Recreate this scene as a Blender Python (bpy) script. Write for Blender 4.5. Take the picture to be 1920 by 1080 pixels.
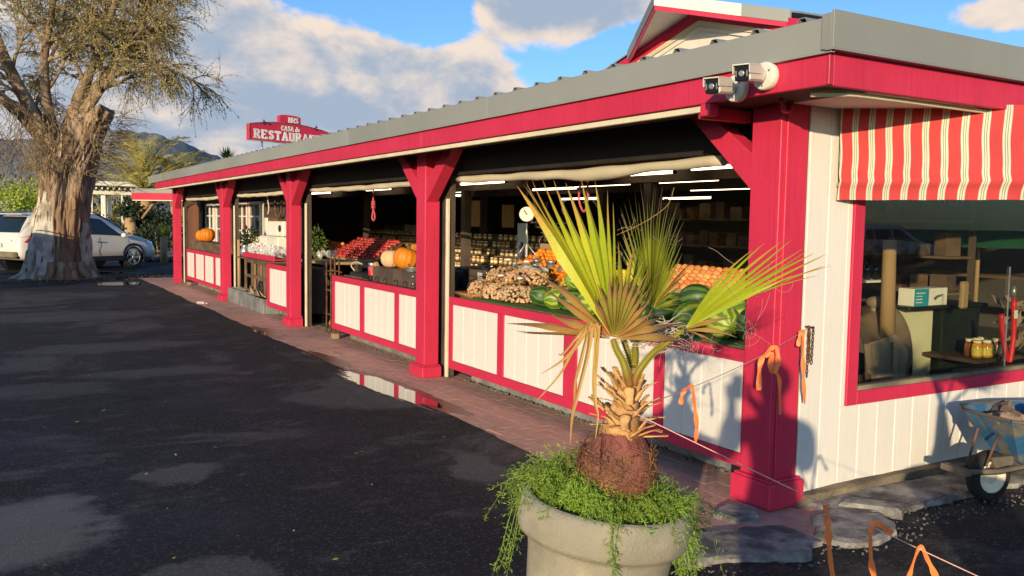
import bpy, bmesh, math, random
from math import sin, cos, pi, radians, sqrt, atan2
from mathutils import Vector, Matrix, noise
rnd = random.Random(7)
U = rnd.uniform
sc = bpy.context.scene
for o in list(bpy.data.objects):
    bpy.data.objects.remove(o)
COL = sc.collection

# ------------------------------------------------------------ camera
cd = bpy.data.cameras.new('camera')
cam = bpy.data.objects.new('camera', cd)
COL.objects.link(cam)
cd.sensor_width = 36
cd.lens = 30.63
cd.clip_start = .02
cd.clip_end = 6000
YAW, PIT, ROL = radians(30.723), radians(-4.3616), radians(.891)
fw = Vector((sin(YAW)*cos(PIT), cos(YAW)*cos(PIT), sin(PIT)))
r0 = Vector((cos(YAW), -sin(YAW), 0))
u0 = r0.cross(fw)
rt = r0*cos(ROL) + u0*sin(ROL)
up = -r0*sin(ROL) + u0*cos(ROL)
cam.matrix_world = Matrix(((rt.x, up.x, -fw.x, 0), (rt.y, up.y, -fw.y, 0), (rt.z, up.z, -fw.z, 1.62), (0, 0, 0, 1)))
sc.camera = cam

# ------------------------------------------------------------ light
SUN_EL, SUN_AZ = radians(9.8), radians(225.3)      # azimuth clockwise from +Y
SDIR = Vector((sin(SUN_AZ)*cos(SUN_EL), cos(SUN_AZ)*cos(SUN_EL), sin(SUN_EL)))   # towards the sun
sl = bpy.data.lights.new('sun', 'SUN')
sl.energy = 4.4
sl.angle = radians(.55)
sl.color = (1, .80, .53)
sun = bpy.data.objects.new('sun', sl)
COL.objects.link(sun)
sun.rotation_euler = SDIR.to_track_quat('Z', 'Y').to_euler()
sc.view_settings.view_transform = 'Standard'
sc.view_settings.look = 'None'
sc.view_settings.exposure = .2
sc.view_settings.gamma = 1
sc.view_settings.use_curve_mapping = False
sc.render.engine = 'CYCLES'
sc.cycles.max_bounces = 7
sc.cycles.diffuse_bounces = 3
sc.cycles.transparent_max_bounces = 12
sc.cycles.caustics_reflective = False
sc.cycles.caustics_refractive = False
sc.cycles.use_denoising = True

W = bpy.data.worlds.new('World')
sc.world = W
W.use_nodes = True
wt = W.node_tree
for n in list(wt.nodes):
    wt.nodes.remove(n)

class NT:
    """small helper to write node trees"""
    def __init__(s, t): s.t = t
    def n(s, typ, ins=None, **kw):
        nd = s.t.nodes.new(typ)
        for k, v in kw.items(): setattr(nd, k, v)
        for k, v in (ins or {}).items():
            if isinstance(v, bpy.types.NodeSocket): s.t.links.new(v, nd.inputs[k])
            else: nd.inputs[k].default_value = v
        return nd
    def m(s, op, a, b=0., c=None, clamp=False):
        i = {0: a, 1: b}
        if c is not None: i[2] = c
        return s.n('ShaderNodeMath', i, operation=op, use_clamp=clamp).outputs[0]
    def vm(s, op, a, b=(0, 0, 0)):
        nd = s.n('ShaderNodeVectorMath', {0: a, 1: b}, operation=op)
        return nd.outputs['Value'] if op in ('DOT_PRODUCT', 'LENGTH') else nd.outputs[0]
    def mix(s, f, a, b):
        nd = s.n('ShaderNodeMix', data_type='RGBA')
        for k, v in ((0, f), (6, a), (7, b)):
            if isinstance(v, bpy.types.NodeSocket): s.t.links.new(v, nd.inputs[k])
            else: nd.inputs[k].default_value = v if k == 0 or len(v) == 4 else (*v, 1)
        return nd.outputs[2]
    def ramp(s, f, lo, hi, a=0., b=1.):
        return s.n('ShaderNodeMapRange', {0: f, 1: lo, 2: hi, 3: a, 4: b}, interpolation_type='SMOOTHSTEP').outputs[0]
    def noise(s, v, scale, det=4, rough=.55, dist=0.):
        return s.n('ShaderNodeTexNoise', {'Vector': v, 'Scale': scale, 'Detail': det, 'Roughness': rough, 'Distortion': dist})

w = NT(wt)
sky = w.n('ShaderNodeTexSky', sky_type='NISHITA', sun_disc=False, sun_elevation=SUN_EL, sun_rotation=SUN_AZ, air_density=1.0, dust_density=.6, ozone_density=2.2)
tc = w.n('ShaderNodeTexCoord').outputs['Generated']
nrm = w.n('ShaderNodeVectorMath', {0: tc}, operation='NORMALIZE').outputs[0]
sep = w.n('ShaderNodeSeparateXYZ', {0: nrm})
zc = w.m('MAXIMUM', sep.outputs[2], 0.)
def dirv(az, el):
    az, el = radians(az), radians(el)
    return (sin(az)*cos(el), cos(az)*cos(el), sin(el))
def blob(az, el, sa, se, amp):
    """a cloud bank: gaussian bump round a direction (sa, se: half sizes in degrees)"""
    c = Vector(dirv(az, el)); e1 = Vector((cos(radians(az)), -sin(radians(az)), 0)); e2 = e1.cross(c) * -1
    a = w.m('DIVIDE', w.vm('DOT_PRODUCT', nrm, tuple(e1)), sin(radians(sa)))
    b = w.m('DIVIDE', w.vm('DOT_PRODUCT', nrm, tuple(e2)), sin(radians(se)))
    f = w.m('GREATER_THAN', w.vm('DOT_PRODUCT', nrm, tuple(c)), 0.)
    r2 = w.m('ADD', w.m('MULTIPLY', a, a), w.m('MULTIPLY', b, b))
    g = w.m('EXPONENT', w.m('MULTIPLY', r2, -1.))
    return w.m('MULTIPLY', w.m('MULTIPLY', g, f), amp)
BANKS = [(19.6, 10.4, 8, 2.8, .40), (27.6, 9.0, 4.2, 1.7, .30), (11.5, 12.5, 5, 3, .34), (19, 6.0, 15, 3.0, .46), (2, 8, 10, 7, .34), (13, 1.5, 30, 2.6, .30),
         (33, 13.7, 7.2, 2.1, .95), (25.0, 13.2, 4.2, 1.8, -.55), (59.5, 12.0, 5, 1.5, .44), (46, 11, 8, 5, -.35), 
         (120, 14, 40, 7, .35), (230, 12, 50, 6, .3), (300, 15, 40, 8, .38)]
acc = None
for bk in BANKS:
    g = blob(*bk)
    acc = g if acc is None else w.m('ADD', acc, g)
def cloud(vec):
    p = w.vm('MULTIPLY', vec, (1, 1, 1.7))
    big = w.noise(p, 3.6, 3, .5).outputs[0]
    nz = w.noise(p, 9.0, 9, .58, .25).outputs[0]
    return w.m('ADD', w.m('MULTIPLY', big, .45), w.m('MULTIPLY', nz, .75))
d0 = cloud(nrm)
sunv = (SDIR.x*.012, SDIR.y*.012, .022)
d1 = cloud(w.vm('ADD', nrm, sunv))
dens = w.m('ADD', d0, acc)
alpha = w.ramp(dens, .80, .92)
shade = w.m('ADD', w.m('MULTIPLY', w.m('SUBTRACT', d0, d1), 3.4), w.m('MULTIPLY', w.m('SUBTRACT', .99, dens), 1.5))
lit = w.ramp(shade, -.42, .36)
ccol = w.mix(lit, (2.25, 2.75, 3.5), (5.3, 4.5, 3.85))
# thin veil low on the horizon, brighter cloud edges further down
skyc = w.n('ShaderNodeMix', {0: 1.0}, data_type='RGBA', blend_type='MULTIPLY')
wt.links.new(sky.outputs[0], skyc.inputs[6]); skyc.inputs[7].default_value = (.62, .90, 1.28, 1)
allc = w.mix(alpha, skyc.outputs[2], ccol)
bg = w.n('ShaderNodeBackground', {'Color': allc, 'Strength': .15})
wo = w.n('ShaderNodeOutputWorld', {0: bg.outputs[0]})

# ------------------------------------------------------------ materials
MATS = {}
def mat(name, col, rough=.6, var=.12, scale=6., bump=0., bscale=None, spec=.4, metal=0., col2=None, mixlo=.4, mixhi=.6, mscale=None, stretch=(1, 1, 1), coord='Object', coat=0., sub=0.):
    """procedural surface: base colour broken up by noise, a second colour in patches, fine bump"""
    if name in MATS: return MATS[name]
    M = bpy.data.materials.new(name); M.use_nodes = True
    t = NT(M.node_tree); nd = M.node_tree.nodes
    b = nd['Principled BSDF']
    v = t.n('ShaderNodeTexCoord').outputs[coord]
    if coord == 'Object':
        oi = t.n('ShaderNodeObjectInfo').outputs['Random']
        v = t.vm('ADD', v, t.n('ShaderNodeCombineXYZ', {0: t.m('MULTIPLY', oi, 37.), 1: t.m('MULTIPLY', oi, 17.), 2: 0.}).outputs[0])
    v = t.vm('MULTIPLY', v, stretch)
    n1 = t.noise(v, scale, 6, .6)
    f = t.ramp(n1.outputs[0], .25, .75, 1-var, 1+var)
    if coord == 'Object': f = t.m('MULTIPLY', f, t.ramp(oi, 0, 1, .88, 1.10))
    c = t.n('ShaderNodeMix', {0: 1.}, data_type='RGBA', blend_type='MULTIPLY')
    base = (*col, 1)
    if col2 is not None:
        n2 = t.noise(v, mscale or scale*.5, 8, .62)
        base = t.mix(t.ramp(n2.outputs[0], mixlo, mixhi), col, col2)
        M.node_tree.links.new(base, c.inputs[6])
    else: c.inputs[6].default_value = base
    M.node_tree.links.new(t.n('ShaderNodeCombineColor', {0: f, 1: f, 2: f}).outputs[0], c.inputs[7])
    M.node_tree.links.new(c.outputs[2], b.inputs['Base Color'])
    rr = t.ramp(n1.outputs[0], .2, .8, max(.02, rough-.08), min(1, rough+.1))
    M.node_tree.links.new(rr, b.inputs['Roughness'])
    b.inputs['Specular IOR Level'].default_value = spec
    b.inputs['Metallic'].default_value = metal
    if coat: b.inputs['Coat Weight'].default_value = coat; b.inputs['Coat Roughness'].default_value = .06
    if bump:
        n3 = t.noise(v, bscale or scale*5, 5, .65)
        bp = t.n('ShaderNodeBump', {'Strength': min(1, bump), 'Distance': .01, 'Height': n3.outputs[0]})
        M.node_tree.links.new(bp.outputs[0], b.inputs['Normal'])
    MATS[name] = M
    return M
M = lambda k: MATS[k]
mat('red_paint', (.67, .034, .088), .42, .10, 3, .12, 60, .4, col2=(.58, .028, .074), mscale=1.4)
mat('red_paint_old', (.48, .02, .055), .55, .14, 3, .18, 40, .3, col2=(.36, .018, .04), mscale=2)
mat('white_paint', (.80, .765, .69), .5, .05, 2.5, .10, 45, .3, col2=(.73, .69, .60), mscale=1.3, stretch=(1, 1, .35))
mat('cream_trim', (.75, .66, .46), .6, .10, 4, .15, 40)
mat('trim_metal', (.30, .31, .285), .5, .06, 1.6, .05, 30, .4, col2=(.26, .27, .25), mscale=.8)
mat('roof_metal', (.32, .33, .31), .4, .1, 3, 0, spec=.5, metal=.2)
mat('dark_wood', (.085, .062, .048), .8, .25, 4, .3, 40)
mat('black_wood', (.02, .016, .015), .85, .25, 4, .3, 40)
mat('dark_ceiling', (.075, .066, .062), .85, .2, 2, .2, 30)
mat('old_wood', (.20, .135, .085), .85, .3, 5, .5, 50, .2, col2=(.11, .075, .05), stretch=(1, 1, 3))
mat('crate_wood', (.125, .085, .062), .85, .3, 5, .5, 45, .2, col2=(.065, .046, .038))
mat('pale_wood', (.42, .29, .16), .75, .2, 5, .35, 45, .2, col2=(.33, .21, .11), stretch=(1, 1, .25))
mat('brown_door', (.20, .085, .04), .6, .22, 4, .3, 40, .3, stretch=(1, 1, .2))
mat('concrete', (.27, .265, .25), .9, .2, 5, .7, 60, .2, col2=(.17, .17, .165), mscale=3)
mat('old_concrete', (.29, .27, .235), .9, .4, 11, 1., 40, .2, col2=(.10, .095, .09), mixlo=.40, mixhi=.64, mscale=5)
mat('pot_stone', (.47, .42, .30), .9, .10, 9, .55, 120, .2, col2=(.36, .33, .245), mscale=3.5)
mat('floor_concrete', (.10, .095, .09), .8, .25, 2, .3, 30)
mat('rust_iron', (.10, .05, .03), .8, .35, 9, .5, 60, .2, col2=(.16, .08, .045))
mat('black_iron', (.02, .02, .022), .6, .2, 8, .2, 50)
mat('black_plastic', (.014, .014, .016), .4, .15, 8)
mat('navy_plastic', (.020, .030, .055), .5, .15, 6)
mat('galv', (.48, .48, .47), .35, .15, 9, .1, 40, .5, metal=.8)
mat('cam_white', (.80, .76, .66), .4, .03, 6, .04, 60)
mat('lens_black', (.01, .011, .014), .12, .05, 5, spec=.6)
mat('tarp', (.70, .62, .44), .8, .10, 5, .35, 30, col2=(.58, .50, .36))
mat('turf', (.07, .13, .03), .95, .35, 40, .8, 200)
mat('soil', (.05, .035, .025), .95, .3, 20, .8, 60)
mat('orange_peel', (.83, .27, .01), .5, .08, 6, .25, 160, .4, col2=(.78, .21, .008))
mat('lemon_peel', (.86, .56, .02), .5, .08, 6, .2, 120)
mat('apple_skin', (.27, .012, .03), .38, .4, 5, 0, spec=.4, col2=(.42, .05, .035), coat=.1)
mat('sheath_red', (.25, .085, .065), .6, .4, 10, .6, 35, .3, col2=(.15, .055, .042), stretch=(3, 3, .25))
mat('peach_skin', (.70, .20, .06), .5, .2, 7, 0, col2=(.75, .34, .10))
mat('pumpkin_orange', (.80, .27, .012), .5, .12, 5, .2, 60, col2=(.72, .20, .01))
mat('pumpkin_pale', (.78, .48, .28), .55, .12, 5, .2, 60, col2=(.68, .40, .22))
mat('squash_white', (.80, .74, .45), .55, .1, 5, .2, 60)
mat('stem_green', (.10, .10, .04), .8, .2, 8, .3, 60)
mat('nut_shell', (.74, .49, .27), .6, .2, 9, .3, 80, col2=(.64, .38, .19))
mat('potato_skin', (.66, .42, .22), .65, .18, 9, .3, 80, col2=(.55, .33, .16))
mat('white_card', (.78, .76, .70), .6, .06, 5)
mat('cardboard', (.48, .29, .14), .8, .12, 6, .2, 60)
mat('bin_green', (.012, .018, .014), .5, .2, 5)
mat('fridge_cream', (.78, .74, .50), .35, .04, 5, spec=.5)
mat('fridge_white', (.80, .77, .66), .4, .04, 5)
mat('leather', (.42, .31, .23), .6, .3, 7, .5, 50, .4, col2=(.27, .20, .15))
mat('teal_print', (.03, .36, .50), .5, .05, 5)
mat('jar_lid', (.75, .68, .48), .4, .1, 8, metal=.1)
mat('honey', (.55, .24, .02), .18, .25, 12, 0, spec=.6, coat=.4)
mat('honey_dark', (.22, .06, .012), .18, .25, 12, 0, spec=.6, coat=.4)
mat('label_yellow', (.80, .62, .12), .6, .06, 9)
mat('label_cream', (.78, .70, .50), .6, .06, 9)
mat('red_handle', (.60, .02, .03), .4, .08, 8)
mat('umbrella_green', (.02, .12, .06), .7, .15, 6)
mat('bark', (.38, .275, .18), .9, .35, 3.2, 1., 26, .15, col2=(.22, .145, .09), mscale=4.5, stretch=(1, 1, .22))
mat('twig', (.34, .25, .15), .85, .25, 8)
mat('bare_wood', (.35, .225, .13), .85, .3, 4, .8, 26, .15, col2=(.23, .135, .08), stretch=(1, 1, .2))
mat('whitewash', (.62, .57, .47), .9, .25, 5, .8, 26, .15, col2=(.30, .25, .19), mixlo=.5, mixhi=.62)
mat('car_white', (.82, .79, .74), .3, .02, 3, spec=.4, coat=.15)
mat('car_blue', (.035, .07, .16), .22, .03, 3, spec=.5, coat=.6)
mat('car_dark', (.02, .022, .026), .22, .03, 3, spec=.5, coat=.6)
mat('car_glass', (.012, .02, .022), .06, .05, 3, spec=.7)
mat('tail_red', (.45, .012, .015), .2, .05, 6, spec=.6)
mat('tyre', (.022, .021, .02), .85, .2, 12, .3, 60)
mat('alloy', (.55, .54, .52), .3, .06, 8, metal=.8)
mat('chrome', (.7, .7, .7), .15, .04, 8, metal=1.)
mat('barrow_blue', (.03, .125, .26), .5, .2, 6, .2, 40, col2=(.17, .165, .13), mixlo=.48, mixhi=.62, mscale=7)
mat('barrow_grey', (.15, .125, .09), .8, .25, 7, .4, 40)
mat('rim_rusty', (.72, .64, .50), .5, .15, 6, .2, 50, col2=(.42, .20, .07), mixlo=.5, mixhi=.66, mscale=9)
mat('rubble', (.33, .22, .15), .9, .25, 8, .6, 50, col2=(.25, .19, .15))
mat('tape_orange', (.98, .24, .06), .45, .06, 8, sub=0)
mat('string', (.72, .40, .32), .7, .1, 8)
mat('fibre', (.20, .10, .06), .9, .35, 14, .9, 60, .15, col2=(.33, .17, .085))
mat('bulb_red', (.27, .075, .07), .6, .3, 7, .5, 40, .3, col2=(.17, .055, .05), stretch=(1, 1, .3))
mat('boot', (.78, .46, .18), .7, .25, 9, .5, 40, .2, col2=(.55, .30, .12), mscale=11)
mat('thread', (.62, .50, .40), .8, .15, 8)
mat('hill', (.24, .23, .205), .95, .35, .012, 0, col2=(.29, .27, .23), mscale=.02)
mat('pergola_white', (.80, .77, .70), .5, .05, 4)
mat('grey_roof', (.16, .16, .155), .8, .15, 3, .3, 30)
mat('leaf_olive', (.34, .31, .075), .7, .4, 1.7)
mat('leaf_green', (.075, .13, .025), .65, .4, 2.2)
mat('leaf_yellowgreen', (.30, .38, .035), .65, .35, 1.5)
mat('leaf_dark', (.028, .045, .018), .65, .4, 3)
mat('leaf_fern', (.20, .315, .035), .6, .4, 9)
mat('leaf_palmgold', (.42, .36, .09), .65, .35, 2)
mat('litter', (.33, .21, .10), .9, .4, 8, col2=(.20, .13, .07))
mat('leaf_fallen', (.42, .37, .07), .7, .3, 8)
mat('wicker', (.36, .19, .07), .75, .25, 20, .7, 120, .2)
mat('cork', (.45, .29, .15), .9, .2, 25, .5, 90)
mat('pink_rope', (.52, .09, .11), .7, .1, 20)
mat('scale_face', (.78, .74, .62), .4, .05, 6)
mat('window_white', (.80, .77, .68), .5, .05, 5)
mat('steel', (.42, .42, .42), .35, .12, 8, metal=.7)
mat('grit', (.13, .12, .11), .95, .3, 9)
mat('mud_kerb', (.30, .24, .15), .95, .3, 7, .8, 40, .15, col2=(.14, .12, .09))

def special(name):
    Mx = bpy.data.materials.new(name); Mx.use_nodes = True; MATS[name] = Mx
    return Mx, NT(Mx.node_tree), Mx.node_tree.nodes['Principled BSDF'], Mx.node_tree.links

def timber(name, base, dark, chip, amt, grain=.30):
    Mx, t, b, L = special(name)
    oi = t.n('ShaderNodeObjectInfo').outputs['Random']
    v0 = t.n('ShaderNodeTexCoord').outputs['Object']
    v = t.vm('ADD', v0, t.n('ShaderNodeCombineXYZ', {0: t.m('MULTIPLY', oi, 37.), 1: t.m('MULTIPLY', oi, 17.), 2: 0.}).outputs[0])
    gr = t.noise(t.vm('MULTIPLY', v, (14, 14, .55)), 5, 6, .65).outputs[0]      # grain along z
    bl = t.noise(v, 1.3, 7, .6).outputs[0]
    c = t.mix(t.ramp(bl, .35, .68), base, dark)
    c = t.mix(t.m('MULTIPLY', oi, .35), c, dark)
    c = t.mix(t.ramp(gr, .42, .72, 0, grain), c, tuple(q*.55 for q in dark))
    st = t.noise(t.vm('MULTIPLY', v, (2.2, 2.2, .5)), 2.4, 9, .72).outputs[0]
    c = t.mix(t.ramp(st, .60, .76, 0, .45*amt), c, (.20, .17, .14))
    ch = t.noise(v, 24, 6, .75).outputs[0]
    c = t.mix(t.m('MULTIPLY', t.ramp(ch, .70, .73), amt*t_chip), c, chip)
    L.new(c, b.inputs['Base Color'])
    L.new(t.ramp(bl, .3, .7, .42, .62), b.inputs['Roughness']); b.inputs['Specular IOR Level'].default_value = .35
    hh = t.m('ADD', t.m('MULTIPLY', gr, .7), t.m('MULTIPLY', t.noise(v, 60, 4, .6).outputs[0], .5))
    L.new(t.n('ShaderNodeBump', {'Strength': .35, 'Distance': .006, 'Height': hh}).outputs[0], b.inputs['Normal'])
t_chip = .9
for k_ in ('red_paint', 'red_paint_old', 'white_paint'): MATS.pop(k_)
timber('red_paint', (.66, .034, .088), (.56, .027, .070), (.30, .20, .17), .55)
timber('red_paint_old', (.50, .024, .06), (.38, .02, .045), (.25, .18, .15), .9)
timber('white_paint', (.80, .765, .69), (.745, .705, .62), (.45, .41, .34), .35, .10)

# asphalt: dark binder, grey worn patches, aggregate speckle, damp glossy areas
Mx, t, b, L = special('asphalt')
v = t.n('ShaderNodeTexCoord').outputs['Object']
patch = t.ramp(t.noise(v, .42, 10, .66, .8).outputs[0], .52, .60)
patch2 = t.ramp(t.noise(t.vm('MULTIPLY', v, (1, 1.7, 1)), 1.3, 9, .66).outputs[0], .55, .63)
speck = t.ramp(t.noise(v, 95, 3, .7).outputs[0], .56, .74)
pat = t.m('MAXIMUM', t.m('MULTIPLY', patch, .42), t.m('MULTIPLY', patch2, .26))
# worn grey repair patches with ragged edges
wv = t.vm('ADD', v, t.vm('MULTIPLY', t.vm('SUBTRACT', t.noise(v, 1.6, 8, .68).outputs[1], (.5, .5, .5)), (.9, .9, 0)))
for px_, py_, rx_, ry_, k_ in ((.12, 5.0, .40, .62, 1.), (.95, 5.7, .24, .26, .6), (2.70, 5.0, .20, .5, .6), (1.16, 11.7, 1.2, .45, .38), (1.4, 9.6, .8, .35, .35), (.3, 9.0, .6, .4, .3), (.9, 15.5, 1.8, .8, .4), (.8, 4.0, .3, .22, .55)):
    q_ = t.vm('LENGTH', t.vm('MULTIPLY', t.vm('SUBTRACT', wv, (px_, py_, 0)), (1/rx_, 1/ry_, 0)))
    pat = t.m('MAXIMUM', pat, t.ramp(q_, .70, 1.12, k_, 0))
c = t.mix(pat, (.0105, .0112, .0135), (.125, .118, .115))
vg = t.n('ShaderNodeTexVoronoi', {'Vector': v, 'Scale': 85.})
gr = t.n('ShaderNodeSeparateXYZ', {0: vg.outputs['Color']}).outputs[0]
c = t.mix(t.m('MULTIPLY', t.ramp(gr, .80, .92), t.m('ADD', t.m('MULTIPLY', pat, .3), .22)), c, (.20, .19, .175))
c = t.mix(t.m('MULTIPLY', speck, .22), c, (.15, .14, .12))
crk = t.n('ShaderNodeTexVoronoi', {'Vector': t.vm('ADD', v, t.vm('MULTIPLY', t.noise(v, 2.2, 6, .6).outputs[1], (.8, .8, 0))), 'Scale': .42}, feature='DISTANCE_TO_EDGE')
ck = t.m('MULTIPLY', t.ramp(crk.outputs[0], .004, .014, 1, 0), t.ramp(t.noise(v, .35, 3).outputs[0], .45, .6))
c = t.mix(t.m('MULTIPLY', ck, .8), c, (.006, .006, .006))
L.new(c, b.inputs['Base Color'])
L.new(t.ramp(t.noise(v, .8, 5).outputs[0], .35, .65, .62, .95), b.inputs['Roughness'])
b.inputs['Specular IOR Level'].default_value = .3
L.new(t.n('ShaderNodeBump', {'Strength': .8, 'Distance': .012, 'Height': t.noise(v, 70, 6, .75).outputs[0]}).outputs[0], b.inputs['Normal'])

# paving brick
Mx, t, b, L = special('paver')
v = t.n('ShaderNodeTexCoord').outputs['Object']
rn = t.n('ShaderNodeObjectInfo').outputs['Random']
vv = t.vm('ADD', v, t.n('ShaderNodeCombineXYZ', {0: t.m('MULTIPLY', rn, 91.), 1: t.m('MULTIPLY', rn, 33.), 2: 0.}).outputs[0])
c = t.mix(t.ramp(t.noise(vv, 7, 6, .65).outputs[0], .35, .7), (.50, .275, .20), (.57, .35, .27))
c = t.mix(t.m('MULTIPLY', rn, .3), c, (.37, .19, .135))
c = t.mix(t.ramp(t.noise(vv, 30, 5, .7).outputs[0], .56, .72, 0, .5), c, (.11, .075, .06))
L.new(c, b.inputs['Base Color'])
b.inputs['Roughness'].default_value = .8
L.new(t.n('ShaderNodeBump', {'Strength': .5, 'Distance': .006, 'Height': t.noise(vv, 60, 5, .7).outputs[0]}).outputs[0], b.inputs['Normal'])
# long stretch of pavers farther off
Mx, t, b, L = special('paver_far')
v = t.n('ShaderNodeTexCoord').outputs['Object']
c = t.mix(t.ramp(t.noise(v, 1.1, 8, .62).outputs[0], .35, .68), (.49, .27, .20), (.57, .35, .275))
c = t.mix(t.ramp(t.noise(v, 3.5, 7, .68).outputs[0], .54, .70, 0, .6), c, (.11, .07, .056))
L.new(c, b.inputs['Base Color'])
L.new(t.ramp(t.noise(v, .9, 4).outputs[0], .4, .65, .85, .5), b.inputs['Roughness'])
L.new(t.n('ShaderNodeBump', {'Strength': .5, 'Distance': .006, 'Height': t.noise(v, 60, 5, .7).outputs[0]}).outputs[0], b.inputs['Normal'])

# standing water: a thin mirror film over dark ground
Mx, t, b, L = special('puddle_water')
b.inputs['Base Color'].default_value = (.02, .018, .017, 1); b.inputs['Roughness'].default_value = .02
b.inputs['Specular IOR Level'].default_value = .9; b.inputs['Coat Weight'].default_value = 1.; b.inputs['Coat Roughness'].default_value = .01

mat('damp_paver', (.13, .062, .045), .35, .2, 6, .2, 50, .5)
# thin crinkled plastic
Mx, t, b, L = special('bag_film')
b.inputs['Base Color'].default_value = (.82, .82, .80, 1); b.inputs['Roughness'].default_value = .18
b.inputs['Specular IOR Level'].default_value = .8
L.new(t.n('ShaderNodeMixShader', {0: .55, 1: b.outputs[0], 2: t.n('ShaderNodeBsdfTransparent').outputs[0]}).outputs[0], Mx.node_tree.nodes['Material Output'].inputs[0])
# window glass: clear with fresnel reflection
def glass(name, tint, ior=1.5):
    Mx, t, b, L = special(name)
    bf = t.n('ShaderNodeNewGeometry').outputs['Backfacing']
    fr = t.n('ShaderNodeFresnel', {'IOR': t.ramp(bf, 0, 1, ior, 1/ior)}).outputs[0]
    tr = t.n('ShaderNodeBsdfTransparent', {0: (*tint, 1)}).outputs[0]
    gl = t.n('ShaderNodeBsdfGlossy', {'Roughness': .01}).outputs[0]
    mx = t.n('ShaderNodeMixShader', {0: fr, 1: tr, 2: gl})
    L.new(mx.outputs[0], Mx.node_tree.nodes['Material Output'].inputs[0])
glass('glass', (.93, .94, .88), 1.5)
glass('clear_film', (.90, .90, .88), 1.45)
# lit fluorescent tube
Mx, t, b, L = special('tube_lit')
b.inputs['Emission Color'].default_value = (1, .80, .50, 1); b.inputs['Emission Strength'].default_value = 5.0

# striped awning cloth (stripes run down the cloth, u across it)
Mx, t, b, L = special('awning_cloth')
u = t.n('ShaderNodeSeparateXYZ', {0: t.n('ShaderNodeUVMap').outputs[0]}).outputs[0]
f = t.m('FRACT', t.m('DIVIDE', u, .200))
band = t.m('LESS_THAN', t.m('ABSOLUTE', t.m('SUBTRACT', f, .5)), .185)
g1 = t.m('LESS_THAN', t.m('ABSOLUTE', t.m('SUBTRACT', f, .445)), .020)
g2 = t.m('LESS_THAN', t.m('ABSOLUTE', t.m('SUBTRACT', f, .555)), .020)
e1 = t.m('LESS_THAN', t.m('ABSOLUTE', t.m('SUBTRACT', t.m('ABSOLUTE', t.m('SUBTRACT', f, .5)), .19)), .012)
c = t.mix(band, (.56, .052, .052), (.72, .64, .47))
c = t.mix(t.m('MAXIMUM', g1, g2), c, (.16, .26, .20))
c = t.mix(t.m('MULTIPLY', e1, .5), c, (.5, .25, .2))
vv = t.n('ShaderNodeTexCoord').outputs['Object']
fa = t.ramp(t.noise(vv, 5, 5).outputs[0], .3, .7, .90, 1.05)
cm = t.n('ShaderNodeMix', {0: 1., 6: c}, data_type='RGBA', blend_type='MULTIPLY')
L.new(t.n('ShaderNodeCombineColor', {0: fa, 1: fa, 2: fa}).outputs[0], cm.inputs[7])
L.new(cm.outputs[2], b.inputs['Base Color']); b.inputs['Roughness'].default_value = .85
L.new(t.n('ShaderNodeBump', {'Strength': .25, 'Distance': .004, 'Height': t.noise(vv, 350, 2).outputs[0]}).outputs[0], b.inputs['Normal'])

# palm blade: u = random per leaflet, v = along it (green, yellowing, brown tips)
def blade(name, a, b_, tip, tipstart, g=.0):
    Mx, t, b, L = special(name)
    uv = t.n('ShaderNodeSeparateXYZ', {0: t.n('ShaderNodeUVMap').outputs[0]})
    r, vv = uv.outputs[0], uv.outputs[1]
    nz = t.noise(t.n('ShaderNodeTexCoord').outputs['Object'], 14, 4).outputs[0]
    c = t.mix(t.ramp(t.m('ADD', r, t.m('MULTIPLY', t.m('SUBTRACT', nz, .5), .6)), .2, .9), a, b_)
    tp = t.ramp(t.m('ADD', vv, t.m('ADD', t.m('MULTIPLY', r, .25), t.m('MULTIPLY', t.m('SUBTRACT', nz, .5), .35))), tipstart, tipstart+.38)
    c = t.mix(tp, c, tip)
    L.new(c, b.inputs['Base Color']); b.inputs['Roughness'].default_value = .5; b.inputs['Specular IOR Level'].default_value = .35
    tl = t.n('ShaderNodeBsdfTranslucent', {0: c}).outputs[0]
    mx = t.n('ShaderNodeMixShader', {0: .25, 1: b.outputs[0], 2: tl})
    L.new(mx.outputs[0], Mx.node_tree.nodes['Material Output'].inputs[0])
blade('palm_green', (.38, .46, .025), (.60, .60, .045), (.68, .38, .08), .74)
blade('palm_mid', (.46, .53, .055), (.66, .66, .11), (.58, .42, .18), .80)
blade('palm_brown', (.52, .31, .09), (.62, .41, .12), (.34, .20, .10), .55)
blade('palm_olive', (.36, .33, .06), (.52, .42, .09), (.44, .25, .10), .55)
blade('palm_stalk', (.30, .28, .03), (.38, .30, .04), (.38, .19, .05), .6)
blade('watermelon', (.035, .075, .018), (.05, .10, .02), (.05, .10, .02), 2.)

# watermelon rind: dark green with pale stripes round the axis
for nm, ca, cb in (('melon_dark', (.026, .070, .018), (.10, .19, .034)), ('melon_light', (.11, .21, .022), (.38, .46, .06))):
    Mx, t, b, L = special(nm)
    v = t.n('ShaderNodeTexCoord').outputs['Object']
    s = t.n('ShaderNodeSeparateXYZ', {0: t.vm('ADD', v, t.vm('MULTIPLY', t.vm('SUBTRACT', t.noise(v, 11, 4).outputs[1], (.5, .5, .5)), (.07, .07, .07)))})
    an = t.m('ARCTAN2', s.outputs[1], s.outputs[2])
    st = t.m('SINE', t.m('MULTIPLY', an, 9.))
    c = t.mix(t.ramp(t.m('ADD', st, t.m('MULTIPLY', t.m('SUBTRACT', t.noise(v, 24, 5).outputs[0], .5), 2.4)), -.3, .7), ca, cb)
    L.new(c, b.inputs['Base Color']); b.inputs['Roughness'].default_value = .45
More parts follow.
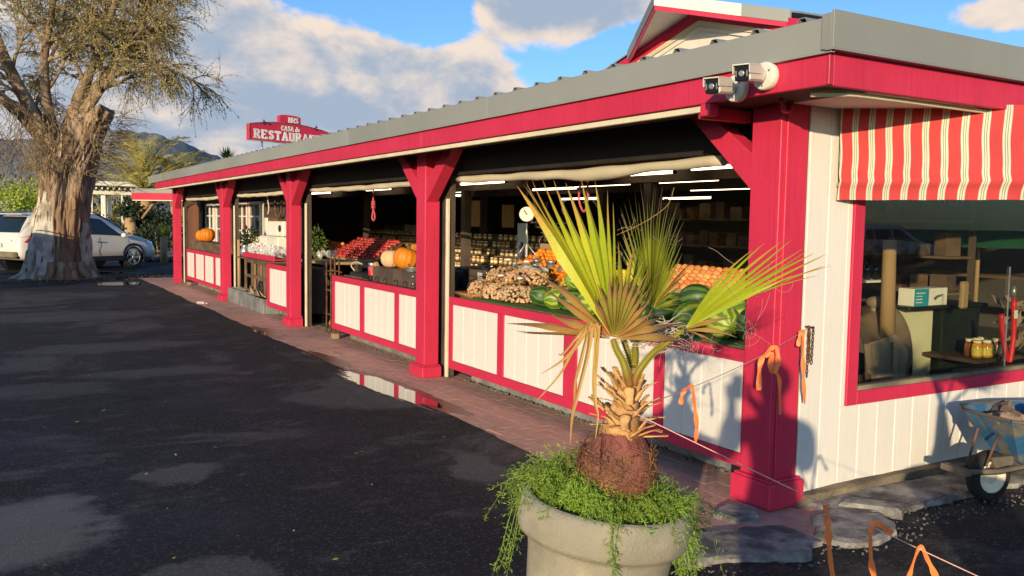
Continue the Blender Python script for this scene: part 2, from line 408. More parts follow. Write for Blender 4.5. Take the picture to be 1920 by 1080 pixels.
# ------------------------------------------------------------ mesh helpers
def nb(): return bmesh.new()
def addv(bm, vs, fs, smooth=False, mi=0):
    bv = [bm.verts.new(v) for v in vs]
    out = []
    for f in fs:
        try:
            fc = bm.faces.new([bv[i] for i in f]); fc.smooth = smooth; fc.material_index = mi; out.append(fc)
        except ValueError: pass
    return out
def bx(bm, x0, x1, y0, y1, z0, z1, bev=0., T=None, mi=0):
    """box with chamfered edges"""
    if x1 < x0: x0, x1 = x1, x0
    if y1 < y0: y0, y1 = y1, y0
    if z1 < z0: z0, z1 = z1, z0
    b = min(bev, (x1-x0)*.3, (y1-y0)*.3, (z1-z0)*.3)
    if b <= 0:
        vs = [(x, y, z) for x in (x0, x1) for y in (y0, y1) for z in (z0, z1)]
        fs = [(0, 1, 3, 2), (4, 6, 7, 5), (0, 4, 5, 1), (2, 3, 7, 6), (0, 2, 6, 4), (1, 5, 7, 3)]
    else:
        vs, fs, ix = [], [], {}
        X, Y, Z = (x0, x1), (y0, y1), (z0, z1)
        for i in (0, 1):
            for j in (0, 1):
                for k in (0, 1):
                    s = (1-2*i, 1-2*j, 1-2*k); c = (X[i], Y[j], Z[k])
                    for a in range(3):
                        p = [c[q]+(0 if q == a else s[q]*b) for q in range(3)]
                        ix[i, j, k, a] = len(vs); vs.append(p)
        for a in range(3):
            o = [q for q in range(3) if q != a]
            for e in (0, 1):
                f = []
                for u, v in ((0, 0), (1, 0), (1, 1), (0, 1)):
                    q = [0, 0, 0]; q[a] = e; q[o[0]] = u; q[o[1]] = v
                    f.append(ix[(*q, a)])
                fs.append(f)
            for u in (0, 1):
                for v in (0, 1):
                    q0 = [0, 0, 0]; q0[o[0]] = u; q0[o[1]] = v; q1 = list(q0); q1[a] = 1
                    fs.append([ix[(*q0, o[0])], ix[(*q1, o[0])], ix[(*q1, o[1])], ix[(*q0, o[1])]])
        for i in (0, 1):
            for j in (0, 1):
                for k in (0, 1): fs.append([ix[i, j, k, 0], ix[i, j, k, 1], ix[i, j, k, 2]])
    if T is not None: vs = [T @ Vector(v) for v in vs]
    return addv(bm, vs, fs, False, mi)
def frames(pts):
    pts = [Vector(p) for p in pts]; n = len(pts); out = []
    ref = None
    for i in range(n):
        t = (pts[min(i+1, n-1)] - pts[max(i-1, 0)])
        if t.length < 1e-9: t = Vector((0, 0, 1))
        t.normalize()
        if ref is None:
            ref = t.cross(Vector((0, 0, 1))) if abs(t.z) < .95 else t.cross(Vector((1, 0, 0)))
        a = (ref - t*ref.dot(t))
        if a.length < 1e-6: a = t.cross(Vector((.3, 1, .2)))
        a.normalize(); ref = a
        out.append((pts[i], a, t.cross(a)))
    return out
def tube(bm, pts, r, n=8, cap=True, mi=0, wob=0.):
    fr = frames(pts); rings = []
    for i, (p, a, b) in enumerate(fr):
        rr = r[i] if isinstance(r, (list, tuple)) else r
        rings.append([bm.verts.new(p + (a*cos(2*pi*k/n) + b*sin(2*pi*k/n))*rr*(1+(U(-wob, wob) if wob else 0))) for k in range(n)])
    for i in range(len(rings)-1):
        for k in range(n):
            f = bm.faces.new((rings[i][k], rings[i][(k+1) % n], rings[i+1][(k+1) % n], rings[i+1][k])); f.smooth = True; f.material_index = mi
    if cap and n > 2:
        for rg in (list(reversed(rings[0])), rings[-1]):
            try: bm.faces.new(rg).material_index = mi
            except ValueError: pass
def lathe(bm, prof, n=24, c=(0, 0, 0), T=None, smooth=True, mi=0, close=True, fn=None):
    """prof: (radius, z) from bottom to top"""
    rings = []
    for q, (r, z) in enumerate(prof):
        ring = []
        for k in range(n):
            a = 2*pi*k/n
            rr = r*(fn(a, z) if fn else 1)
            p = Vector((rr*cos(a), rr*sin(a), z))
            p = T @ p if T is not None else p + Vector(c)
            ring.append(bm.verts.new(p))
        rings.append(ring)
    for i in range(len(rings)-1):
        for k in range(n):
            f = bm.faces.new((rings[i][k], rings[i][(k+1) % n], rings[i+1][(k+1) % n], rings[i+1][k])); f.smooth = smooth; f.material_index = mi
    if close:
        for rg in (list(reversed(rings[0])), rings[-1]):
            try: f = bm.faces.new(rg); f.material_index = mi
            except ValueError: pass
def sph(bm, c, r, sub=2, sc3=(1, 1, 1), mi=0):
    T = Matrix.Translation(c) @ Matrix.Diagonal((*[r*s for s in sc3], 1))
    res = bmesh.ops.create_icosphere(bm, subdivisions=sub, radius=1, matrix=T)
    for v in res['verts']:
        for f in v.link_faces: f.smooth = True; f.material_index = mi
def prism(bm, pts, d, T=None, mi=0):
    """polygon pts (3D, planar) pushed along vector d"""
    d = Vector(d); n = len(pts); P = [Vector(p) for p in pts]
    vs = P + [p+d for p in P]
    fs = [list(range(n-1, -1, -1)), list(range(n, 2*n))] + [(i, (i+1) % n, (i+1) % n+n, i+n) for i in range(n)]
    if T is not None: vs = [T @ v for v in vs]
    r = addv(bm, vs, fs, False, mi)
    return r
CH = {}
MW = {}
def tags(o, label=None, cat=None, group=None, kind=None):
    if label: o['label'] = label
    if cat: o['category'] = cat
    if group: o['group'] = group
    if kind: o['kind'] = kind
    return o
def link(o, parent=None, local=False):
    COL.objects.link(o)
    if parent is not None:
        o.parent = parent
        if not local: o.matrix_parent_inverse = MW[parent].inverted()
        CH.setdefault(parent, []).append(o)
    return o
def obj(name, bm, mats, parent=None, local=False, label=None, cat=None, group=None, kind=None, loc=None):
    """bm becomes ONE mesh object; vertices are world coordinates unless local"""
    me = bpy.data.meshes.new(name)
    bmesh.ops.recalc_face_normals(bm, faces=bm.faces[:])
    bm.to_mesh(me); bm.free()
    for k in ([mats] if isinstance(mats, str) else mats): me.materials.append(MATS[k])
    o = bpy.data.objects.new(name, me)
    if loc is not None: o.location = loc
    MW[o] = Matrix.Identity(4) if not local or parent is None else MW.get(parent, Matrix.Identity(4)).copy()
    if loc is not None: MW[o] = Matrix.Translation(loc)
    link(o, parent, local)
    return tags(o, label, cat, group, kind)
def thing(name, label, cat, loc=(0, 0, 0), rz=0., group=None):
    o = bpy.data.objects.new(name, None); o.empty_display_size = .1
    o.location = loc; o.rotation_euler = (0, 0, rz)
    MW[o] = Matrix.Translation(loc) @ Matrix.Rotation(rz, 4, 'Z')
    COL.objects.link(o)
    return tags(o, label, cat, group)
def dup(root, loc, rz=0., label=None, group=None, scale=None):
    def cp(o, par):
        c = o.copy(); COL.objects.link(c)
        if par is not None: c.parent = par; CH.setdefault(par, []).append(c)
        for k in CH.get(o, ()): cp(k, c)
        return c
    r = cp(root, None)
    r.location = loc; r.rotation_euler = (0, 0, rz)
    if scale: r.scale = (scale,)*3 if not isinstance(scale, tuple) else scale
    if label: r['label'] = label
    if group: r['group'] = group
    return r
def inst(src, loc, rot=(0, 0, 0), scale=1., label=None, name=None, parent=None, cat=None, group=None):
    """one more object sharing src's mesh"""
    c = src.copy(); COL.objects.link(c)
    if name: c.name = name
    c.location = loc; c.rotation_euler = rot
    c.scale = (scale,)*3 if not isinstance(scale, tuple) else scale
    if label: c['label'] = label
    if cat: c['category'] = cat
    if group: c['group'] = group
    if parent is not None: c.parent = parent; CH.setdefault(parent, []).append(c)
    return c
def box(name, x0, x1, y0, y1, z0, z1, m, parent=None, bev=.004, **k):
    b = nb(); bx(b, x0, x1, y0, y1, z0, z1, bev)
    return obj(name, b, m, parent, **k)
def setuv(bm, fn):
    l = bm.loops.layers.uv.verify()
    for f in bm.faces:
        for lp in f.loops: lp[l].uv = fn(lp.vert.co)
def spline(pts, n=8):
    """Catmull-Rom through pts"""
    P = [Vector(p) for p in pts]; P = [P[0]*2-P[1]] + P + [P[-1]*2-P[-2]]; out = []
    for i in range(1, len(P)-2):
        for k in range(n):
            t = k/n
            out.append(.5*((2*P[i]) + (P[i+1]-P[i-1])*t + (2*P[i-1]-5*P[i]+4*P[i+1]-P[i+2])*t*t + (3*P[i]-P[i-1]-3*P[i+1]+P[i+2])*t**3))
    out.append(P[-2]); return out

# ------------------------------------------------------------ ground
b = nb()
n = 60
addv(b, [(-900, -900, 0), (900, -900, 0), (900, 1500, 0), (-900, 1500, 0)], [(0, 1, 2, 3)])
obj('asphalt_ground', b, 'asphalt', kind='structure')
# hills
def ridge(name, pts, dist, depth, label=None):
    """pts: (azimuth deg, elevation deg) of the crest seen from the stand"""
    bm = nb(); rows = []
    P = spline([(a, e, 0) for a, e in pts], 10)
    for q in P:
        az, el = radians(q.x), max(.02, q.y)
        row = []
        for j in range(9):
            d = dist - depth*(1-j/8.)
            h = dist*math.tan(radians(el))*(j/8.)**1.15
            h *= 1+.05*noise.noise(Vector((q.x*2.2, j*.9, 8.)))+.16*(noise.noise(Vector((q.x*.35, j*.6, 3.1))))*(1 if j < 8 else .35)
            row.append(bm.verts.new((sin(az)*d, cos(az)*d, h-2)))
        rows.append(row)
    for i in range(len(rows)-1):
        for j in range(8):
            f = bm.faces.new((rows[i][j], rows[i+1][j], rows[i+1][j+1], rows[i][j+1])); f.smooth = True
    return obj(name, bm, 'hill', kind='structure')
ridge('hills', [(-70, 1.2), (-40, 3.2), (-20, 4.0), (-6, 3.9), (0, 4.3), (4, 4.6), (6.5, 5.2), (8.6, 5.1), (10.5, 4.5), (12.5, 3.7), (15, 3.2), (19, 2.7), (26, 2.2), (40, 1.6), (75, .8)], 1250, 700)

# ------------------------------------------------------------ walkway of red pavers
walk = thing('walkway', None, None); del_keys = None
walk['kind'] = 'structure'
box('paving_bed', 3.16, 4.16, 2.98, 24.3, -.02, .007, 'paver_far', walk, 0)
pb = nb(); bx(pb, -.0497, .0497, -.1022, .1022, -.02, .012, .0012)
pav = obj('paver', pb, 'paver', walk, local=True)
BR = []
yy = 3.0; row = 0
PW, PL = .1005, .2055
for ci in range(10):
    x = 3.205 + ci*PW
    y = 3.02 + (PL*.5 if ci % 2 else 0)
    while y < 24.2:
        BR.append((y, x)); y += PL
BR.sort()
# ragged outer edge: a few bricks of the outside course are sunk or gone
first = True
farb = nb()
for i, (y, x) in enumerate(BR):
    if x < 3.25 and rnd.random() < .06: continue
    r = (U(-.005, .005), U(-.004, .004), U(-.008, .008)); l = (x+U(-.001, .001), y+U(-.001, .001), U(-.001, .0008))
    if i < 330:
        if first: pav.location = l; pav.rotation_euler = r; first = False
        else: inst(pav, l, r, parent=walk)
    else:
        T = Matrix.Translation(l) @ Matrix.Rotation(r[2], 4, 'Z')
        bx(farb, -.0499, .0499, -.1025, .1025, -.02, .012, 0, T)
o = obj('paver_course', farb, 'paver_far', walk); o['kind'] = 'stuff'

# the asphalt laps raggedly over the outer course
bm = nb(); rows = []
for k in range(560):
    y = 2.6+21.9*k/559
    e = 3.195+.05*noise.noise(Vector((y*.55, 0, 2)))+.028*noise.noise(Vector((y*2.3, 1, 4)))+.014*noise.noise(Vector((y*9, 2, 1)))
    if 6.9 < y < 8.6: e -= .05
    rows.append([bm.verts.new((2.9, y, .0005)), bm.verts.new((e-.09, y, .012)), bm.verts.new((e-.015, y, .0155)), bm.verts.new((e, y, .0115))])
for r1, r2 in zip(rows, rows[1:]):
    for j in range(3): bm.faces.new((r1[j], r2[j], r2[j+1], r1[j+1])).smooth = True
obj('asphalt_edge', bm, 'asphalt', kind='structure')

# ------------------------------------------------------------ the open-fronted market building
BL = (3.8, 3.4, 0)
bld = thing('market_building', 'long open-fronted fruit stand with crimson posts and fascia, white boards and grey metal roof', 'market building', BL)
P_ = dict(parent=bld)
FX, FY0, FY1 = 3.40, 2.83, 22.85      # fascia front plane, its near and far ends
# posts
PY = [3.36, 7.99, 12.67, 17.13, 22.30]
def brace(post, side, yc, x0, x1, zb=1.80, run=.44, w=.125):
    """diagonal knee brace in the wall plane"""
    bm = nb()
    y0 = yc; s = side
    pts = [(x0, y0, zb), (x0, y0, zb+w*1.7), (x0, y0+s*(run-w*.35), 2.30), (x0, y0+s*(run+w*1.0), 2.30)]
    prism(bm, pts, (x1-x0, 0, 0))
    bmesh.ops.bevel(bm, geom=bm.edges[:], offset=.004, segments=1, affect='EDGES')
    return obj('brace', bm, 'red_paint', post)
for i, y in enumerate(PY):
    bm = nb()
    if i == 0:
        # corner post: boxed core with a thinner return board and cover strip on its street side
        bx(bm, 3.75, 3.945, 3.425, 3.645, .10, 2.34, .006)
        bx(bm, 3.785, 3.955, 3.412, 3.43, .12, 2.335, .004)
        bx(bm, 3.742, 3.778, 3.419, 3.45, .13, 2.337, .004)
    else:
        bx(bm, 3.75, 3.915, y+.06, y+.275, .10, 2.34, .006)
    post = obj('post', bm, 'red_paint', bld)
    bm = nb()
    if i == 0: bx(bm, 3.70, 3.985, 3.365, 3.675, .012, .165, .008); bx(bm, 3.715, 3.97, 3.38, 3.66, .165, .18, .004)
    elif i < 4: bx(bm, 3.705, 3.925, y, y+.335, .012, .125, .008); bx(bm, 3.72, 3.92, y+.02, y+.315, .125, .14, .004)
    else: bx(bm, 3.744, 3.92, y+.055, y+.28, .012, .10, .005)
    obj('post_base', bm, 'red_paint', post)
    if i == 0: brace(post, 1, 3.63, 3.765, 3.875)
    else:
        brace(post, -1, y+.065, 3.762, 3.89)
        if i < 4: brace(post, 1, y+.27, 3.768, 3.88)
# fascia boards (front) and the gable-end return
ys = [FY0, 7.4, 12.3, 17.2, FY1]
for a, c in zip(ys, ys[1:]):
    box('fascia_board', FX, FX+.032, a+.0015, c-.0015, 2.287, 2.452, 'red_paint', bld, .003)
box('fascia_board', FX+.034, 11.5, FY0+.001, FY0+.033, 2.285, 2.455, 'red_paint', bld, .003)
box('fascia_board', FX+.034, 4.4, FY1-.05, FY1-.001, 2.287, 2.452, 'red_paint', bld, .003)
box('corner_bead', FX-.004, FX+.03, FY0-.004, FY0+.012, 2.288, 2.436, 'red_paint_old', bld, .003)
# grey metal edge flashing in lengths, lapped
ys = [FY0-.03, 6.1, 9.2, 12.3, 15.4, 18.5, 21.6, 23.7]
for k, (a, c) in enumerate(zip(ys, ys[1:])):
    bm = nb(); o = .0012*(k % 2)
    bx(bm, FX-.026-o, FX-.014-o, a, c+.03, 2.435, 2.597, .002)
    bx(bm, FX-.026-o, FX-.001, a, c+.03, 2.431, 2.437, .001)
    obj('roof_flashing', bm, 'trim_metal', bld)
bm = nb()
bx(bm, FX-.04, 12, FY0-.05, FY0-.036, 2.446, 2.622, .002)
bx(bm, FX-.04, 12, FY0-.05, FY0-.002, 2.440, 2.447, .001)
bx(bm, FX-.040, FX-.028, FY0-.036, FY0+.02, 2.446, 2.61, .001)
obj('roof_flashing', bm, 'trim_metal', bld)
# corrugated roof sheets: trapezoid ribs run up the slope
def rz_(x): return 2.585 + (x-3.39)*.012
sheets = [FY0 + .9*k for k in range(0, 24)]
for a in sheets:
    c = min(a+.9, 23.6)
    if c-a < .2: continue
    prof = []
    y = a
    k = 0
    while y < c-.01:
        rib = [(y, 0), (y+.11, 0), (y+.135, .036), (y+.17, .036), (y+.195, 0)]
        prof += [(q, h) for q, h in rib if q <= c]
        y += .3
    prof.append((c, 0))
    bm = nb()
    xs = (3.375, 12.2)
    rows = [[bm.verts.new((x, q, rz_(x)+h)) for q, h in prof] for x in xs] + [[bm.verts.new((x, q, rz_(x)+h-.004)) for q, h in prof] for x in xs]
    m = len(prof)
    for i in range(m-1):
        bm.faces.new((rows[0][i], rows[0][i+1], rows[1][i+1], rows[1][i]))
        bm.faces.new((rows[2][i], rows[3][i], rows[3][i+1], rows[2][i+1]))
        bm.faces.new((rows[0][i], rows[2][i], rows[2][i+1], rows[0][i+1]))
    obj('roof_sheet', bm, 'roof_metal', bld)
# cream batten, soffit and header behind the fascia
ys = [3.66, 8.2, 13.1, 18.0, 22.8]
for a, c in zip(ys, ys[1:]):
    box('batten', FX+.012, FX+.045, a, c-.004, 2.245, 2.279, 'cream_trim', bld, .003)
box('soffit', FX+.036, 3.78, FY0+.05, 22.79, 2.292, 2.31, 'dark_wood', bld, 0)
box('soffit', 3.78, 11.5, FY0+.05, 3.40, 2.292, 2.31, 'white_paint', bld, 0)
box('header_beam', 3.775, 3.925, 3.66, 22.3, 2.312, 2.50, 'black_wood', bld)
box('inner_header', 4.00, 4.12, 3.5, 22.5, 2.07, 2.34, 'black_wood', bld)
# red outrigger under the camera corner
box('outrigger', 3.435, 3.80, 3.70, 3.755, 2.212, 2.278, 'red_paint_old', bld)
box('outrigger', 3.398, 3.47, 3.625, 3.70, 2.22, 2.286, 'red_paint', bld)
# conduit along the side soffit
bm = nb(); tube(bm, spline([(3.50, 3.02, 2.27), (3.62, 2.93, 2.272), (3.8, 2.905, 2.274), (5, 2.905, 2.276), (8, 2.9, 2.276)], 5), .013, 8)
obj('conduit', bm, 'cream_trim', bld)
bm = nb(); tube(bm, spline([(3.60, 3.30, 2.29), (3.64, 3.32, 2.24), (3.70, 3.34, 2.235), (3.75, 3.36, 2.29)], 6), .012, 8)
obj('conduit', bm, 'red_paint_old', bld)
# side wall of vertical boards round a large window
wall = box('side_wall', 3.975, 11.2, 3.424, 3.50, .02, .548, 'dark_wood', bld, 0)
bm = nb(); bx(bm, 3.975, 4.40, 3.424, 3.50, .5485, 2.34); bx(bm, 4.4005, 11.2, 3.424, 3.50, 1.98, 2.34); obj('wall_core', bm, 'dark_wood', wall)
x = 3.962; BW = .1745
while x < 11:
    x1 = x+BW
    if x < 4.35: z1 = 2.335
    else: z1 = .549
    zb = .035 + .012*noise.noise(Vector((x*3, 0, 0)))
    xa, xb = x+.0025, x1-.0025
    if x < 4.35 < x1:
        bm = nb(); bx(bm, xa, xb, 3.406, 3.424, zb, .548, .004); bx(bm, xa, 4.352, 3.4062, 3.4238, .548, 2.335, .003)
        obj('board', bm, 'white_paint', wall)
    else: box('board', xa, xb, 3.406, 3.424, zb, z1, 'white_paint', wall, .004)
    x = x1
bm = nb()
bx(bm, 4.352, 4.447, 3.392, 3.46, .55, 2.0, .004)
bx(bm, 4.447, 11., 3.3925, 3.46, .55, .632, .004)
frame = obj('window', bm, 'red_paint', bld)
bm = nb(); bx(bm, 4.447, 11, 3.402, 3.455, .632, .662, .003); bx(bm, 4.447, 4.462, 3.41, 3.455, .662, 2.0, .002)
obj('sill', bm, 'mud_kerb', frame)
box('pane', 4.46, 10.9, 3.436, 3.442, .66, 1.98, 'glass', frame, 0)
bm = nb(); bx(bm, 6.06, 6.066, 3.43, 3.436, .66, 1.36, 0); obj('mullion', bm, 'steel', frame)
# floor slab, inner walls, ceiling
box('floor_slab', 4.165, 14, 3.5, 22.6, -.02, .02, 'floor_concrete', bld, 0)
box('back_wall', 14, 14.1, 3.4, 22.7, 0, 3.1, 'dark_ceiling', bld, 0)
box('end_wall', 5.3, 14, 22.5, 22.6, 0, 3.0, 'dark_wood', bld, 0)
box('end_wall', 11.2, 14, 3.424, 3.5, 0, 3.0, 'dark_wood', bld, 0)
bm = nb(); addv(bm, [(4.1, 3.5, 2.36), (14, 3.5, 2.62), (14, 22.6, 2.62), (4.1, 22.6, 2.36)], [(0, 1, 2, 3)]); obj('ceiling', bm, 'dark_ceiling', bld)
for k in range(16):
    y = 4.1+k*1.2
    bm = nb(); prism(bm, [(4.12, y, 2.20), (13.9, y, 2.46), (13.9, y, 2.60), (4.12, y, 2.34)], (0, .07, 0)); obj('rafter', bm, 'dark_wood', bld)
for x_, z_ in ((6.6, 2.10), (9.4, 2.16)):
    box('tie_beam', x_, x_+.14, 3.5, 22.5, z_, z_+.2, 'dark_wood', bld)
for x_, y_ in ((6.62, 5.55), (6.62, 8.0), (6.62, 12.7), (6.62, 17.2), (9.42, 8.0), (9.42, 12.7), (9.42, 17.2)):
    box('inner_post', x_, x_+.13, y_, y_+.13, .02, 2.2, 'red_paint_old' if y_ < 6 else 'dark_wood', bld)
# door tracks and dark jambs on the near side of each post
for y in PY[1:]:
    box('door_track', 3.935, 3.965, y-.075, y-.045, .02, 1.84, 'cream_trim', bld, .004)
    box('door_track', 3.94, 3.975, y-.035, y-.012, .02, 1.84, 'galv', bld, .003)
    box('jamb', 3.98, 4.04, y-.05, y+.24, .02, 2.30, 'dark_wood', bld)
# rolled tarpaulin blinds under the header
for k, (a, c, sag) in enumerate(((4.10, 7.78, .06), (8.55, 12.45, .01), (13.4, 16.9, .0), (17.9, 22.0, .02))):
    pts, rr = [], []
    for i in range(33):
        f = i/32
        s = math.exp(-((f-.38)/.13)**2)*sag
        pts.append((3.985, a+(c-a)*f, 2.025-s*.35 - .012*sin(pi*f)+.003*sin(f*40)))
        rr.append((.032 if k else .034)*(1+.09*sin(f*23+k)) + s*.28)
    bm = nb(); tube(bm, pts, rr, 14, wob=.035)
    obj('rolled_blind', bm, 'tarp', bld)
# prow gable on the roof
GX, GY = 5.5, 6.0
AP = Vector((4.97, GY, 3.545)); WA = Vector((GX, GY, 3.56))
def gside(s): return Vector((GX, GY+s*1.62, 3.12))
gab = None
bm = nb(); prism(bm, [gside(-1)+Vector((0, 0, -.45)), gside(1)+Vector((0, 0, -.45)), gside(1)+Vector((0, 0, -.04)), WA+Vector((0, 0, -.04)), gside(-1)+Vector((0, 0, -.04))], (.05, 0, 0))
gab = obj('gable', bm, 'white_paint', bld)
for s in (-1, 1):
    foot = gside(s); e = WA.lerp(foot, .64)
    if s < 0: foot = WA.lerp(foot, .70)
    d = (e-AP); L_ = d.length
    # roof skin
    bm = nb(); t0 = Vector((0, 0, .05)); b0 = Vector((0, 0, .035))
    back = Vector((5.0, 0, .12))
    addv(bm, [AP+t0, e+t0, foot+t0, foot+t0+back, AP+t0+back, AP+b0, e+b0, foot+b0, foot+b0+back, AP+b0+back], [(0, 1, 2, 3, 4), (5, 9, 8, 7, 6), (0, 5, 6, 1), (1, 6, 7, 2), (2, 7, 8, 3)])
    obj('gable_roof', bm, 'roof_metal', gab)
    # soffit panel under the prow
    bm = nb(); addv(bm, [AP+Vector((.03, 0, -.005)), e+Vector((0, 0, -.005)), WA+Vector((.02, 0, -.005))], [(0, 1, 2)]); obj('gable_soffit', bm, 'white_paint', gab)
    # barge board: white (grey towards the foot on the street side), red strip under it
    o = Vector((-.02, 0, 0))
    cut = .66
    def strip(f0, f1, za, zb, th, m, nm):
        A, B = AP+d*f0, AP+d*f1
        bm = nb(); prism(bm, [A+o*th+Vector((0, 0, za)), B+o*th+Vector((0, 0, za)), B+o*th+Vector((0, 0, zb)), A+o*th+Vector((0, 0, zb))], (.018, 0, 0)); return obj(nm, bm, m, gab)
    strip(0, cut, -.045, .055, 1.2, 'white_paint' if s < 0 else 'trim_metal', 'barge_board')
    strip(cut+.002, 1, -.045, .055, 1.2, 'trim_metal', 'barge_board')
    strip(0, 1, -.085, -.047, .8, 'red_paint', 'barge_trim')
    # frieze and mouldings along the wall top
    n_ = Vector((-.03, 0, 0))
    for za, zb, m, th in ((-.12, -.01, 'red_paint', 1.), (-.165, -.123, 'cream_trim', 1.3), (-.205, -.168, 'white_paint', .8)):
        A, B = WA, foot
        bm = nb(); prism(bm, [A+n_*th+Vector((0, 0, za)), B+n_*th+Vector((0, 0, za)), B+n_*th+Vector((0, 0, zb)), A+n_*th+Vector((0, 0, zb))], (.03*th, 0, 0)); obj('frieze', bm, m, gab)

# lean-to eave at the far end
ann = thing('side_porch', 'small lean-to porch with red fascia and grey roof beyond the far red post', 'porch', (3.6, 25.2, 0))
A, B = Vector((3.25, 25.9, 0)), Vector((5.0, 24.3, 0))
dd = (B-A).normalized(); nn = Vector((-dd.y, dd.x, 0))*-1
def slab(nm, za, zb, off, th, m, par, a=A, c=B):
    bm = nb(); q = nn*off
    prism(bm, [a+q+Vector((0, 0, za)), c+q+Vector((0, 0, za)), c+q+Vector((0, 0, zb)), a+q+Vector((0, 0, zb))], nn*-th); return obj(nm, bm, m, par)
slab('fascia', 2.06, 2.24, .0, .04, 'red_paint', ann)
slab('flashing', 2.242, 2.34, .02, .03, 'trim_metal', ann)
slab('soffit', 2.03, 2.056, -.03, .6, 'cream_trim', ann)
slab('porch_roof', 2.345, 2.36, .02, 2.5, 'roof_metal', ann)
bm = nb(); tube(bm, [A+Vector((.30, .3, 1.55)), A+Vector((.62, .05, 2.05))], .045, 4); obj('strut', bm, 'pale_wood', ann)
# ------------------------------------------------------------ counters
CT = .872
def counter(label, y0, y1, panels, deep=.9, top='old_wood', z0=.158, foot=True):
    c = thing('display_counter', label, 'counter', (4.0, (y0+y1)/2, .02))
    x = 3.85
    box('worktop', x+.042, x+deep, y0, y1, CT-.03, CT-.004, 'crate_wood' if top == 'turf' else top, c, .002)
    box('rail', x, x+.04, y0, y1, .797, CT, 'red_paint', c, .004)
    box('rail', x, x+.04, y0, y1, z0, .238, 'red_paint', c, .004)
    edges = [y0] + [v for p in panels for v in p] + [y1]
    for a, b_ in zip(edges[::2], edges[1::2]):
        if b_-a > .01: box('stile', x+.001, x+.04, a, b_, .2385, .7965, 'red_paint', c, .003)
    for a, b_ in panels:
        pn = box('panel', x+.021, x+.034, a+.001, b_-.001, .239, .796, 'white_paint', c, 0)
        n = max(1, round((b_-a)/.20)); w_ = (b_-a-.002)/n
        for k in range(n):
            box('board', x+.009+U(-.001, .001), x+.021, a+.001+k*w_+.0018, a+.001+(k+1)*w_-.0018, .241, .795, 'white_paint', pn, .003)
    box('side_panel', x+.042, x+deep, y1-.03, y1-.002, z0, CT-.032, 'dark_wood', c, 0)
    box('side_panel', x+.042, x+deep, y0+.002, y0+.03, z0, CT-.032, 'dark_wood', c, 0)
    box('back_panel', x+deep-.03, x+deep, y0+.032, y1-.032, .02, CT-.032, 'dark_wood', c, 0)
    box('plinth', x+.25, x+.30, y0+.03, y1-.03, .015, z0+.05, 'concrete', c, 0)
    if foot: box('foot_block', x+.02, x+.1, y1-.02, y1+.10, .014, .085, 'pale_wood', c, .004)
    return c
c1 = counter('long counter of four white panels behind the potted palm, piled with melons', 3.66, 7.70, [(3.75, 4.47), (4.57, 5.49), (5.67, 6.62), (6.73, 7.62)], .95, 'turf', foot=False)
bm = nb(); bx(bm, 3.897, 4.78, 3.68, 7.55, CT-.003, CT+.010, .003); obj('turf_mat', bm, 'turf', c1)
c2 = counter('white panelled counter carrying pumpkins and dark wooden crates, ending on a wood block', 8.28, 11.18, [(8.36, 8.95), (9.07, 10.01), (10.15, 11.08)], .8)
c3 = counter('short counter with a single white panel beside the old wooden pallets', 12.95, 14.42, [(13.30, 14.26)], .5, foot=False)
c4 = counter('farthest white panelled counter with two orange pumpkins in a crate', 17.42, 21.42, [(17.56, 18.32), (18.5, 19.35), (19.46, 20.33), (20.51, 21.33)], .5)
# crumbled mortar rubble along the foot of the counters
bm = nb()
for k in range(260):
    y = U(3.7, 7.7); x = 4.03+abs(rnd.gauss(0, .03))
    s = U(.004, .014)
    T = Matrix.Translation((x, y, .015+s*.4)) @ Matrix.Rotation(U(0, 6), 4, (U(-1, 1), U(-1, 1), 1))
    bx(bm, -s, s, -s*U(.5, 1.2), s*U(.5, 1.2), -s*.6, s*.6, 0, T)
for k in range(90):
    y = U(8.3, 14.4); x = 3.98+abs(rnd.gauss(0, .05)); s = U(.004, .010)
    T = Matrix.Translation((x, y, .015+s*.4)) @ Matrix.Rotation(U(0, 6), 4, 'Z')
    bx(bm, -s, s, -s, s, -s*.6, s*.6, 0, T)
obj('mortar_rubble', bm, 'grit', kind='stuff')

# ------------------------------------------------------------ produce helpers
def ball(name, r, m, sub=2, sc3=(1, 1, .95), dimple=True):
    bm = nb(); sph(bm, (0, 0, 0), r, sub, sc3)
    if dimple:
        for v in bm.verts:
            if v.co.z > r*.8: v.co.z -= r*.12*(v.co.z/r-.8)/.2
    return obj(name, bm, m)
ORD = ['first', 'second', 'third', 'fourth', 'fifth', 'sixth', 'seventh', 'eighth', 'ninth', 'tenth', '11th', '12th', '13th', '14th', '15th', '16th', '17th', '18th', '19th', '20th', '21st', '22nd', '23rd', '24th', '25th', '26th', '27th', '28th', '29th', '30th']
def scatter_pile(src, spots, label_, cat, group, jit=.006, s0=.92, s1=1.06):
    rows_ = sorted({round(p[0], 4) for p in spots})
    for i, (x, y, z) in enumerate(spots):
        rk = rows_.index(round(x, 4)); cl = sum(1 for p in spots if abs(p[0]-x) < 1e-4 and p[1] > y)
        label = '%s, %s row up, %s from left' % (label_, ORD[rk], ORD[cl])
        l = (x+U(-jit, jit), y+U(-jit, jit), z+U(-jit*.4, jit*.4)); r = (U(0, 6), U(0, 6), U(0, 6)); s = U(s0, s1)
        if i == 0:
            src.location = l; src.rotation_euler = r; src.scale = (s, s, s); tags(src, label, cat, group)
        else: inst(src, l, r, s, label, cat=cat, group=group)
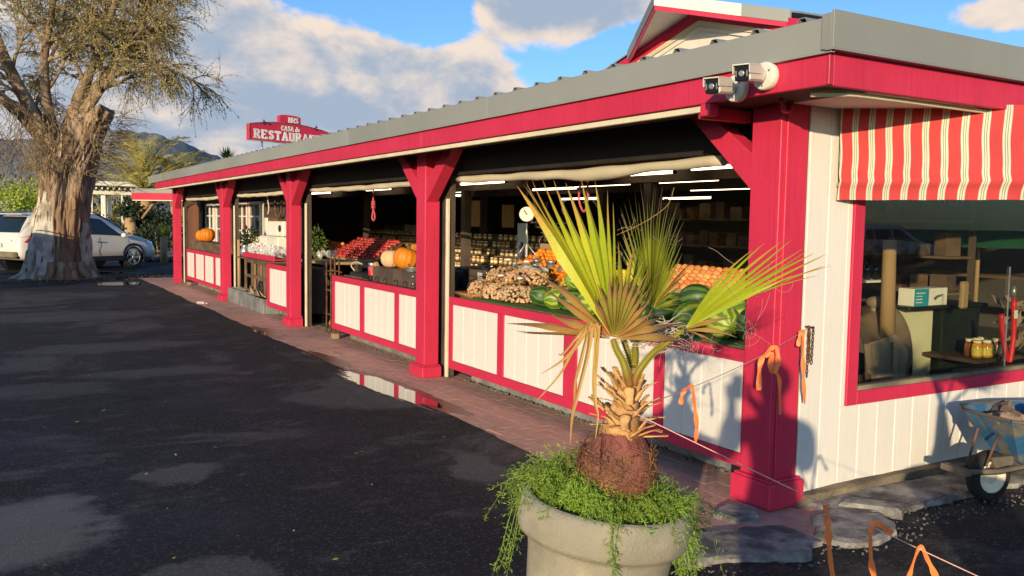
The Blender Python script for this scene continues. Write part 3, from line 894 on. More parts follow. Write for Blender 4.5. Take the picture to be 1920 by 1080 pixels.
def slope_rows(x0, z0, x1, z1, y0, y1, d, r):
    """hexagonally packed rows on a sloping board from (x0,z0) up to (x1,z1)"""
    L_ = sqrt((x1-x0)**2+(z1-z0)**2); n = int(L_/(d*.87)); out = []
    for i in range(n+1):
        f = i*d*.87/L_; x = x0+(x1-x0)*f; z = z0+(z1-z0)*f+r
        y = y0+(d*.5 if i % 2 else 0)
        while y < y1: out.append((x, y, z)); y += d*1.01
    return out
def stand(label, x0, z0, x1, z1, y0, y1, m='crate_wood'):
    t = thing('produce_stand', label, 'stand', ((x0+x1)/2, (y0+y1)/2, .02))
    bm = nb(); prism(bm, [(x0, y0, z0-.03), (x1, y0, z1-.03), (x1, y0, z1), (x0, y0, z0)], (0, y1-y0, 0)); obj('sloping_tray', bm, m, t)
    box('front_board', x0-.022, x0-.002, y0, y1, z0-.10, z0+.035, 'pale_wood', t, .003)
    for x, z in ((x0+.05, z0-.04), (x1-.05, z1-.035)):
        for y in (y0+.06, y1-.10): box('leg', x-.025, x+.025, y, y+.05, .02, z, m, t, .003)
    return t
# citrus display behind the palm
stand('sloping fruit stand of oranges left of the palm leaves', 5.05, .98, 5.60, 1.26, 7.35, 8.75)
sp = slope_rows(5.08, .98, 5.58, 1.245, 7.42, 8.72, .086, .043)
scatter_pile(ball('orange', .043, 'orange_peel'), sp, 'orange heaped left of the palm', 'orange', 'oranges heaped left of the palm')
stand('sloping fruit stand of yellow lemons behind the palm leaves', 4.80, .93, 5.25, 1.15, 6.35, 7.33)
sp = slope_rows(4.83, .93, 5.23, 1.13, 6.40, 7.30, .066, .032)
scatter_pile(ball('lemon', .032, 'lemon_peel', sc3=(1.22, .95, .95), dimple=False), sp, 'yellow lemon behind the palm', 'lemon', 'lemons behind the palm')
stand('upper tray of pale oranges right of the palm leaves', 5.00, 1.04, 5.40, 1.20, 4.75, 6.1)
sp = slope_rows(5.02, 1.04, 5.38, 1.18, 4.80, 6.07, .086, .043)
scatter_pile(ball('orange', .043, 'peach_skin'), sp, 'pale orange in upper tray right of palm', 'orange', 'pale oranges in the upper tray')
stand('lower tray of mandarins right of the palm leaves', 4.62, .93, 4.92, 1.0, 4.65, 5.9)
sp = slope_rows(4.65, .93, 4.90, .99, 4.70, 5.86, .066, .033)
scatter_pile(ball('mandarin', .033, 'orange_peel', sc3=(1, 1, .82)), sp, 'mandarin in lower tray right of palm', 'mandarin', 'mandarins in the lower tray')
# apples and peaches far inside
stand('sloping stand of dark red apples inside the second bay', 5.55, .88, 6.15, 1.20, 14.15, 16.3)
sp = slope_rows(5.58, .89, 6.12, 1.185, 14.2, 16.25, .10, .044)
scatter_pile(ball('apple', .047, 'apple_skin', 2), sp, 'dark red apple inside the second bay', 'apple', 'red apples inside the second bay')
stand('small stand of peaches beside the red apples', 5.45, .88, 5.95, 1.10, 16.45, 17.6)
sp = slope_rows(5.48, .89, 5.92, 1.09, 16.5, 17.55, .09, .042)
scatter_pile(ball('peach', .044, 'peach_skin', 2), sp, 'orange red peach left of the apples', 'peach', 'peaches left of the apples')
for k, (y, z) in enumerate(((15.9, 1.10), (15.2, 1.10), (14.5, 1.10))):
    t = thing('cardboard_box', ['cardboard box behind the red apples, nearest the peaches', 'middle cardboard box behind the red apples', 'orange printed cardboard box behind the red apples nearest the pumpkins'][k], 'box', (6.5, y, z-.25))
    box('carton', 6.32, 6.7, y-.3, y+.3, z-.24, z+.09, 'cardboard' if k < 2 else 'peach_skin', t); box('price_card', 6.312, 6.318, y-.06, y+.06, z+.0, z+.07, 'white_card', t, 0)
box('box_shelf', 6.3, 6.75, 14.1, 16.3, .8, .858, 'crate_wood', label='dark low bench holding cardboard boxes behind the apples', cat='bench')
t = thing('wall_lamp_shade', 'orange lampshade standing left of the peaches', 'lamp', (5.7, 17.35, 1.02))
bm = nb(); lathe(bm, [(.13, 1.12), (.085, 1.42)], 20, (5.72, 17.9, 0)); obj('shade', bm, 'orange_peel', t)
bm = nb(); lathe(bm, [(.07, .88), (.06, .90), (.02, .94), (.02, 1.2)], 12, (5.72, 17.9, 0)); obj('stand', bm, 'rust_iron', t)
box('shelf', 5.5, 6.0, 17.6, 18.3, .84, .88, 'crate_wood', label='dark plank shelf under the orange lampshade', cat='shelf')

# ------------------------------------------------------------ jars of honey on stepped shelves
jr = thing('jar_rack', 'long stepped rack of honey jars deep inside the stand', 'rack', (7.9, 16.5, .02))
TI = [(7.40, .74), (7.62, .87), (7.84, 1.00), (8.06, 1.13), (8.28, 1.26)]
for x, z in TI:
    box('shelf', x-.09, x+.09, 12.3, 21.2, z-.02, z, 'old_wood', jr, 0)
    box('riser', x+.092, x+.105, 12.3, 21.2, z-.15, z+.10, 'dark_wood', jr, 0)
jar0 = thing('honey_jar', 'amber honey jar with a pale lid on the stepped rack', 'jar', (7.4, 12.4, .74), 0, 'honey jars on the stepped rack')
bm = nb(); lathe(bm, [(.036, 0), (.038, .006), (.038, .075), (.029, .088)], 10); obj('glass_body', bm, 'honey', jar0, True)
bm = nb(); lathe(bm, [(.031, .0885), (.031, .108)], 10); obj('lid', bm, 'jar_lid', jar0, True)
bm = nb(); lathe(bm, [(.0386, .02), (.0386, .06)], 10, close=False); obj('label', bm, 'label_cream', jar0, True)
first = True
TL = ['amber honey jar with a pale lid on the %s step of the rack' % q for q in ('lowest', 'second', 'middle', 'fourth', 'topmost')]
jar0['label'] = TL[0]
for ti, (x, z) in enumerate(TI):
    y = 12.4
    while y < 21.1:
        if first: jar0.location = (x, y, z); first = False
        elif rnd.random() > .06: dup(jar0, (x+U(-.01, .01), y, z), U(0, 6), TL[ti])
        y += .165 if ti < 4 else .2
# ------------------------------------------------------------ watermelons on the first counter
md = ball('watermelon', .115, 'melon_dark', 3, (1.28, 1, 1), False); ml = ball('watermelon', .115, 'melon_light', 3, (1.25, 1, 1), False)
WM = [(4.03, 3.82, 0, 1.08, 0, 'big dark watermelon touching the corner post'), (4.32, 3.93, 0, 1.1, 1, 'big light green watermelon beside the corner post, behind the dark one'),
      (4.05, 4.13, 0, .98, 1, 'light green watermelon second from the corner post'), (4.34, 4.26, 0, 1., 1, 'bright light watermelon in the second row near the corner post'),
      (4.04, 4.42, 0, .95, 1, 'pale striped watermelon third from the corner post'), (4.20, 4.56, .13, .85, 0, 'dark watermelon lying on top of the others by the palm leaves'),
      (4.32, 4.6, 0, .95, 0, 'dark watermelon at the back behind the right palm leaf'), (4.05, 4.72, 0, .95, 0, 'dark watermelon at the counter edge behind the right palm leaf'),
      (4.05, 5.02, 0, .9, 1, 'light watermelon hidden behind the palm fan hub'), (4.33, 4.95, 0, 1., 0, 'dark rear watermelon behind the palm stalks'),
      (4.06, 5.32, 0, .9, 0, 'dark watermelon behind the drooping palm leaf'), (4.32, 5.3, 0, .95, 1, 'light rear watermelon behind the drooping palm leaf'),
      (4.05, 5.60, 0, .88, 1, 'light striped watermelon behind the brown palm tips'), (4.3, 5.62, 0, .92, 0, 'dark rear watermelon behind the brown palm tips'),
      (4.06, 5.86, 0, .85, 0, 'dark watermelon third from the nut bags'), (4.07, 6.10, 0, .82, 1, 'light striped watermelon second from the nut bags'),
      (4.08, 6.34, 0, .82, 0, 'dark watermelon next to the nut bags'), (4.30, 5.95, 0, .85, 1, 'bright green rear watermelon close to the nut bags'), (4.19, 6.0, .17, .78, 1, 'small light watermelon lying on top near the nut bags')]
for i, (x, y, dz, s, li, lab) in enumerate(WM):
    src = ml if li else md
    r = (U(-.3, .3), U(-.25, .25), U(0, 3.1))
    l = (x, y, CT+.010+.115*s+dz)
    if not src.get('label'): src.location = l; src.rotation_euler = r; src.scale = (s, s, s); tags(src, lab, 'watermelon', 'watermelons on the counter')
    else: inst(src, l, r, s, lab, cat='watermelon', group='watermelons on the counter')
# ------------------------------------------------------------ clear bags of nuts
def nutbag(label, c, rz, sx=.20, sy=.17, sz=.13, m='nut_shell', r=.021):
    t = thing('nut_bag', label, 'bag', c, rz, 'clear bags of nuts on the turf')
    bm = nb()
    n = 0
    for k in range(1600):
        p = Vector((U(-1, 1), U(-1, 1), U(0, 1)))
        if abs(p.x)**3+abs(p.y)**3+p.z**3 > 1 or abs(p.x)**3+abs(p.y)**3+p.z**3 < .42: continue
        sph(bm, (p.x*sx, p.y*sy, p.z*sz+.018), r*U(.72, .95), 1, (1, U(.85, 1), U(.85, 1))); n += 1
        if n > 330: break
    obj('nuts', bm, m, t, True, kind='stuff')
    bm = nb()
    lathe(bm, [(.75, 0), (1.04, .15), (1.06, .6), (.9, 1.0), (.45, 1.25), (.14, 1.42), (.12, 1.5), (.3, 1.72), (.34, 1.85)], 22, T=Matrix.Diagonal((sx+.012, sy+.012, sz+.02, 1)), close=False,
          fn=lambda a, z: 1+.05*sin(a*9+z*4)+.04*sin(a*5+2))
    obj('plastic_film', bm, 'clear_film', t, True)
    bm = nb(); lathe(bm, [(.03, sz*1.66), (.032, sz*1.72), (.03, sz*1.78)], 10, close=False); obj('tie', bm, 'white_card', t, True)
    return t
g0 = nutbag('clear nut bag at the left front of the pile, beside the wicker tray', (4.26, 7.62, CT+.008), .2)
NB = [((4.17, 7.22, CT+.008), 1.2, 'clear nut bag second from the wicker tray, at the front'), ((4.14, 6.82, CT+.008), 2.1, 'clear nut bag next to the watermelons at the front'),
      ((4.55, 7.45, CT+.008), .8, 'clear nut bag behind the front left bag'), ((4.52, 7.0, CT+.008), 2.7, 'clear nut bag at the back beside the watermelons'),
      ((4.36, 7.42, CT+.15), 3.4, 'clear nut bag resting on top at the left of the pile'), ((4.33, 7.02, CT+.15), 5., 'clear nut bag resting on top in the middle of the pile')]
for c, rz, lab in NB: dup(g0, c, rz, lab)
for k, (c, lab) in enumerate((((4.52, 6.62, CT+.01), 'small white topped nut bag left of the green melons'), ((4.50, 6.32, CT+.01), 'small white topped nut bag behind the green melons'), ((4.74, 6.82, CT+.01), 'small clear nut bag at the back under the basket'))):
    dup(g0, c, k*1.3, lab, scale=.75)
# wicker tray, folded cream bag, hanging scale and basket
t = thing('wicker_tray', 'flat wicker tray at the left end of the turf', 'tray', (4.1, 7.62, CT))
bm = nb()
for k in range(9): tube(bm, [(3.93+.042*k, 7.34, CT+.02), (3.93+.042*k, 7.68, CT+.02)], .011, 6)
obj('weave', bm, 'wicker', t)
bm = nb(); tube(bm, [(3.91, 7.33, CT+.035), (4.29, 7.33, CT+.035), (4.29, 7.69, CT+.035), (3.91, 7.69, CT+.035), (3.91, 7.33, CT+.035)], .014, 8); obj('rim', bm, 'wicker', t)
t = thing('carrier_bag', 'crumpled cream carrier bag with dark print on top of the nut bags', 'bag', (4.6, 7.45, 1.1))
bm = nb(); sph(bm, (0, 0, 0), 1, 3, (.16, .24, .065))
for v in bm.verts:
    v.co += v.co.normalized()*.05*noise.noise(v.co*9); v.co = Vector((4.62+v.co.x, 7.45+v.co.y, 1.135+v.co.z))
obj('body', bm, 'white_card', t)
for q in ((7.55, 1.16), (7.36, 1.155)):
    bm = nb(); sph(bm, (4.52, q[0], q[1]), 1, 2, (.04, .065, .028)); obj('print', bm, 'black_plastic', t)
hs = thing('hanging_scale', 'round hanging market scale with chains over the wicker basket', 'scale', (4.85, 7.88, 1.02))
bm = nb(); Tm = Matrix.Translation((4.85, 7.88, 1.70)) @ Matrix.Rotation(-.55, 4, 'Z') @ Matrix.Rotation(pi/2, 4, 'X')
lathe(bm, [(.075, -.04), (.082, -.03), (.082, .03), (.075, .04)], 28, T=Tm); obj('case', bm, 'galv', hs)
bm = nb(); lathe(bm, [(.073, .0405), (.073, .044)], 28, T=Tm); lathe(bm, [(.073, -.044), (.073, -.0405)], 28, T=Tm); obj('dial', bm, 'scale_face', hs)
bm = nb(); bx(bm, -.005, .005, -.01, .055, .044, .047, 0, Tm @ Matrix.Rotation(.6, 4, 'Z')); bx(bm, -.005, .005, -.01, .055, -.048, -.0445, 0, Tm @ Matrix.Rotation(.6, 4, 'Z')); obj('needle', bm, 'black_iron', hs)
bm = nb(); tube(bm, [(4.85, 7.88, 1.80), (4.85, 7.88, 2.3)], .006, 6); obj('hook', bm, 'galv', hs)
bm = nb(); tube(bm, [(4.85, 7.88, 1.6), (4.85, 7.88, 1.40)], .01, 6)
for dx, dy in ((-.2, -.1), (.2, -.1), (0, .24), (-.1, .2)): tube(bm, [(4.85, 7.88, 1.40), (4.85+dx, 7.88+dy, 1.11)], .006, 5)
obj('chain', bm, 'galv', hs)
bk = thing('wicker_basket', 'round wicker basket hanging under the market scale', 'basket', (4.85, 7.88, .96))
bm = nb()
for k in range(9):
    z = 1.0+.014*k; r = .16+.011*k
    tube(bm, [(4.85+r*cos(a*pi/12), 7.88+r*sin(a*pi/12), z+.004*sin(a*6+k*3)) for a in range(25)], .0085, 5)
lathe(bm, [(.02, .99), (.15, .992), (.235, 1.115)], 24, (4.85, 7.88, 0), close=False); obj('weave', bm, 'wicker', bk)
bm = nb(); tube(bm, [(4.85+.255*cos(a*pi/14), 7.88+.255*sin(a*pi/14), 1.125) for a in range(29)], .014, 6); obj('rim', bm, 'wicker', bk)
box('plank_ledge', 4.55, 5.03, 6.4, 8.9, .905, .93, 'cardboard', label='thin brown plank ledge under the hanging basket', cat='ledge').location = (0, 0, 0)
# bins, crate, board and poster left of the nuts
def tub(label, x, y, z, w_, d, h, m):
    t = thing('storage_bin', label, 'bin', (x, y, z))
    bm = nb(); prism(bm, [(x-w_*.42, y-d*.42, z), (x+w_*.42, y-d*.42, z), (x+w_*.42, y+d*.42, z), (x-w_*.42, y+d*.42, z)], (0, 0, h))
    for v in bm.verts:
        if v.co.z > z+h*.5: v.co.x = x+(v.co.x-x)*1.15; v.co.y = y+(v.co.y-y)*1.15
    obj('tub', bm, m, t); box('lid', x-w_*.53, x+w_*.53, y-d*.53, y+d*.53, z+h+.001, z+h+.05, m, t, .01); return t
tub('dark navy plastic bin with a lid behind the crimson post', 4.62, 8.75, .42, .42, .55, .62, 'navy_plastic')
tub('second navy bin farther inside behind the stencilled crate', 5.3, 9.35, .35, .4, .5, .66, 'navy_plastic')
t = thing('stencilled_crate', 'dark wooden crate with white stencilled lettering left of the nut bags', 'crate', (4.45, 8.12, .87))
y0, y1, x0, x1 = 7.82, 8.32, 4.40, 4.72
for k in range(3): box('slat', x0-.012, x0, y0, y1, .885+.075*k, .885+.075*k+.07, 'crate_wood', t, .003)
for k in range(3): box('slat', x0, x1, y0-.012, y0, .885+.075*k, .885+.075*k+.07, 'crate_wood', t, .003)
box('base', x0, x1, y0, y1, .873, .886, 'crate_wood', t, 0); box('back', x1, x1+.012, y0, y1, .885, 1.105, 'crate_wood', t, .002)
for j, (z, s) in enumerate(((1.062, .03), (1.02, .035), (.975, .035), (.93, .02))):
    bm = nb()
    for q in range(4):
        ya = 8.0+.036*q
        if j < 3 and q == 3: continue
        bx(bm, x0-.0145, x0-.0125, ya, ya+.024, z-s*.5, z+s*.5); 
        if j < 3: bx(bm, x0-.0155, x0-.0148, ya+.007, ya+.017, z-s*.2, z+s*.2, mi=1)
    obj('stencil', bm, ['white_card', 'crate_wood'], t)
box('stand_base', 4.2, 5.0, 7.76, 9.1, .02, .42, 'dark_wood', label='dark low box bench under the navy bin', cat='bench')
for k, y in enumerate((8.3, 8.0, 7.75)):
    bm = nb(); sph(bm, (5.25, y, 1.10), .075, 2, (1, 1, 1.05)); lathe(bm, [(.05, 1.17), (.055, 1.2)], 14, (5.25, y, 0))
    obj('glass_jug', bm, 'steel', label=['round glass jug behind the crate, nearest the navy bin', 'middle round glass jug behind the crate', 'round glass jug behind the crate nearest the cream bag'][k], cat='jug', group='round jugs behind the crate')
box('jug_table', 4.95, 5.04, 7.6, 8.6, .98, 1.015, 'old_wood', label='narrow old plank under the glass jugs', cat='plank')
box('jug_bench', 5.05, 5.7, 7.6, 9.2, .98, 1.012, 'old_wood', label='old wooden bench top behind the stencilled crate', cat='bench')
box('plywood_sheet', 6.60, 6.62, 9.3, 10.35, .6, 1.32, 'pale_wood', label='pale plywood sheet leaning inside left of the oranges', cat='board')
t = thing('poster_stand', 'white sign card with a pink heart standing before the jars', 'sign', (6.2, 10.25, .9))
card = box('card', 6.195, 6.205, 10.05, 10.30, 1.15, 1.60, 'white_card', t, 0)
bm = nb()
hp = [(6.193, 10.175+.07*(16*sin(a)**3)/16, 1.25+.07*(13*cos(a)-5*cos(2*a)-2*cos(3*a)-cos(4*a))/16) for a in [k*pi/10 for k in range(20)]]
prism(bm, hp, (-.002, 0, 0)); obj('heart', bm, 'pink_rope', t)
bm = nb(); tube(bm, [(6.22, 10.15, .02), (6.22, 10.15, 1.2)], .012, 6); obj('stem', bm, 'black_iron', t)
bm = nb(); tube(bm, [(5.9, 9.7, 1.35), (5.75, 9.2, .55)], .018, 6); obj('dark_pole', bm, 'black_iron', label='dark slanting pole between the poster and the oranges', cat='pole')
# ------------------------------------------------------------ second counter
def pumpkin(label, c, r, sq, m, ribs=11, rz=0., stem=True, par=None, tilt=0.):
    t = thing('pumpkin', label, 'pumpkin', c, rz)
    T = Matrix.Translation((0, 0, r*sq)) @ Matrix.Rotation(tilt, 4, 'X')
    bm = nb()
    prof = [(r*max(.05, sin(pi*k/16)**.72), -cos(pi*k/16)*r*sq - (.0 if k < 13 else .10*r*sq*((k-12)/4)**2)) for k in range(17)]
    lathe(bm, prof, 66, T=T, fn=lambda a, z: 1-.085*(1-abs(sin(a*ribs/2)))**2.2+.02*sin(a*3+1))
    obj('body', bm, m, t, True)
    if stem:
        bm = nb(); tube(bm, [T @ Vector(p) for p in ((0, 0, r*sq*.78), (0.005, 0, r*sq*1.02), (.03, .01, r*sq*1.22))], [.032, .02, .024], 7); obj('stem', bm, 'stem_green', t, True)
    return t
def crate(label, x0, x1, y0, y1, z0, z1, n=2, m='crate_wood', knob=False):
    t = thing('wooden_crate', label, 'crate', ((x0+x1)/2, (y0+y1)/2, z0))
    h = (z1-z0)/n
    for k in range(n):
        za, zb = z0+h*k+.002, z0+h*(k+1)-.002
        box('slat', x0, x0+.015, y0, y1, za, zb, m, t, .003); box('slat', x1-.015, x1, y0, y1, za, zb, m, t, .003)
        box('slat', x0+.016, x1-.016, y0, y0+.015, za, zb, m, t, .003); box('slat', x0+.016, x1-.016, y1-.015, y1, za, zb, m, t, .003)
    box('lid', x0+.016, x1-.016, y0+.016, y1-.016, z1-.03, z1-.012, m, t, 0)
    if knob:
        for z in (z0+.05, z0+.13):
            bm = nb(); sph(bm, (x0-.008, y0+.32, z), .014, 2); obj('knob', bm, 'galv', t)
    return t
crate('dark wooden crate on the second counter, left one under the pale pumpkin', 3.93, 4.32, 9.33, 9.92, CT, 1.058, 1)
crate('dark wooden crate with two metal knobs beside the crimson post', 3.93, 4.30, 8.40, 9.31, CT, 1.05, 1, knob=True)
pumpkin('pale cream ribbed pumpkin on the dark crate', (4.10, 9.76, 1.045), .125, .86, 'pumpkin_pale', 10, .3)
pumpkin('large bright orange pumpkin on the dark crate beside the pale one', (4.14, 9.40, 1.04), .155, .84, 'pumpkin_orange', 13, 1., tilt=.25)
t = thing('metal_tin', 'round metal tin on the crate in front of the orange pumpkin', 'tin', (4.02, 8.98, 1.043))
bm = nb(); lathe(bm, [(.085, 1.042), (.088, 1.048), (.088, 1.09), (.09, 1.094), (.08, 1.092)], 24, (4.03, 8.96, 0)); obj('can', bm, 'steel', t)
t = thing('dried_flowers', 'dry dark flower sprigs lying on the crate by the tin', 'sprigs', (4.05, 8.75, 1.045))
bm = nb()
for k in range(26):
    p = Vector((4.08+U(-.1, .1), 8.72+U(-.2, .16), 1.05)); q = p+Vector((U(-.07, .07), U(-.1, .1), U(.02, .10)))
    tube(bm, [p, q], .004, 4); sph(bm, q, U(.008, .018), 1)
obj('sprig', bm, 'stem_green', t)
# black scroll hooks on the counter edge
for k, y in enumerate((9.75, 9.5, 9.18, 8.92, 8.7)):
    bm = nb(); tube(bm, [(3.915, y+.05*cos(a), CT+.035+.03*sin(a)) for a in [q*pi/8-.3 for q in range(12)]], .004, 5)
    obj('wire_hook', bm, 'black_iron', label='thin dark wire loop on the counter edge before the crates', cat='wire loop', group='wire loops before the crates')
# iron kitchen scale, thermos, cork board, old planks on the left of the second counter
t = thing('iron_scale', 'old dark iron scale on the second counter', 'scale', (4.2, 10.75, CT))
box('base', 4.05, 4.3, 10.35, 11.05, CT, CT+.05, 'black_iron', t, .012)
bm = nb(); tube(bm, spline([(4.18, 10.5, CT+.05), (4.18, 10.6, CT+.12), (4.18, 10.9, CT+.13), (4.18, 11.0, CT+.05)], 6), .03, 8); obj('beam', bm, 'black_iron', t)
bm = nb(); lathe(bm, [(.05, CT+.12), (.03, CT+.15), (.09, CT+.2), (.15, CT+.215), (.155, CT+.225)], 20, (4.18, 10.62, 0)); obj('pan', bm, 'black_iron', t)
bm = nb(); tube(bm, spline([(4.12, 11.05, CT+.06), (4.1, 11.12, CT+.13), (4.12, 11.0, CT+.18), (4.15, 10.85, CT+.16)], 6), .01, 6); obj('rope', bm, 'thread', t)
t = thing('thermos', 'pink and red flask with a silver cap on the second counter', 'flask', (4.05, 10.28, CT))
bm = nb(); lathe(bm, [(.045, CT), (.05, CT+.01), (.05, CT+.15), (.046, CT+.165)], 20, (4.05, 10.24, 0)); obj('flask', bm, 'pink_rope', t)
bm = nb(); lathe(bm, [(.047, CT+.166), (.05, CT+.17), (.05, CT+.205), (.045, CT+.21)], 20, (4.05, 10.24, 0)); obj('cap', bm, 'galv', t)
bm = nb(); lathe(bm, [(.0506, CT+.04), (.0506, CT+.11)], 20, (4.05, 10.24, 0), close=False); obj('sticker', bm, 'red_handle', t)
box('black_box', 3.95, 4.12, 10.05, 10.35, CT, CT+.055, 'black_plastic', label='small black box next to the pink flask', cat='box', bev=.008)
bm = nb()
pts = []
for k in range(10): pts.append((4.0+.01*rnd.random(), 10.02+.045*sin(k*1.9)*.3, CT+.22*k/9))
prism(bm, [(4.0, 9.98, CT), (4.0, 10.10, CT), (4.0, 10.12, CT+.08), (4.0, 10.08, CT+.12), (4.0, 10.1, CT+.2), (4.0, 10.03, CT+.23), (4.0, 9.97, CT+.17), (4.0, 9.99, CT+.09)], (.04, 0, 0))
obj('cork_piece', bm, 'cork', label='upright ragged piece of cork bark left of the dark crate', cat='cork bark')
for k in range(4):
    box('loose_board', 3.95, 4.55, 10.15+.22*k, 10.33+.22*k, CT-.003, CT+.012, 'old_wood', label=['loose grey board under the flask', 'loose grey board under the iron scale pan', 'loose grey board at the middle of the iron scale', 'loose grey board at the left end of the second counter'][k], cat='board', group='loose boards on the second counter')
# pink rope noose hanging from the beam
t = thing('rope_noose', 'pink rope tied in a noose hanging over the second counter', 'rope', (4.35, 10.9, 1.63))
bm = nb(); tube(bm, spline([(4.3, 10.84, 2.1), (4.3, 10.845, 1.9), (4.3, 10.835, 1.75), (4.3, 10.80, 1.70), (4.3, 10.785, 1.64), (4.3, 10.83, 1.605), (4.3, 10.88, 1.64), (4.3, 10.865, 1.70), (4.3, 10.84, 1.75)], 7), .012, 7); obj('loop', bm, 'pink_rope', t)
bm = nb()
for k in range(5): tube(bm, [(4.3+.022*cos(a*pi/4), 10.84+.022*sin(a*pi/4), 1.76+.02*k+.002*a) for a in range(9)], .010, 6)
obj('knot', bm, 'pink_rope', t)
# second cord near the palm
bm = nb(); tube(bm, spline([(4.3, 6.05, 2.02), (4.3, 6.12, 1.95), (4.3, 6.14, 1.82), (4.3, 6.08, 1.72), (4.3, 6.03, 1.74), (4.3, 6.01, 1.86), (4.3, 6.03, 2.02)], 6), .010, 6)
obj('cord_loop', bm, 'pink_rope', label='pink cord loop hanging behind the palm tips', cat='cord')
# rusty trellis by the entrance
t = thing('iron_trellis', 'rusty forged iron trellis at the entrance left of the second counter', 'trellis', (4.0, 11.65, .02))
for y in (11.32, 11.50, 11.66, 11.84):
    bm = nb(); tube(bm, spline([(4.0, y, .02), (4.01, y+U(-.02, .02), .5), (4.0, y, 1.08+U(-.06, .05))], 5), .013, 6); obj('upright', bm, 'rust_iron', t)
for z in (.30, .62, .90):
    bm = nb(); tube(bm, spline([(4.01, 11.25, z), (4.02, 11.5, z+U(-.02, .02)), (4.01, 11.92, z+U(-.02, .02))], 4), .011, 6); obj('crossbar', bm, 'rust_iron', t)
for k in range(6):
    c = (11.4+.09*k, .72+.12*(k % 2))
    bm = nb(); tube(bm, [(4.0, c[0]+.05*cos(a*.6)*(1-a*.06), c[1]+.05*sin(a*.6)*(1-a*.06)) for a in range(12)], .007, 5); obj('scroll', bm, 'rust_iron', t)
# ------------------------------------------------------------ inside the far bays: red framed french windows, fridge, door
iw = thing('inner_house_wall', 'dark inner house wall with white french windows behind the far counters', 'wall', (4.7, 20, .02))
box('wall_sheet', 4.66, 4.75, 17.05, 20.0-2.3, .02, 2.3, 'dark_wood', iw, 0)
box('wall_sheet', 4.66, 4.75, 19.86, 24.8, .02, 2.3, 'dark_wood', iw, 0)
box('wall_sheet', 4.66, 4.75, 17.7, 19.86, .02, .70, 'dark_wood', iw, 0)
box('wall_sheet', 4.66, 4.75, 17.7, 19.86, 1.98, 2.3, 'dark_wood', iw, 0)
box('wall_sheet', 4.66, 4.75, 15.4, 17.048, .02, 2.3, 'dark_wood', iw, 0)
box('frame_strip', 4.64, 4.658, 17.62, 17.70, .7, 1.95, 'window_white', iw, .003)
def fwin(y0, y1, z0, z1, red=True):
    bm = nb()
    for a, c_ in ((y0, y0+.05), (y1-.05, y1)): bx(bm, 4.60, 4.655, a, c_, z0, z1, .003)
    for a, c_ in ((z0, z0+.06), (z1-.06, z1)): bx(bm, 4.601, 4.654, y0+.05, y1-.05, a, c_, .003)
    ym = (y0+y1)/2; bx(bm, 4.605, 4.65, ym-.018, ym+.018, z0+.06, z1-.06, .002)
    for k in range(1, 4): z = z0+(z1-z0)*k/4; bx(bm, 4.608, 4.648, y0+.05, y1-.05, z-.014, z+.014, .002)
    w_ = obj('window', bm, 'window_white', iw)
    box('pane', 4.63, 4.634, y0+.05, y1-.05, z0+.06, z1-.06, 'car_glass', w_, 0)
    if red: box('red_post', 4.61, 4.655, y1+.02, y1+.10, z0, z1, 'red_paint', iw, .003)
for y0 in (17.72, 18.80, 20.9, 22.1): fwin(y0, y0+.92, .72, 1.95)
t = thing('plank_door', 'brown plank door with an arched dark frame in the farthest bay', 'door', (4.55, 23.8, .02))
for k in range(5): box('plank', 4.5, 4.53, 22.95+.36*k+.004, 22.95+.36*(k+1)-.004, .05, 1.94, 'brown_door', t, .004)
bm = nb(); pts = [(4.49, 22.9, 1.72), (4.49, 22.9, 2.1), (4.49, 24.85, 2.1), (4.49, 24.85, 1.72)] + [(4.49, 23.85+.98*cos(a), 1.72+.22*sin(a)) for a in [pi*k/10 for k in range(0, 11)]]
prism(bm, pts[:4]+pts[5:-1], (-.03, 0, 0)); obj('arch', bm, 'dark_wood', t)
# fridge and cooker, cream white
t = thing('white_fridge', 'cream white fridge standing in sun behind the plastic bags', 'fridge', (4.6, 16.2, .02))
box('cabinet', 4.35, 4.64, 15.55, 16.95, .05, 1.28, 'fridge_white', t, .02); box('door', 4.325, 4.348, 15.57, 16.2, .08, 1.26, 'fridge_white', t, .01); box('door', 4.325, 4.348, 16.215, 16.93, .08, 1.26, 'fridge_white', t, .01)
for y in (16.17, 16.25): box('handle', 4.30, 4.324, y-.01, y+.01, .7, 1.1, 'galv', t, .004)
t = thing('white_cooker', 'cream enamel cooker top with a dark dial above the fridge', 'cooker', (4.6, 16.0, 1.29))
box('body', 4.42, 4.64, 15.45, 16.45, 1.29, 1.56, 'fridge_white', t, .015)
bm = nb(); lathe(bm, [(.06, 0), (.06, .02)], 18, T=Matrix.Translation((4.42, 15.62, 1.43)) @ Matrix.Rotation(-pi/2, 4, 'Y')); obj('dial', bm, 'black_iron', t)
box('brown_plank', 4.58, 4.645, 16.5, 17.02, 1.29, 1.62, 'brown_door', label='small brown wooden plank sheet left of the cream cooker', cat='board')
box('white_strip', 4.60, 4.64, 17.2, 17.38, .7, 1.62, 'window_white', label='narrow white board leaning on the wall beside the french window', cat='board')  # narrow upright board in plain window white
t = thing('wall_clock', 'round pale disc hanging on the dark wall beside the red post', 'clock', (4.6, 15.3, 1.75))
bm = nb(); lathe(bm, [(.20, -.02), (.21, 0), (.20, .02)], 26, T=Matrix.Translation((4.45, 14.75, 1.78)) @ Matrix.Rotation(-pi/2, 4, 'Y')); obj('disc', bm, 'cream_trim', t)
bm = nb(); tube(bm, [(4.45, 14.75, 1.98), (4.45, 14.75, 2.3)], .008, 5); obj('hook', bm, 'black_iron', t)
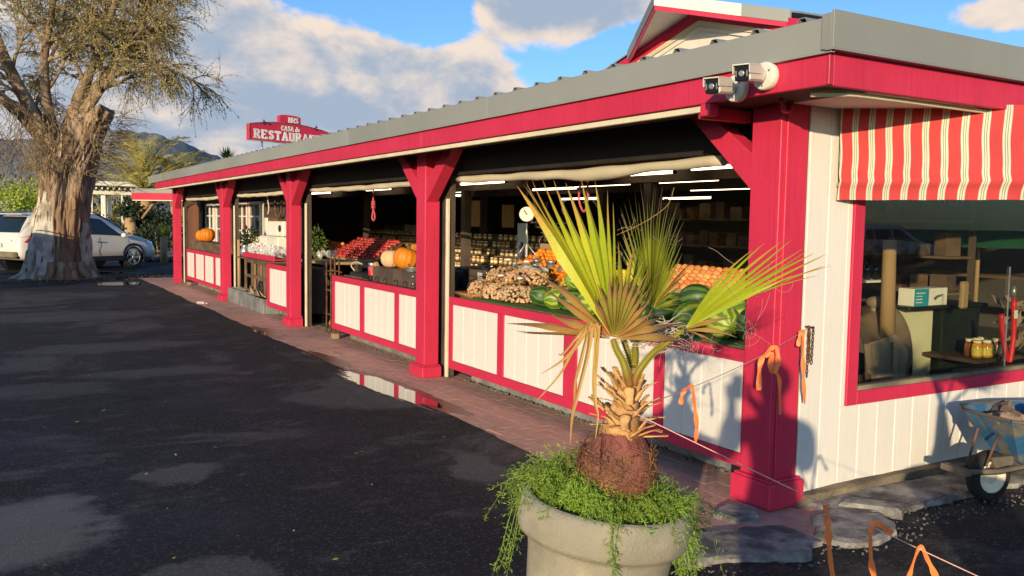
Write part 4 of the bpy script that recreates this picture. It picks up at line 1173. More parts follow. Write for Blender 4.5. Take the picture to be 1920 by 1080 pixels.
bm = nb(); tube(bm, spline([(4.2, 15.6, 2.15), (4.2, 15.65, 2.0), (4.2, 15.55, 1.8), (4.2, 15.62, 1.68)], 6), .012, 6); obj('dried_vine', bm, 'thread', label='dry pale vine twig hanging in the third bay', cat='twig')
t = thing('string_light', 'round dark wheel hanging on the wall of the third bay', 'wheel', (4.55, 16.5, 1.85))
bm = nb(); tube(bm, [(4.55, 16.2+.22*cos(a*pi/12), 1.86+.22*sin(a*pi/12)) for a in range(25)], .02, 6); obj('rim', bm, 'rust_iron', t)
# planters and pallets in the third bay
for k, (y0, y1, h) in enumerate(((14.45, 15.62, .27), (15.65, 16.35, .30), (16.38, 17.0, .29))):
    t = thing('stone_trough', ['long stained concrete trough beside the single panel counter', 'short grey concrete trough in the middle of the third bay', 'dark concrete trough next to the fourth red post'][k], 'planter', (3.9, (y0+y1)/2, .014), 0, 'concrete troughs along the third bay')
    bm = nb(); x0, x1 = 3.80, 4.12
    bx(bm, x0, x0+.04, y0, y1, .014, h, .01); bx(bm, x1-.04, x1, y0, y1, .014, h, .01); bx(bm, x0+.04, x1-.04, y0, y0+.04, .014, h, .01); bx(bm, x0+.04, x1-.04, y1-.04, y1, .014, h, .01); bx(bm, x0+.04, x1-.04, y0+.04, y1-.04, .014, .05)
    obj('trough', bm, 'concrete', t)
    box('soil', x0+.041, x1-.041, y0+.041, y1-.041, .05, h-.05, 'soil', t, 0)
t = thing('old_pallet', 'weathered upright wooden pallet rack in the third bay', 'pallet', (4.0, 15.5, .25))
for y in (14.52, 14.95, 15.35, 15.8, 16.28): box('slat', 3.96, 3.99, y, y+.085, .25, .86, 'old_wood', t, .003)
for z in (.26, .53, .80): box('crossbar', 3.992, 4.03, 14.5, 16.4, z, z+.055, 'old_wood', t, .003)
box('top_board', 3.93, 4.20, 14.45, 16.45, .861, .885, 'old_wood', t, .003)
box('orange_board', 4.06, 4.075, 15.02, 15.5, .42, .80, 'peach_skin', label='faded orange board behind the pallet slats', cat='board')
box('brown_board', 4.08, 4.095, 15.5, 16.3, .30, .80, 'pale_wood', label='brown board behind the left pallet slats', cat='board')
bm = nb(); tube(bm, [(3.94, 15.15+.12*cos(a*pi/9), .40+.12*sin(a*pi/9)) for a in range(19)], .018, 6)
for q in (0, 1, 2): tube(bm, [(3.94, 15.15+.12*cos(q*1.05), .40+.12*sin(q*1.05)), (3.94, 15.15-.12*cos(q*1.05), .40-.12*sin(q*1.05))], .008, 5)
obj('iron_hoop', bm, 'black_iron', label='small black iron wheel against the pallet', cat='hoop')
for k in range(7):
    p = Vector((3.9+U(-.04, .1), 14.6+.16*k, .285)); q = p+Vector((U(-.05, .05), U(.15, .3), U(-.01, .14)))
    bm = nb(); tube(bm, [p, q], .014, 6); obj('stick', bm, 'pale_wood', label='short pale stick lying on the concrete trough', cat='stick', group='sticks on the troughs')
t = thing('display_tray', 'red fronted tray of crinkled clear bags above the pallet', 'tray', (4.3, 15.0, .9))
box('front_board', 3.99, 4.015, 14.5, 16.6, .89, .98, 'red_paint', t, .003); box('tray', 4.016, 4.31, 14.5, 16.6, .90, .93, 'red_paint_old', t, 0)
bag0 = None
for k in range(30):
    l = (4.06+U(0, .2), 14.56+.068*k+U(-.03, .03), 1.0+U(0, .09))
    if bag0 is None:
        bm = nb(); sph(bm, (0, 0, 0), .07, 3, (1, 1, .8))
        for v in bm.verts: v.co *= 1+.55*noise.noise(v.co*30)+.3*noise.noise(v.co*80)
        for f in bm.faces: f.smooth = False
        bag0 = obj('plastic_bag', bm, 'bag_film'); bag0.location = l; tags(bag0, 'crinkled white plastic bag in the red fronted tray, first from its right end', 'bag', 'plastic bags in the red fronted tray')
    else: inst(bag0, l, (U(0, 6), U(0, 6), U(0, 6)), U(.7, 1.1), 'crinkled white plastic bag in the red fronted tray, %s from its right end' % ORD[k % 30])
t = thing('stone_jug', 'grey stoneware jug on the pallet top', 'jug', (4.05, 16.75, .886))
bm = nb(); lathe(bm, [(.06, .886), (.085, .93), (.09, .99), (.06, 1.06), (.05, 1.08), (.06, 1.10)], 20, (4.06, 16.72, 0)); obj('body', bm, 'steel', t)
box('ledge', 3.95, 4.2, 16.46, 17.0, .86, .885, 'old_wood', label='short grey ledge under the jug', cat='ledge')
def leafclump(name, label, cat, c, R, n, size, m, group=None, kind=None, droop=.2):
    bm = nb(); tuftl(bm, c, R, n, size, droop)
    o = obj(name, bm, m, label=label, cat=cat, group=group); 
    if kind: o['kind'] = kind
    return o
def tuftl(bm, c, R, n, size, droop=.2, mi=0):
    """many small leaf faces through a volume"""
    for k in range(n):
        while True:
            p = Vector((U(-1, 1), U(-1, 1), U(-1, 1)))
            if p.length < 1: break
        p = p*(.45+.55*p.length)
        q = Vector(c)+Vector((p.x*R[0], p.y*R[1], p.z*R[2]))
        d = (p+Vector((U(-.8, .8), U(-.8, .8), U(-.6, .9)-droop))).normalized()
        s = d.cross(Vector((U(-1, 1), U(-1, 1), U(-1, 1))))
        if s.length < .05: continue
        s.normalize(); l = size*U(.6, 1.4)
        addv(bm, [q, q+d*l*.5+s*l*.22, q+d*l, q+d*l*.5-s*l*.22], [(0, 1, 2, 3)], False, mi)
leafclump('potted_plant', 'dark leafy plant beside the stoneware jug', 'plant', (4.2, 16.95, 1.22), (.16, .24, .17), 240, .09, 'leaf_dark')
pumpkin('white squash beside the dark plant in the third bay', (4.3, 17.05, 1.02), .17, .85, 'squash_white', 10)
box('squash_ledge', 4.15, 4.5, 16.5, 17.35, .98, 1.02, 'dark_wood', label='dark ledge under the white squash', cat='ledge')
pumpkin('small orange pumpkin behind the white bags', (4.55, 15.9, 1.29), .09, .9, 'pumpkin_orange', 9)
t = thing('lidded_pot', 'small red and white pot on the tray of bags', 'pot', (4.25, 16.45, .93))
bm = nb(); lathe(bm, [(.05, .932), (.055, 1.13), (.045, 1.15)], 16, (4.25, 16.45, 0)); obj('body', bm, 'white_card', t)
bm = nb(); lathe(bm, [(.0555, 1.06), (.0558, 1.11)], 16, (4.25, 16.45, 0), close=False); obj('band', bm, 'red_paint', t)
bm = nb(); tube(bm, [(3.98, 16.85, .3), (3.98, 16.86, 1.2)], .03, 8); obj('bamboo_pole', bm, 'pale_wood', label='yellow bamboo pole beside the fourth red post', cat='pole')
# farthest counter: crate and pumpkins
crate('grey wooden crate on the farthest counter under two pumpkins', 3.92, 4.3, 18.1, 21.3, CT, 1.07, 1, 'old_wood')
pumpkin('orange pumpkin on the far crate, left and half hidden', (4.12, 20.9, 1.06), .15, .86, 'pumpkin_orange', 11, .4)
pumpkin('bigger orange pumpkin on the far crate, beside the red post', (4.13, 20.42, 1.06), .172, .90, 'pumpkin_orange', 12, 1.2)
# dark entrance: table with plants, gourds, lights in the back
t = thing('plant_table', 'dark table with bunches of plants in the entrance behind the third post', 'table', (4.6, 12.4, .02))
box('table_top', 4.4, 5.0, 13.15, 14.35, .90, .94, 'pale_wood', t)
for x, y in ((4.43, 13.2), (4.43, 14.25), (4.93, 13.2), (4.93, 14.25)): box('leg', x, x+.05, y, y+.05, .02, .9, 'dark_wood', t, 0)
leafclump('flower_bunch', 'bunch of green foliage on the entrance table beside the third post', 'plant', (4.6, 14.12, 1.22), (.14, .18, .27), 260, .07, 'leaf_green')
for k, (y, z) in enumerate(((14.0, 1.36), (14.15, 1.42), (14.2, 1.18), (13.95, 1.12))):
    bm = nb(); sph(bm, (4.46, y, z), .028, 2); obj('paper_flower', bm, 'peach_skin', label='small orange paper flower in the green bunch', cat='flower', group='paper flowers in the bunch')
for k in range(9):
    b_ = inst(bag0, (4.5+U(0, .35), 13.85+.055*k, .99+U(0, .06)), (U(0, 6), U(0, 6), U(0, 6)), U(.6, .9), 'crinkled plastic bag on the entrance table, %s from the right' % ORD[k], cat='bag', group='plastic bags on the entrance table')
for k, (x, y, z, r) in enumerate(((4.25, 12.25, .09, .07), (4.3, 12.0, .30, .06), (4.35, 12.35, .45, .05), (4.28, 11.75, .38, .055), (4.2, 12.1, .08, .06))):
    pumpkin(['small orange gourd on the entrance floor by the third post', 'small orange gourd hanging at the entrance', 'tiny orange gourd under the entrance table', 'small orange gourd behind the iron trellis', 'small orange gourd next to the threshold'][k], (x, y, z-r*.8), r, .9, 'pumpkin_orange', 9, k)
bm = nb()
for k in range(8): tube(bm, [(4.3, 11.9+.05*k, .15+.06*k), (4.3, 12.1+.05*k, .25+.08*k)], .012, 5)
obj('tool_rack', bm, 'rust_iron', label='heap of thin rusty tools under the entrance table', cat='tools')
# dim things along the back of the stand
box('grey_cabinet', 9.2, 9.8, 21.0, 22.4, .02, 1.5, 'fridge_white', label='pale cabinet far back in the dark beyond the entrance', cat='cabinet')
for k, (x, y, z0, z1, wy, m) in enumerate(((8.8, 16.2, 1.5, 2.05, .5, 'cardboard'), (8.8, 17.4, 1.55, 2.1, .35, 'crate_wood'), (8.8, 18.3, 1.5, 2.0, .6, 'old_wood'), (8.8, 14.8, 1.5, 1.95, .45, 'cardboard'), (8.8, 19.4, 1.5, 2.05, .4, 'crate_wood'), (8.8, 13.6, 1.5, 2.0, .4, 'old_wood'))):
    t = thing('hanging_board', ['cardboard notice hanging over the jars behind the rope', 'dark board hanging over the jars next to the cardboard notice', 'grey board hanging over the jars', 'cardboard notice hanging over the right of the jars', 'dark board hanging over the left of the jars', 'grey board hanging over the far right jars'][k], 'board', (x, y, z0))
    box('sheet', x, x+.02, y, y+wy, z0, z1, m, t, 0); bm = nb(); tube(bm, [(x+.01, y+wy/2, z1), (x+.01, y+wy/2, 2.4)], .006, 4); obj('wire', bm, 'black_iron', t)
# ceiling lamps, with extra tubes added to brighten the dark interior
LM = [(6.4, 8.55, 7.35, 2.19), (6.3, 6.95, 5.9, 2.20), (8.0, 11.55, 10.1, 2.20), (8.0, 9.6, 8.3, 2.2), (9.0, 14.4, 12.9, 2.24), (9.6, 10.6, 9.2, 2.17), (9.6, 8.9, 7.8, 2.17), (11, 10.4, 9.0, 2.10), (11, 12.9, 11.6, 2.10), (7.6, 13.8, 13.0, 2.2), (6.2, 13.2, 12.2, 2.15), (5.6, 5.35, 4.55, 2.18), (6.4, 12.4, 11.0, 2.2), (6.4, 16.5, 15.2, 2.2), (8.0, 16.6, 15.2, 2.2), (9.6, 15.6, 14.2, 2.2), (11, 7.2, 5.8, 2.14), (11, 16.4, 15, 2.14), (8.2, 6.6, 5.3, 2.16), (6.4, 20.0, 18.6, 2.2), (7.4, 7.1, 6.2, 2.06), (9.2, 19.0, 17.8, 2.2)]
lt = None
for k, (x, y1, y0, z) in enumerate(LM):
    lab = 'thin fluorescent lamp hanging in the dark stand'
    t = thing('fluorescent_lamp', lab, 'lamp', (x, (y0+y1)/2, z), 0, 'fluorescent lamps under the stand roof')
    L_ = y1-y0
    bm = nb(); tube(bm, [(0, -L_/2, 0), (0, L_/2, 0)], .019, 8); obj('tube', bm, 'tube_lit', t, True)
    bm = nb(); bx(bm, -.03, .03, -L_/2-.04, L_/2+.04, .024, .06, .004); bx(bm, -.02, .02, -L_/2-.03, -L_/2-.002, -.02, .024); bx(bm, -.02, .02, L_/2+.002, L_/2+.03, -.02, .024); obj('fitting', bm, 'dark_ceiling', t, True)
    bm = nb(); tube(bm, [(0, -L_*.3, .06), (0, -L_*.3, .28)], .004, 4); tube(bm, [(0, L_*.3, .06), (0, L_*.3, .28)], .004, 4); obj('wire', bm, 'black_iron', t, True)

# ------------------------------------------------------------ goods behind the side window
t = thing('riding_saddle', 'worn brown leather saddle on a rail behind the side window', 'saddle', (6.35, 4.6, .02))
bm = nb()
NX, NY = 26, 22
g = []
for i in range(NX+1):
    s = i/NX; row = []
    for j in range(NY+1):
        a = (j/NY*2-1)
        prof = .93 - .07*sin(pi*min(1, s*1.2)) + .05*max(0, 1-abs(s-.02)/.16) + .10*max(0, 1-abs(s-.98)/.14)
        wx = 5.62+.68*s
        drop = .62*abs(a)**1.8*(1.0 if s > .12 else .6)
        spread = .30*sin(min(1, abs(a)*1.15)*pi/2)*(1 if a > 0 else -1)
        hang = .06*sin(s*7)*abs(a)
        row.append(bm.verts.new((wx+.03*abs(a), 4.62+spread, prof-drop+hang)))
    g.append(row)
for i in range(NX):
    for j in range(NY):
        f = bm.faces.new((g[i][j], g[i+1][j], g[i+1][j+1], g[i][j+1])); f.smooth = True
bmesh.ops.solidify(bm, geom=bm.faces[:], thickness=.025)
obj('seat', bm, 'leather', t)
bm = nb()
for q, zz in ((5.80, .36), (6.05, .3)):
    prism(bm, [(q, 4.29, zz), (q+.05, 4.29, zz), (q+.05, 4.30, .72), (q, 4.30, .72)], (0, .012, 0))
obj('strap', bm, 'leather', t)
bm = nb(); fl = [(5.74, 4.325, .72), (6.12, 4.33, .78), (6.27, 4.325, .62), (6.2, 4.30, .42), (5.98, 4.29, .38), (5.76, 4.30, .5)]; prism(bm, fl, (0, .015, 0)); obj('flap', bm, 'leather', t)
bm = nb(); sph(bm, (6.24, 4.62, 1.0), .07, 2, (.9, 1.3, .8)); tube(bm, [(6.22, 4.62, .86), (6.24, 4.62, 1.0)], .04, 8); obj('horn', bm, 'leather', t)
bm = nb(); tube(bm, [(6.15, 4.33, .40), (6.18, 4.31, .2), (6.28, 4.31, .2), (6.26, 4.33, .38)], .012, 6); obj('stirrup', bm, 'galv', t)
for x in (5.66, 6.22): box('rail_leg', x, x+.06, 4.58, 4.64, .02, .8, 'old_wood', t, .003)
bm = nb(); tube(bm, [(6.10, 4.40, .70), (6.085, 4.40, 1.1), (6.075, 4.40, 1.52)], [.062, .056, .05], 10); obj('wooden_pole', bm, 'pale_wood', label='upright pale wooden pole standing in front of the saddle', cat='pole')
t = thing('open_fridge_door', 'cream enamel panel with rounded corners behind the saddle', 'panel', (7.2, 4.95, .02))
bm = nb(); bx(bm, 6.62, 7.50, 4.93, 4.98, .12, .89, .05); obj('panel', bm, 'fridge_cream', t); bm = nb(); bx(bm, 6.58, 7.53, 4.985, 5.0, .08, .92, .05); obj('gasket', bm, 'black_plastic', t)
t = thing('wheelie_bin', 'dark green wheeled bin under the blue and white box', 'bin', (7.8, 4.95, .02))
bm = nb(); prism(bm, [(7.55, 4.86, .10), (8.05, 4.86, .10), (8.12, 4.86, .88), (7.54, 4.86, .88)], (0, .5, 0)); obj('tub', bm, 'bin_green', t)
box('lid', 6.95, 8.16, 4.80, 5.4, .882, .915, 'bin_green', t, .01)
bm = nb(); tube(bm, [(7.55, 4.82, .1), (7.55, 4.84, .1)], .1, 14); obj('wheel', bm, 'black_plastic', t)
t = thing('product_box', 'blue and white cardboard box standing on the dark bin', 'box', (7.3, 4.9, .916))
box('carton', 7.06, 7.55, 4.84, 5.0, .917, 1.075, 'white_card', t, .003); box('blue_print', 7.062, 7.27, 4.836, 4.8395, .92, 1.072, 'teal_print', t, 0)
for k in range(4): box('text_line', 7.085, 7.085+(.13 if k == 0 else .09), 4.8335, 4.8358, 1.03-.028*k, 1.03-.028*k+.009, 'white_card', t, 0)
bm = nb(); prism(bm, [(7.34, 4.8385, .985), (7.40, 4.8385, 1.01), (7.50, 4.8385, 1.02), (7.46, 4.8385, .998), (7.40, 4.8385, .985), (7.37, 4.8385, .962)], (0, -.002, 0)); obj('picture', bm, 'steel', t)
box('jar_table', 7.35, 8.3, 4.4, 5.0, .44, .475, 'crate_wood', label='low dark table with jars behind the side window', cat='table')
ja = [(7.50, 4.50, 1), (7.60, 4.47, 1), (7.70, 4.49, 1), (7.80, 4.50, 0), (7.55, 4.60, 0), (7.66, 4.6, 1), (7.77, 4.62, 0)]
jl = ['yellow labelled honey jar at the left end of the window table', 'yellow labelled honey jar second from the left on the window table', 'yellow labelled honey jar third from the left on the window table', 'dark amber jar at the right end of the window table', 'dark jar at the back left of the window table', 'yellow labelled jar at the back of the window table', 'dark jar at the back right of the window table']
for k, (x, y, yl) in enumerate(ja):
    t = thing('honey_jar', jl[k], 'jar', (x, y, .476), U(0, .3), 'jars on the window table')
    bm = nb(); lathe(bm, [(.040, 0), (.045, .01), (.045, .11), (.034, .13)], 14); obj('glass_body', bm, 'honey' if yl else 'honey_dark', t, True)
    bm = nb(); lathe(bm, [(.037, .1305), (.037, .155)], 14); obj('lid', bm, 'label_cream', t, True)
    if yl or k == 3: bm = nb(); lathe(bm, [(.0456, .02), (.0456, .09)], 14, close=False); obj('label', bm, 'label_yellow' if yl else 'label_cream', t, True)
t = thing('bolt_cutter', 'red handled bolt cutter leaning inside the side window', 'bolt cutter', (7.5, 4.2, .43))
bm = nb(); tube(bm, spline([(7.49, 4.2, .44), (7.53, 4.2, .7), (7.50, 4.2, 1.03)], 5), .022, 8); obj('handle', bm, 'red_handle', t)
bm = nb(); tube(bm, spline([(7.50, 4.22, .47), (7.40, 4.22, .72), (7.36, 4.22, .90)], 5), .022, 8); obj('handle', bm, 'red_handle', t)
box('grip_band', 7.48, 7.525, 4.172, 4.18, .86, .93, 'white_card', t, 0); bm = nb(); tube(bm, [(7.50, 4.2, 1.03), (7.49, 4.2, 1.14)], .02, 6); obj('head', bm, 'steel', t)
box('axe_handle', 7.25, 7.34, 4.5, 4.55, .92, 1.16, 'pale_wood', label='short flat wooden handle behind the honey jars', cat='handle', bev=.015)
leafclump('burlap_sack', 'dull brown folded sack at the right of the side window', 'sack', (7.95, 4.3, .85), (.22, .2, .3), 60, .16, 'rubble')
bm = nb(); lathe(bm, [(.045, .48), (.06, .66)], 18, (7.15, 4.15, 0), close=False); obj('plastic_cup', bm, 'clear_film', label='clear plastic cup on the window ledge before the bin', cat='cup')
box('window_bench', 6.95, 8.6, 4.0, 4.38, .40, .43, 'crate_wood', label='dark bench along the side window', cat='bench')
t = thing('green_parasol', 'dark green parasol far inside behind the side window', 'parasol', (9.6, 6.2, .02))
bm = nb(); lathe(bm, [(.95, 1.42), (.5, 1.60), (.02, 1.78)], 8, (9.75, 5.9, 0), close=False, smooth=False); obj('canopy', bm, 'umbrella_green', t); bm = nb(); tube(bm, [(9.75, 5.9, .02), (9.75, 5.9, 1.78)], .025, 8); obj('pole', bm, 'pale_wood', t)
box('wall_shelf', 10.8, 11.2, 4.2, 10, 1.0, 1.04, 'old_wood', label='long shelf at the back behind the side window', cat='shelf')
# bunting row of small pegs seen through the window
for k in range(18):
    if k == 0: bm = nb(); prism(bm, [(-.03, 0, 0), (.03, 0, 0), (0, 0, -.07)], (0, .004, 0)); pg = obj('pennant', bm, 'cream_trim'); tags(pg, 'tiny pale pennant on the line behind the side window', 'pennant', 'pennants behind the side window'); pg.location = (8.0, 6.2, 1.98)
    else: inst(pg, (8.0+.11*k, 6.2, 1.98-.004*(k % 9)))
bm = nb(); tube(bm, [(7.9, 6.2, 1.985), (8.9, 6.2, 1.955), (10.0, 6.2, 1.985)], .004, 4); obj('pennant_line', bm, 'black_iron', label='thin line carrying the pennants behind the side window', cat='line')
t = thing('wall_telephone', 'grey box with a thin antenna hung inside the side window', 'box', (5.6, 4.4, 1.3))
box('case', 6.2, 6.32, 5.0, 5.05, 1.22, 1.5, 'steel', t); box('slot', 6.24, 6.28, 4.993, 4.999, 1.26, 1.42, 'galv', t, 0)
t = thing('white_shelf', 'white edged shelf with small dark bottles behind the saddle', 'shelf', (6.9, 5.6, 1.0))
box('shelf_edge', 6.6, 7.7, 5.5, 5.8, 1.08, 1.10, 'white_card', t, 0)
for k in range(8):
    bm = nb(); lathe(bm, [(.03, 0), (.03, .12), (.012, .16), (.012, .2)], 10); o = obj('bottle', bm, 'car_glass', label='small dark bottle on the white edged shelf', cat='bottle', group='dark bottles on the white shelf') if k == 0 else None
    if o is None: bm.free(); o = inst(bt, (6.65+.13*k, 5.62, 1.101))
    else: bt = o; bt.location = (6.65, 5.62, 1.101)

# ------------------------------------------------------------ striped awning
aw = thing('striped_awning', 'red awning with cream and green stripes over the side window', 'awning', (4.6, 3.1, 1.78))
th = radians(38); A0 = Vector((4.172, 3.378, 0)); ad = Vector((cos(th), -sin(th), 0)); an_ = Vector((-sin(th), -cos(th), 0))
def ustripe(s):   # stripe spacing widens slightly along the cloth
    k = .5; x = .085; st = .0905
    if s < x: return (k - (x-s)/st)*.2
    while s > x+st: x += st; k += 1; st += .0032
    return (k+(s-x)/st)*.2
bm = nb(); NS, NZ = 90, 20; g = []
for i in range(NS+1):
    s = 1.28*i/NS; row = []
    for j in range(NZ+1):
        f = j/NZ; z = 1.772+.014*s + f*(2.298-1.772)
        fold = .006*sin(s*17+1.3*sin(f*2.5))*(.4+.6*(1-f)) + .002*sin(s*41+f*3)*(1-f)
        bul = .028*math.exp(-((f-.20)/.05)**2) + (.02*(1-f))
        if f < .2: bul -= .02*(1-f/.2)
        row.append(bm.verts.new(A0+ad*s+an_*(fold+bul)+Vector((0, 0, z+.001*sin(s*23)))))
    g.append(row)
uvl = bm.loops.layers.uv.verify()
for i in range(NS):
    for j in range(NZ):
        f = bm.faces.new((g[i][j], g[i+1][j], g[i+1][j+1], g[i][j+1])); f.smooth = True
        for lp, (a, c_) in zip(f.loops, ((i, j), (i+1, j), (i+1, j+1), (i, j+1))):
            s = 1.28*a/NS; lp[uvl].uv = (ustripe(s + .004*sin(c_*.5+a*.02)), c_/NZ)
obj('cloth', bm, 'awning_cloth', aw)
bm = nb(); tube(bm, [A0+an_*-.012+Vector((0, 0, 1.86)), A0+ad*1.28+an_*-.012+Vector((0, 0, 1.88))], .012, 8); obj('rod', bm, 'galv', aw)

# ------------------------------------------------------------ security cameras
def cctv(label, c, aim, mount):
    """c: centre of the wall plate; aim: direction of the lens; mount: outward normal"""
    t = thing('security_camera', label, 'security camera', c)
    mt = Vector(mount).normalized(); c = Vector(c)
    Tm = Matrix.Translation(c) @ mt.to_track_quat('Z', 'Y').to_matrix().to_4x4()
    bm = nb(); lathe(bm, [(.068, 0), (.070, .006), (.070, .040), (.064, .046)], 30, T=Tm); obj('base', bm, 'cam_white', t)
    bm = nb()
    for k in range(3): a = k*2.1+.5; lathe(bm, [(.006, .046), (.006, .050)], 8, T=Tm @ Matrix.Translation((.048*cos(a), .048*sin(a), 0)))
    obj('screw', bm, 'galv', t)
    el = c+mt*.095
    bm = nb(); tube(bm, [c+mt*.04, c+mt*.075, el], [.03, .028, .026], 12); sph(bm, el, .032, 2); obj('arm', bm, 'cam_white', t)
    am = Vector(aim).normalized(); xr = am.cross(Vector((0, 0, 1))).normalized(); upv = xr.cross(am)
    Tb = Matrix((( xr.x, am.x, upv.x, el.x), (xr.y, am.y, upv.y, el.y), (xr.z, am.z, upv.z, el.z), (0, 0, 0, 1)))
    bm = nb(); bx(bm, -.040, .040, -.02, .165, -.037, .039, .010, Tb); obj('housing', bm, 'cam_white', t)
    bm = nb(); bx(bm, -.044, .044, .03, .182, .0395, .046, .003, Tb); bx(bm, -.0445, -.0405, .03, .18, .0, .0395, .002, Tb); bx(bm, .0405, .0445, .03, .18, .0, .0395, .002, Tb); obj('sunshield', bm, 'cam_white', t)
    bm = nb(); bx(bm, -.036, .036, .1655, .172, -.034, .036, .004, Tb); obj('front_glass', bm, 'lens_black', t)
    bm = nb(); lathe(bm, [(.014, 0), (.016, .004), (.011, .005)], 16, T=Tb @ Matrix.Translation((0, .172, 0)) @ Matrix.Rotation(-pi/2, 4, 'X')); bx(bm, -.031, -.025, .172, .1735, -.015, .015, 0, Tb); bx(bm, .025, .031, .172, .1735, -.015, .015, 0, Tb); obj('lens', bm, 'steel', t)
    return t
cctv('right white security camera on the crimson fascia near the roof corner', (FX-.002, 3.20, 2.372), (-.92, -.36, -.10), (-1, 0, 0))
cctv('left white security camera partly behind the other at the roof corner', (FX-.002, 3.40, 2.335), (-.92, -.34, -.10), (-1, .0, 0))
# ------------------------------------------------------------ chain on the white wall
t = thing('hanging_chain', 'rusty link chain hooked on the white wall beside the corner post', 'chain', (4.0, 3.39, 1.05))
bm = nb(); sph(bm, (3.985, 3.385, 1.045), .012, 1); tube(bm, [(3.975, 3.40, 1.047), (3.99, 3.38, 1.046), (4.03, 3.385, 1.04)], .006, 6); obj('hook', bm, 'rust_iron', t)
def chainlinks(x, z, n, dx=0.):
    for k in range(n):
        bm = nb(); zz = z-.021*k; fl = k % 2
        P = []
        for a in range(13):
            q = a*2*pi/12; u, v = .0085*cos(q), .0155*sin(q)
            P.append((x+dx*k+(u if fl else .003*cos(q)), 3.392+(0 if fl else u*.9), zz+v))
        tube(bm, P, .0026, 5, cap=False); obj('link', bm, 'rust_iron', t)
chainlinks(3.995, 1.02, 13); chainlinks(4.004, 1.02, 9, .0004); chainlinks(4.035, 1.03, 10, -.0006)
# ------------------------------------------------------------ wheelbarrow
wb = thing('wheelbarrow', 'old wheelbarrow with a chipped blue tray and rusty white wheel, loaded with rubble', 'wheelbarrow', (5.0, 2.78, 0))
WT = Matrix.Translation((5.07, 2.93, 0)) @ Matrix.Rotation(radians(-12), 4, 'Z') @ Matrix.Diagonal((.92, .92, .92, 1))
def wobj(nm, bm, m, par=wb):
    for v in bm.verts: v.co = WT @ v.co
    return obj(nm, bm, m, par)
# local: x back towards the handles, wheel axle at origin height .19
bm = nb(); Tw = Matrix.Translation((0, 0, .166)) @ Matrix.Rotation(pi/2, 4, 'X') @ Matrix.Diagonal((.85, .85, 1, 1))
lathe(bm, [(.125, -.04), (.165, -.045), (.188, -.028), (.195, 0), (.188, .028), (.165, .045), (.125, .04)], 36, T=Tw, close=False); wh = wobj('wheel', bm, 'tyre')
bm = nb(); lathe(bm, [(.02, .035), (.045, .03), (.06, .012), (.085, .018), (.10, .034), (.116, .044), (.126, .042), (.126, -.042), (.116, -.044), (.10, -.034), (.085, -.018), (.06, -.012), (.045, -.03), (.02, -.035)], 36, T=Tw); wobj('rim', bm, 'rim_rusty', wh)
bm = nb()
def trayring(z, x0, x1, hw, n=8): return [(x0, -hw*.55, z), (x0, hw*.55, z), (x0+.10, hw*.9, z), ((x0+x1)/2, hw, z), (x1, hw*.95, z), (x1, -hw*.95, z), ((x0+x1)/2, -hw, z), (x0+.10, -hw*.9, z)]
R1 = trayring(.27, .15, .66, .17); R2 = trayring(.56, -.04, .98, .34)
R2 = [(x, y, z+(.03 if x < -.1 else (-.0 if x < .5 else -.02))) for x, y, z in R2]
addv(bm, [Vector(p) for p in R1+R2], [(7, 6, 5, 4, 3, 2, 1, 0)]+[(i, (i+1) % 8, (i+1) % 8+8, i+8) for i in range(8)])
bmesh.ops.subdivide_edges(bm, edges=bm.edges[:], cuts=2, use_grid_fill=True)
for v in bm.verts: v.co += Vector((0, 0, 1))*.004*noise.noise(v.co*9)
bmesh.ops.solidify(bm, geom=bm.faces[:], thickness=-.006)
wobj('tray', bm, 'barrow_blue')
bm = nb(); tube(bm, [Vector(p)+Vector((0, 0, .004)) for p in R2]+[Vector(R2[0])+Vector((0, 0, .004))], .011, 8, cap=False); wobj('tray_rim', bm, 'barrow_grey')
for s in (-1, 1):
    bm = nb(); tube(bm, [(-.27, s*.075, .225), (0, s*.085, .215), (.5, s*.16, .285), (1.3, s*.28, .50)], .021, 4); wobj('handle', bm, 'barrow_grey')
    bm = nb(); tube(bm, [(-.10, s*.07, .25), (-.02, s*.08, .46)], .008, 6); wobj('brace', bm, 'rust_iron')
    bm = nb(); tube(bm, [(.6, s*.17, .31), (.66, s*.19, .02), (.78, s*.19, .02), (.86, s*.2, .36)], .012, 6); wobj('leg', bm, 'rust_iron')
bm = nb(); bx(bm, -.30, -.24, -.10, .10, .205, .245, .004); wobj('front_bar', bm, 'barrow_grey')
bm = nb(); prism(bm, [(-.05, -.06, .3), (.14, -.06, .3), (.14, -.06, .245), (.0, -.06, .22)], (0, .12, 0)); wobj('wedge', bm, 'barrow_grey')
for k, (x, y, z, a) in enumerate(((.12, -.08, .53, .3), (.28, .05, .55, 1.2), (.44, -.10, .57, 2.2), (.6, .08, .56, .7), (.34, -.2, .54, 2.8), (.14, .12, .53, 1.9), (.7, -.12, .54, .1), (.24, -.02, .46, 1.), (.48, .1, .46, 2.), (.3, .2, .53, .4), (.5, -.22, .53, 1.4), (.75, .14, .53, 2.5), (.4, .02, .50, 2.9), (.62, -.02, .50, .9))):
    bm = nb(); bx(bm, -.13, .13, -.06, .06, -.04, .04, .01, Matrix.Rotation(a, 4, 'Z') @ Matrix.Rotation(U(-.5, .5), 4, 'X') @ Matrix.Rotation(U(-.5, .5), 4, 'Y'))
    for v in bm.verts: v.co = v.co*(1+.15*noise.noise(v.co*20)) + Vector((x, y, z))
    for v in bm.verts: v.co.z -= .035
    o = wobj('broken_brick', bm, 'rubble', None); tags(o, 'broken brick piece in the rubble load of the wheelbarrow', 'brick', 'broken bricks in the wheelbarrow')
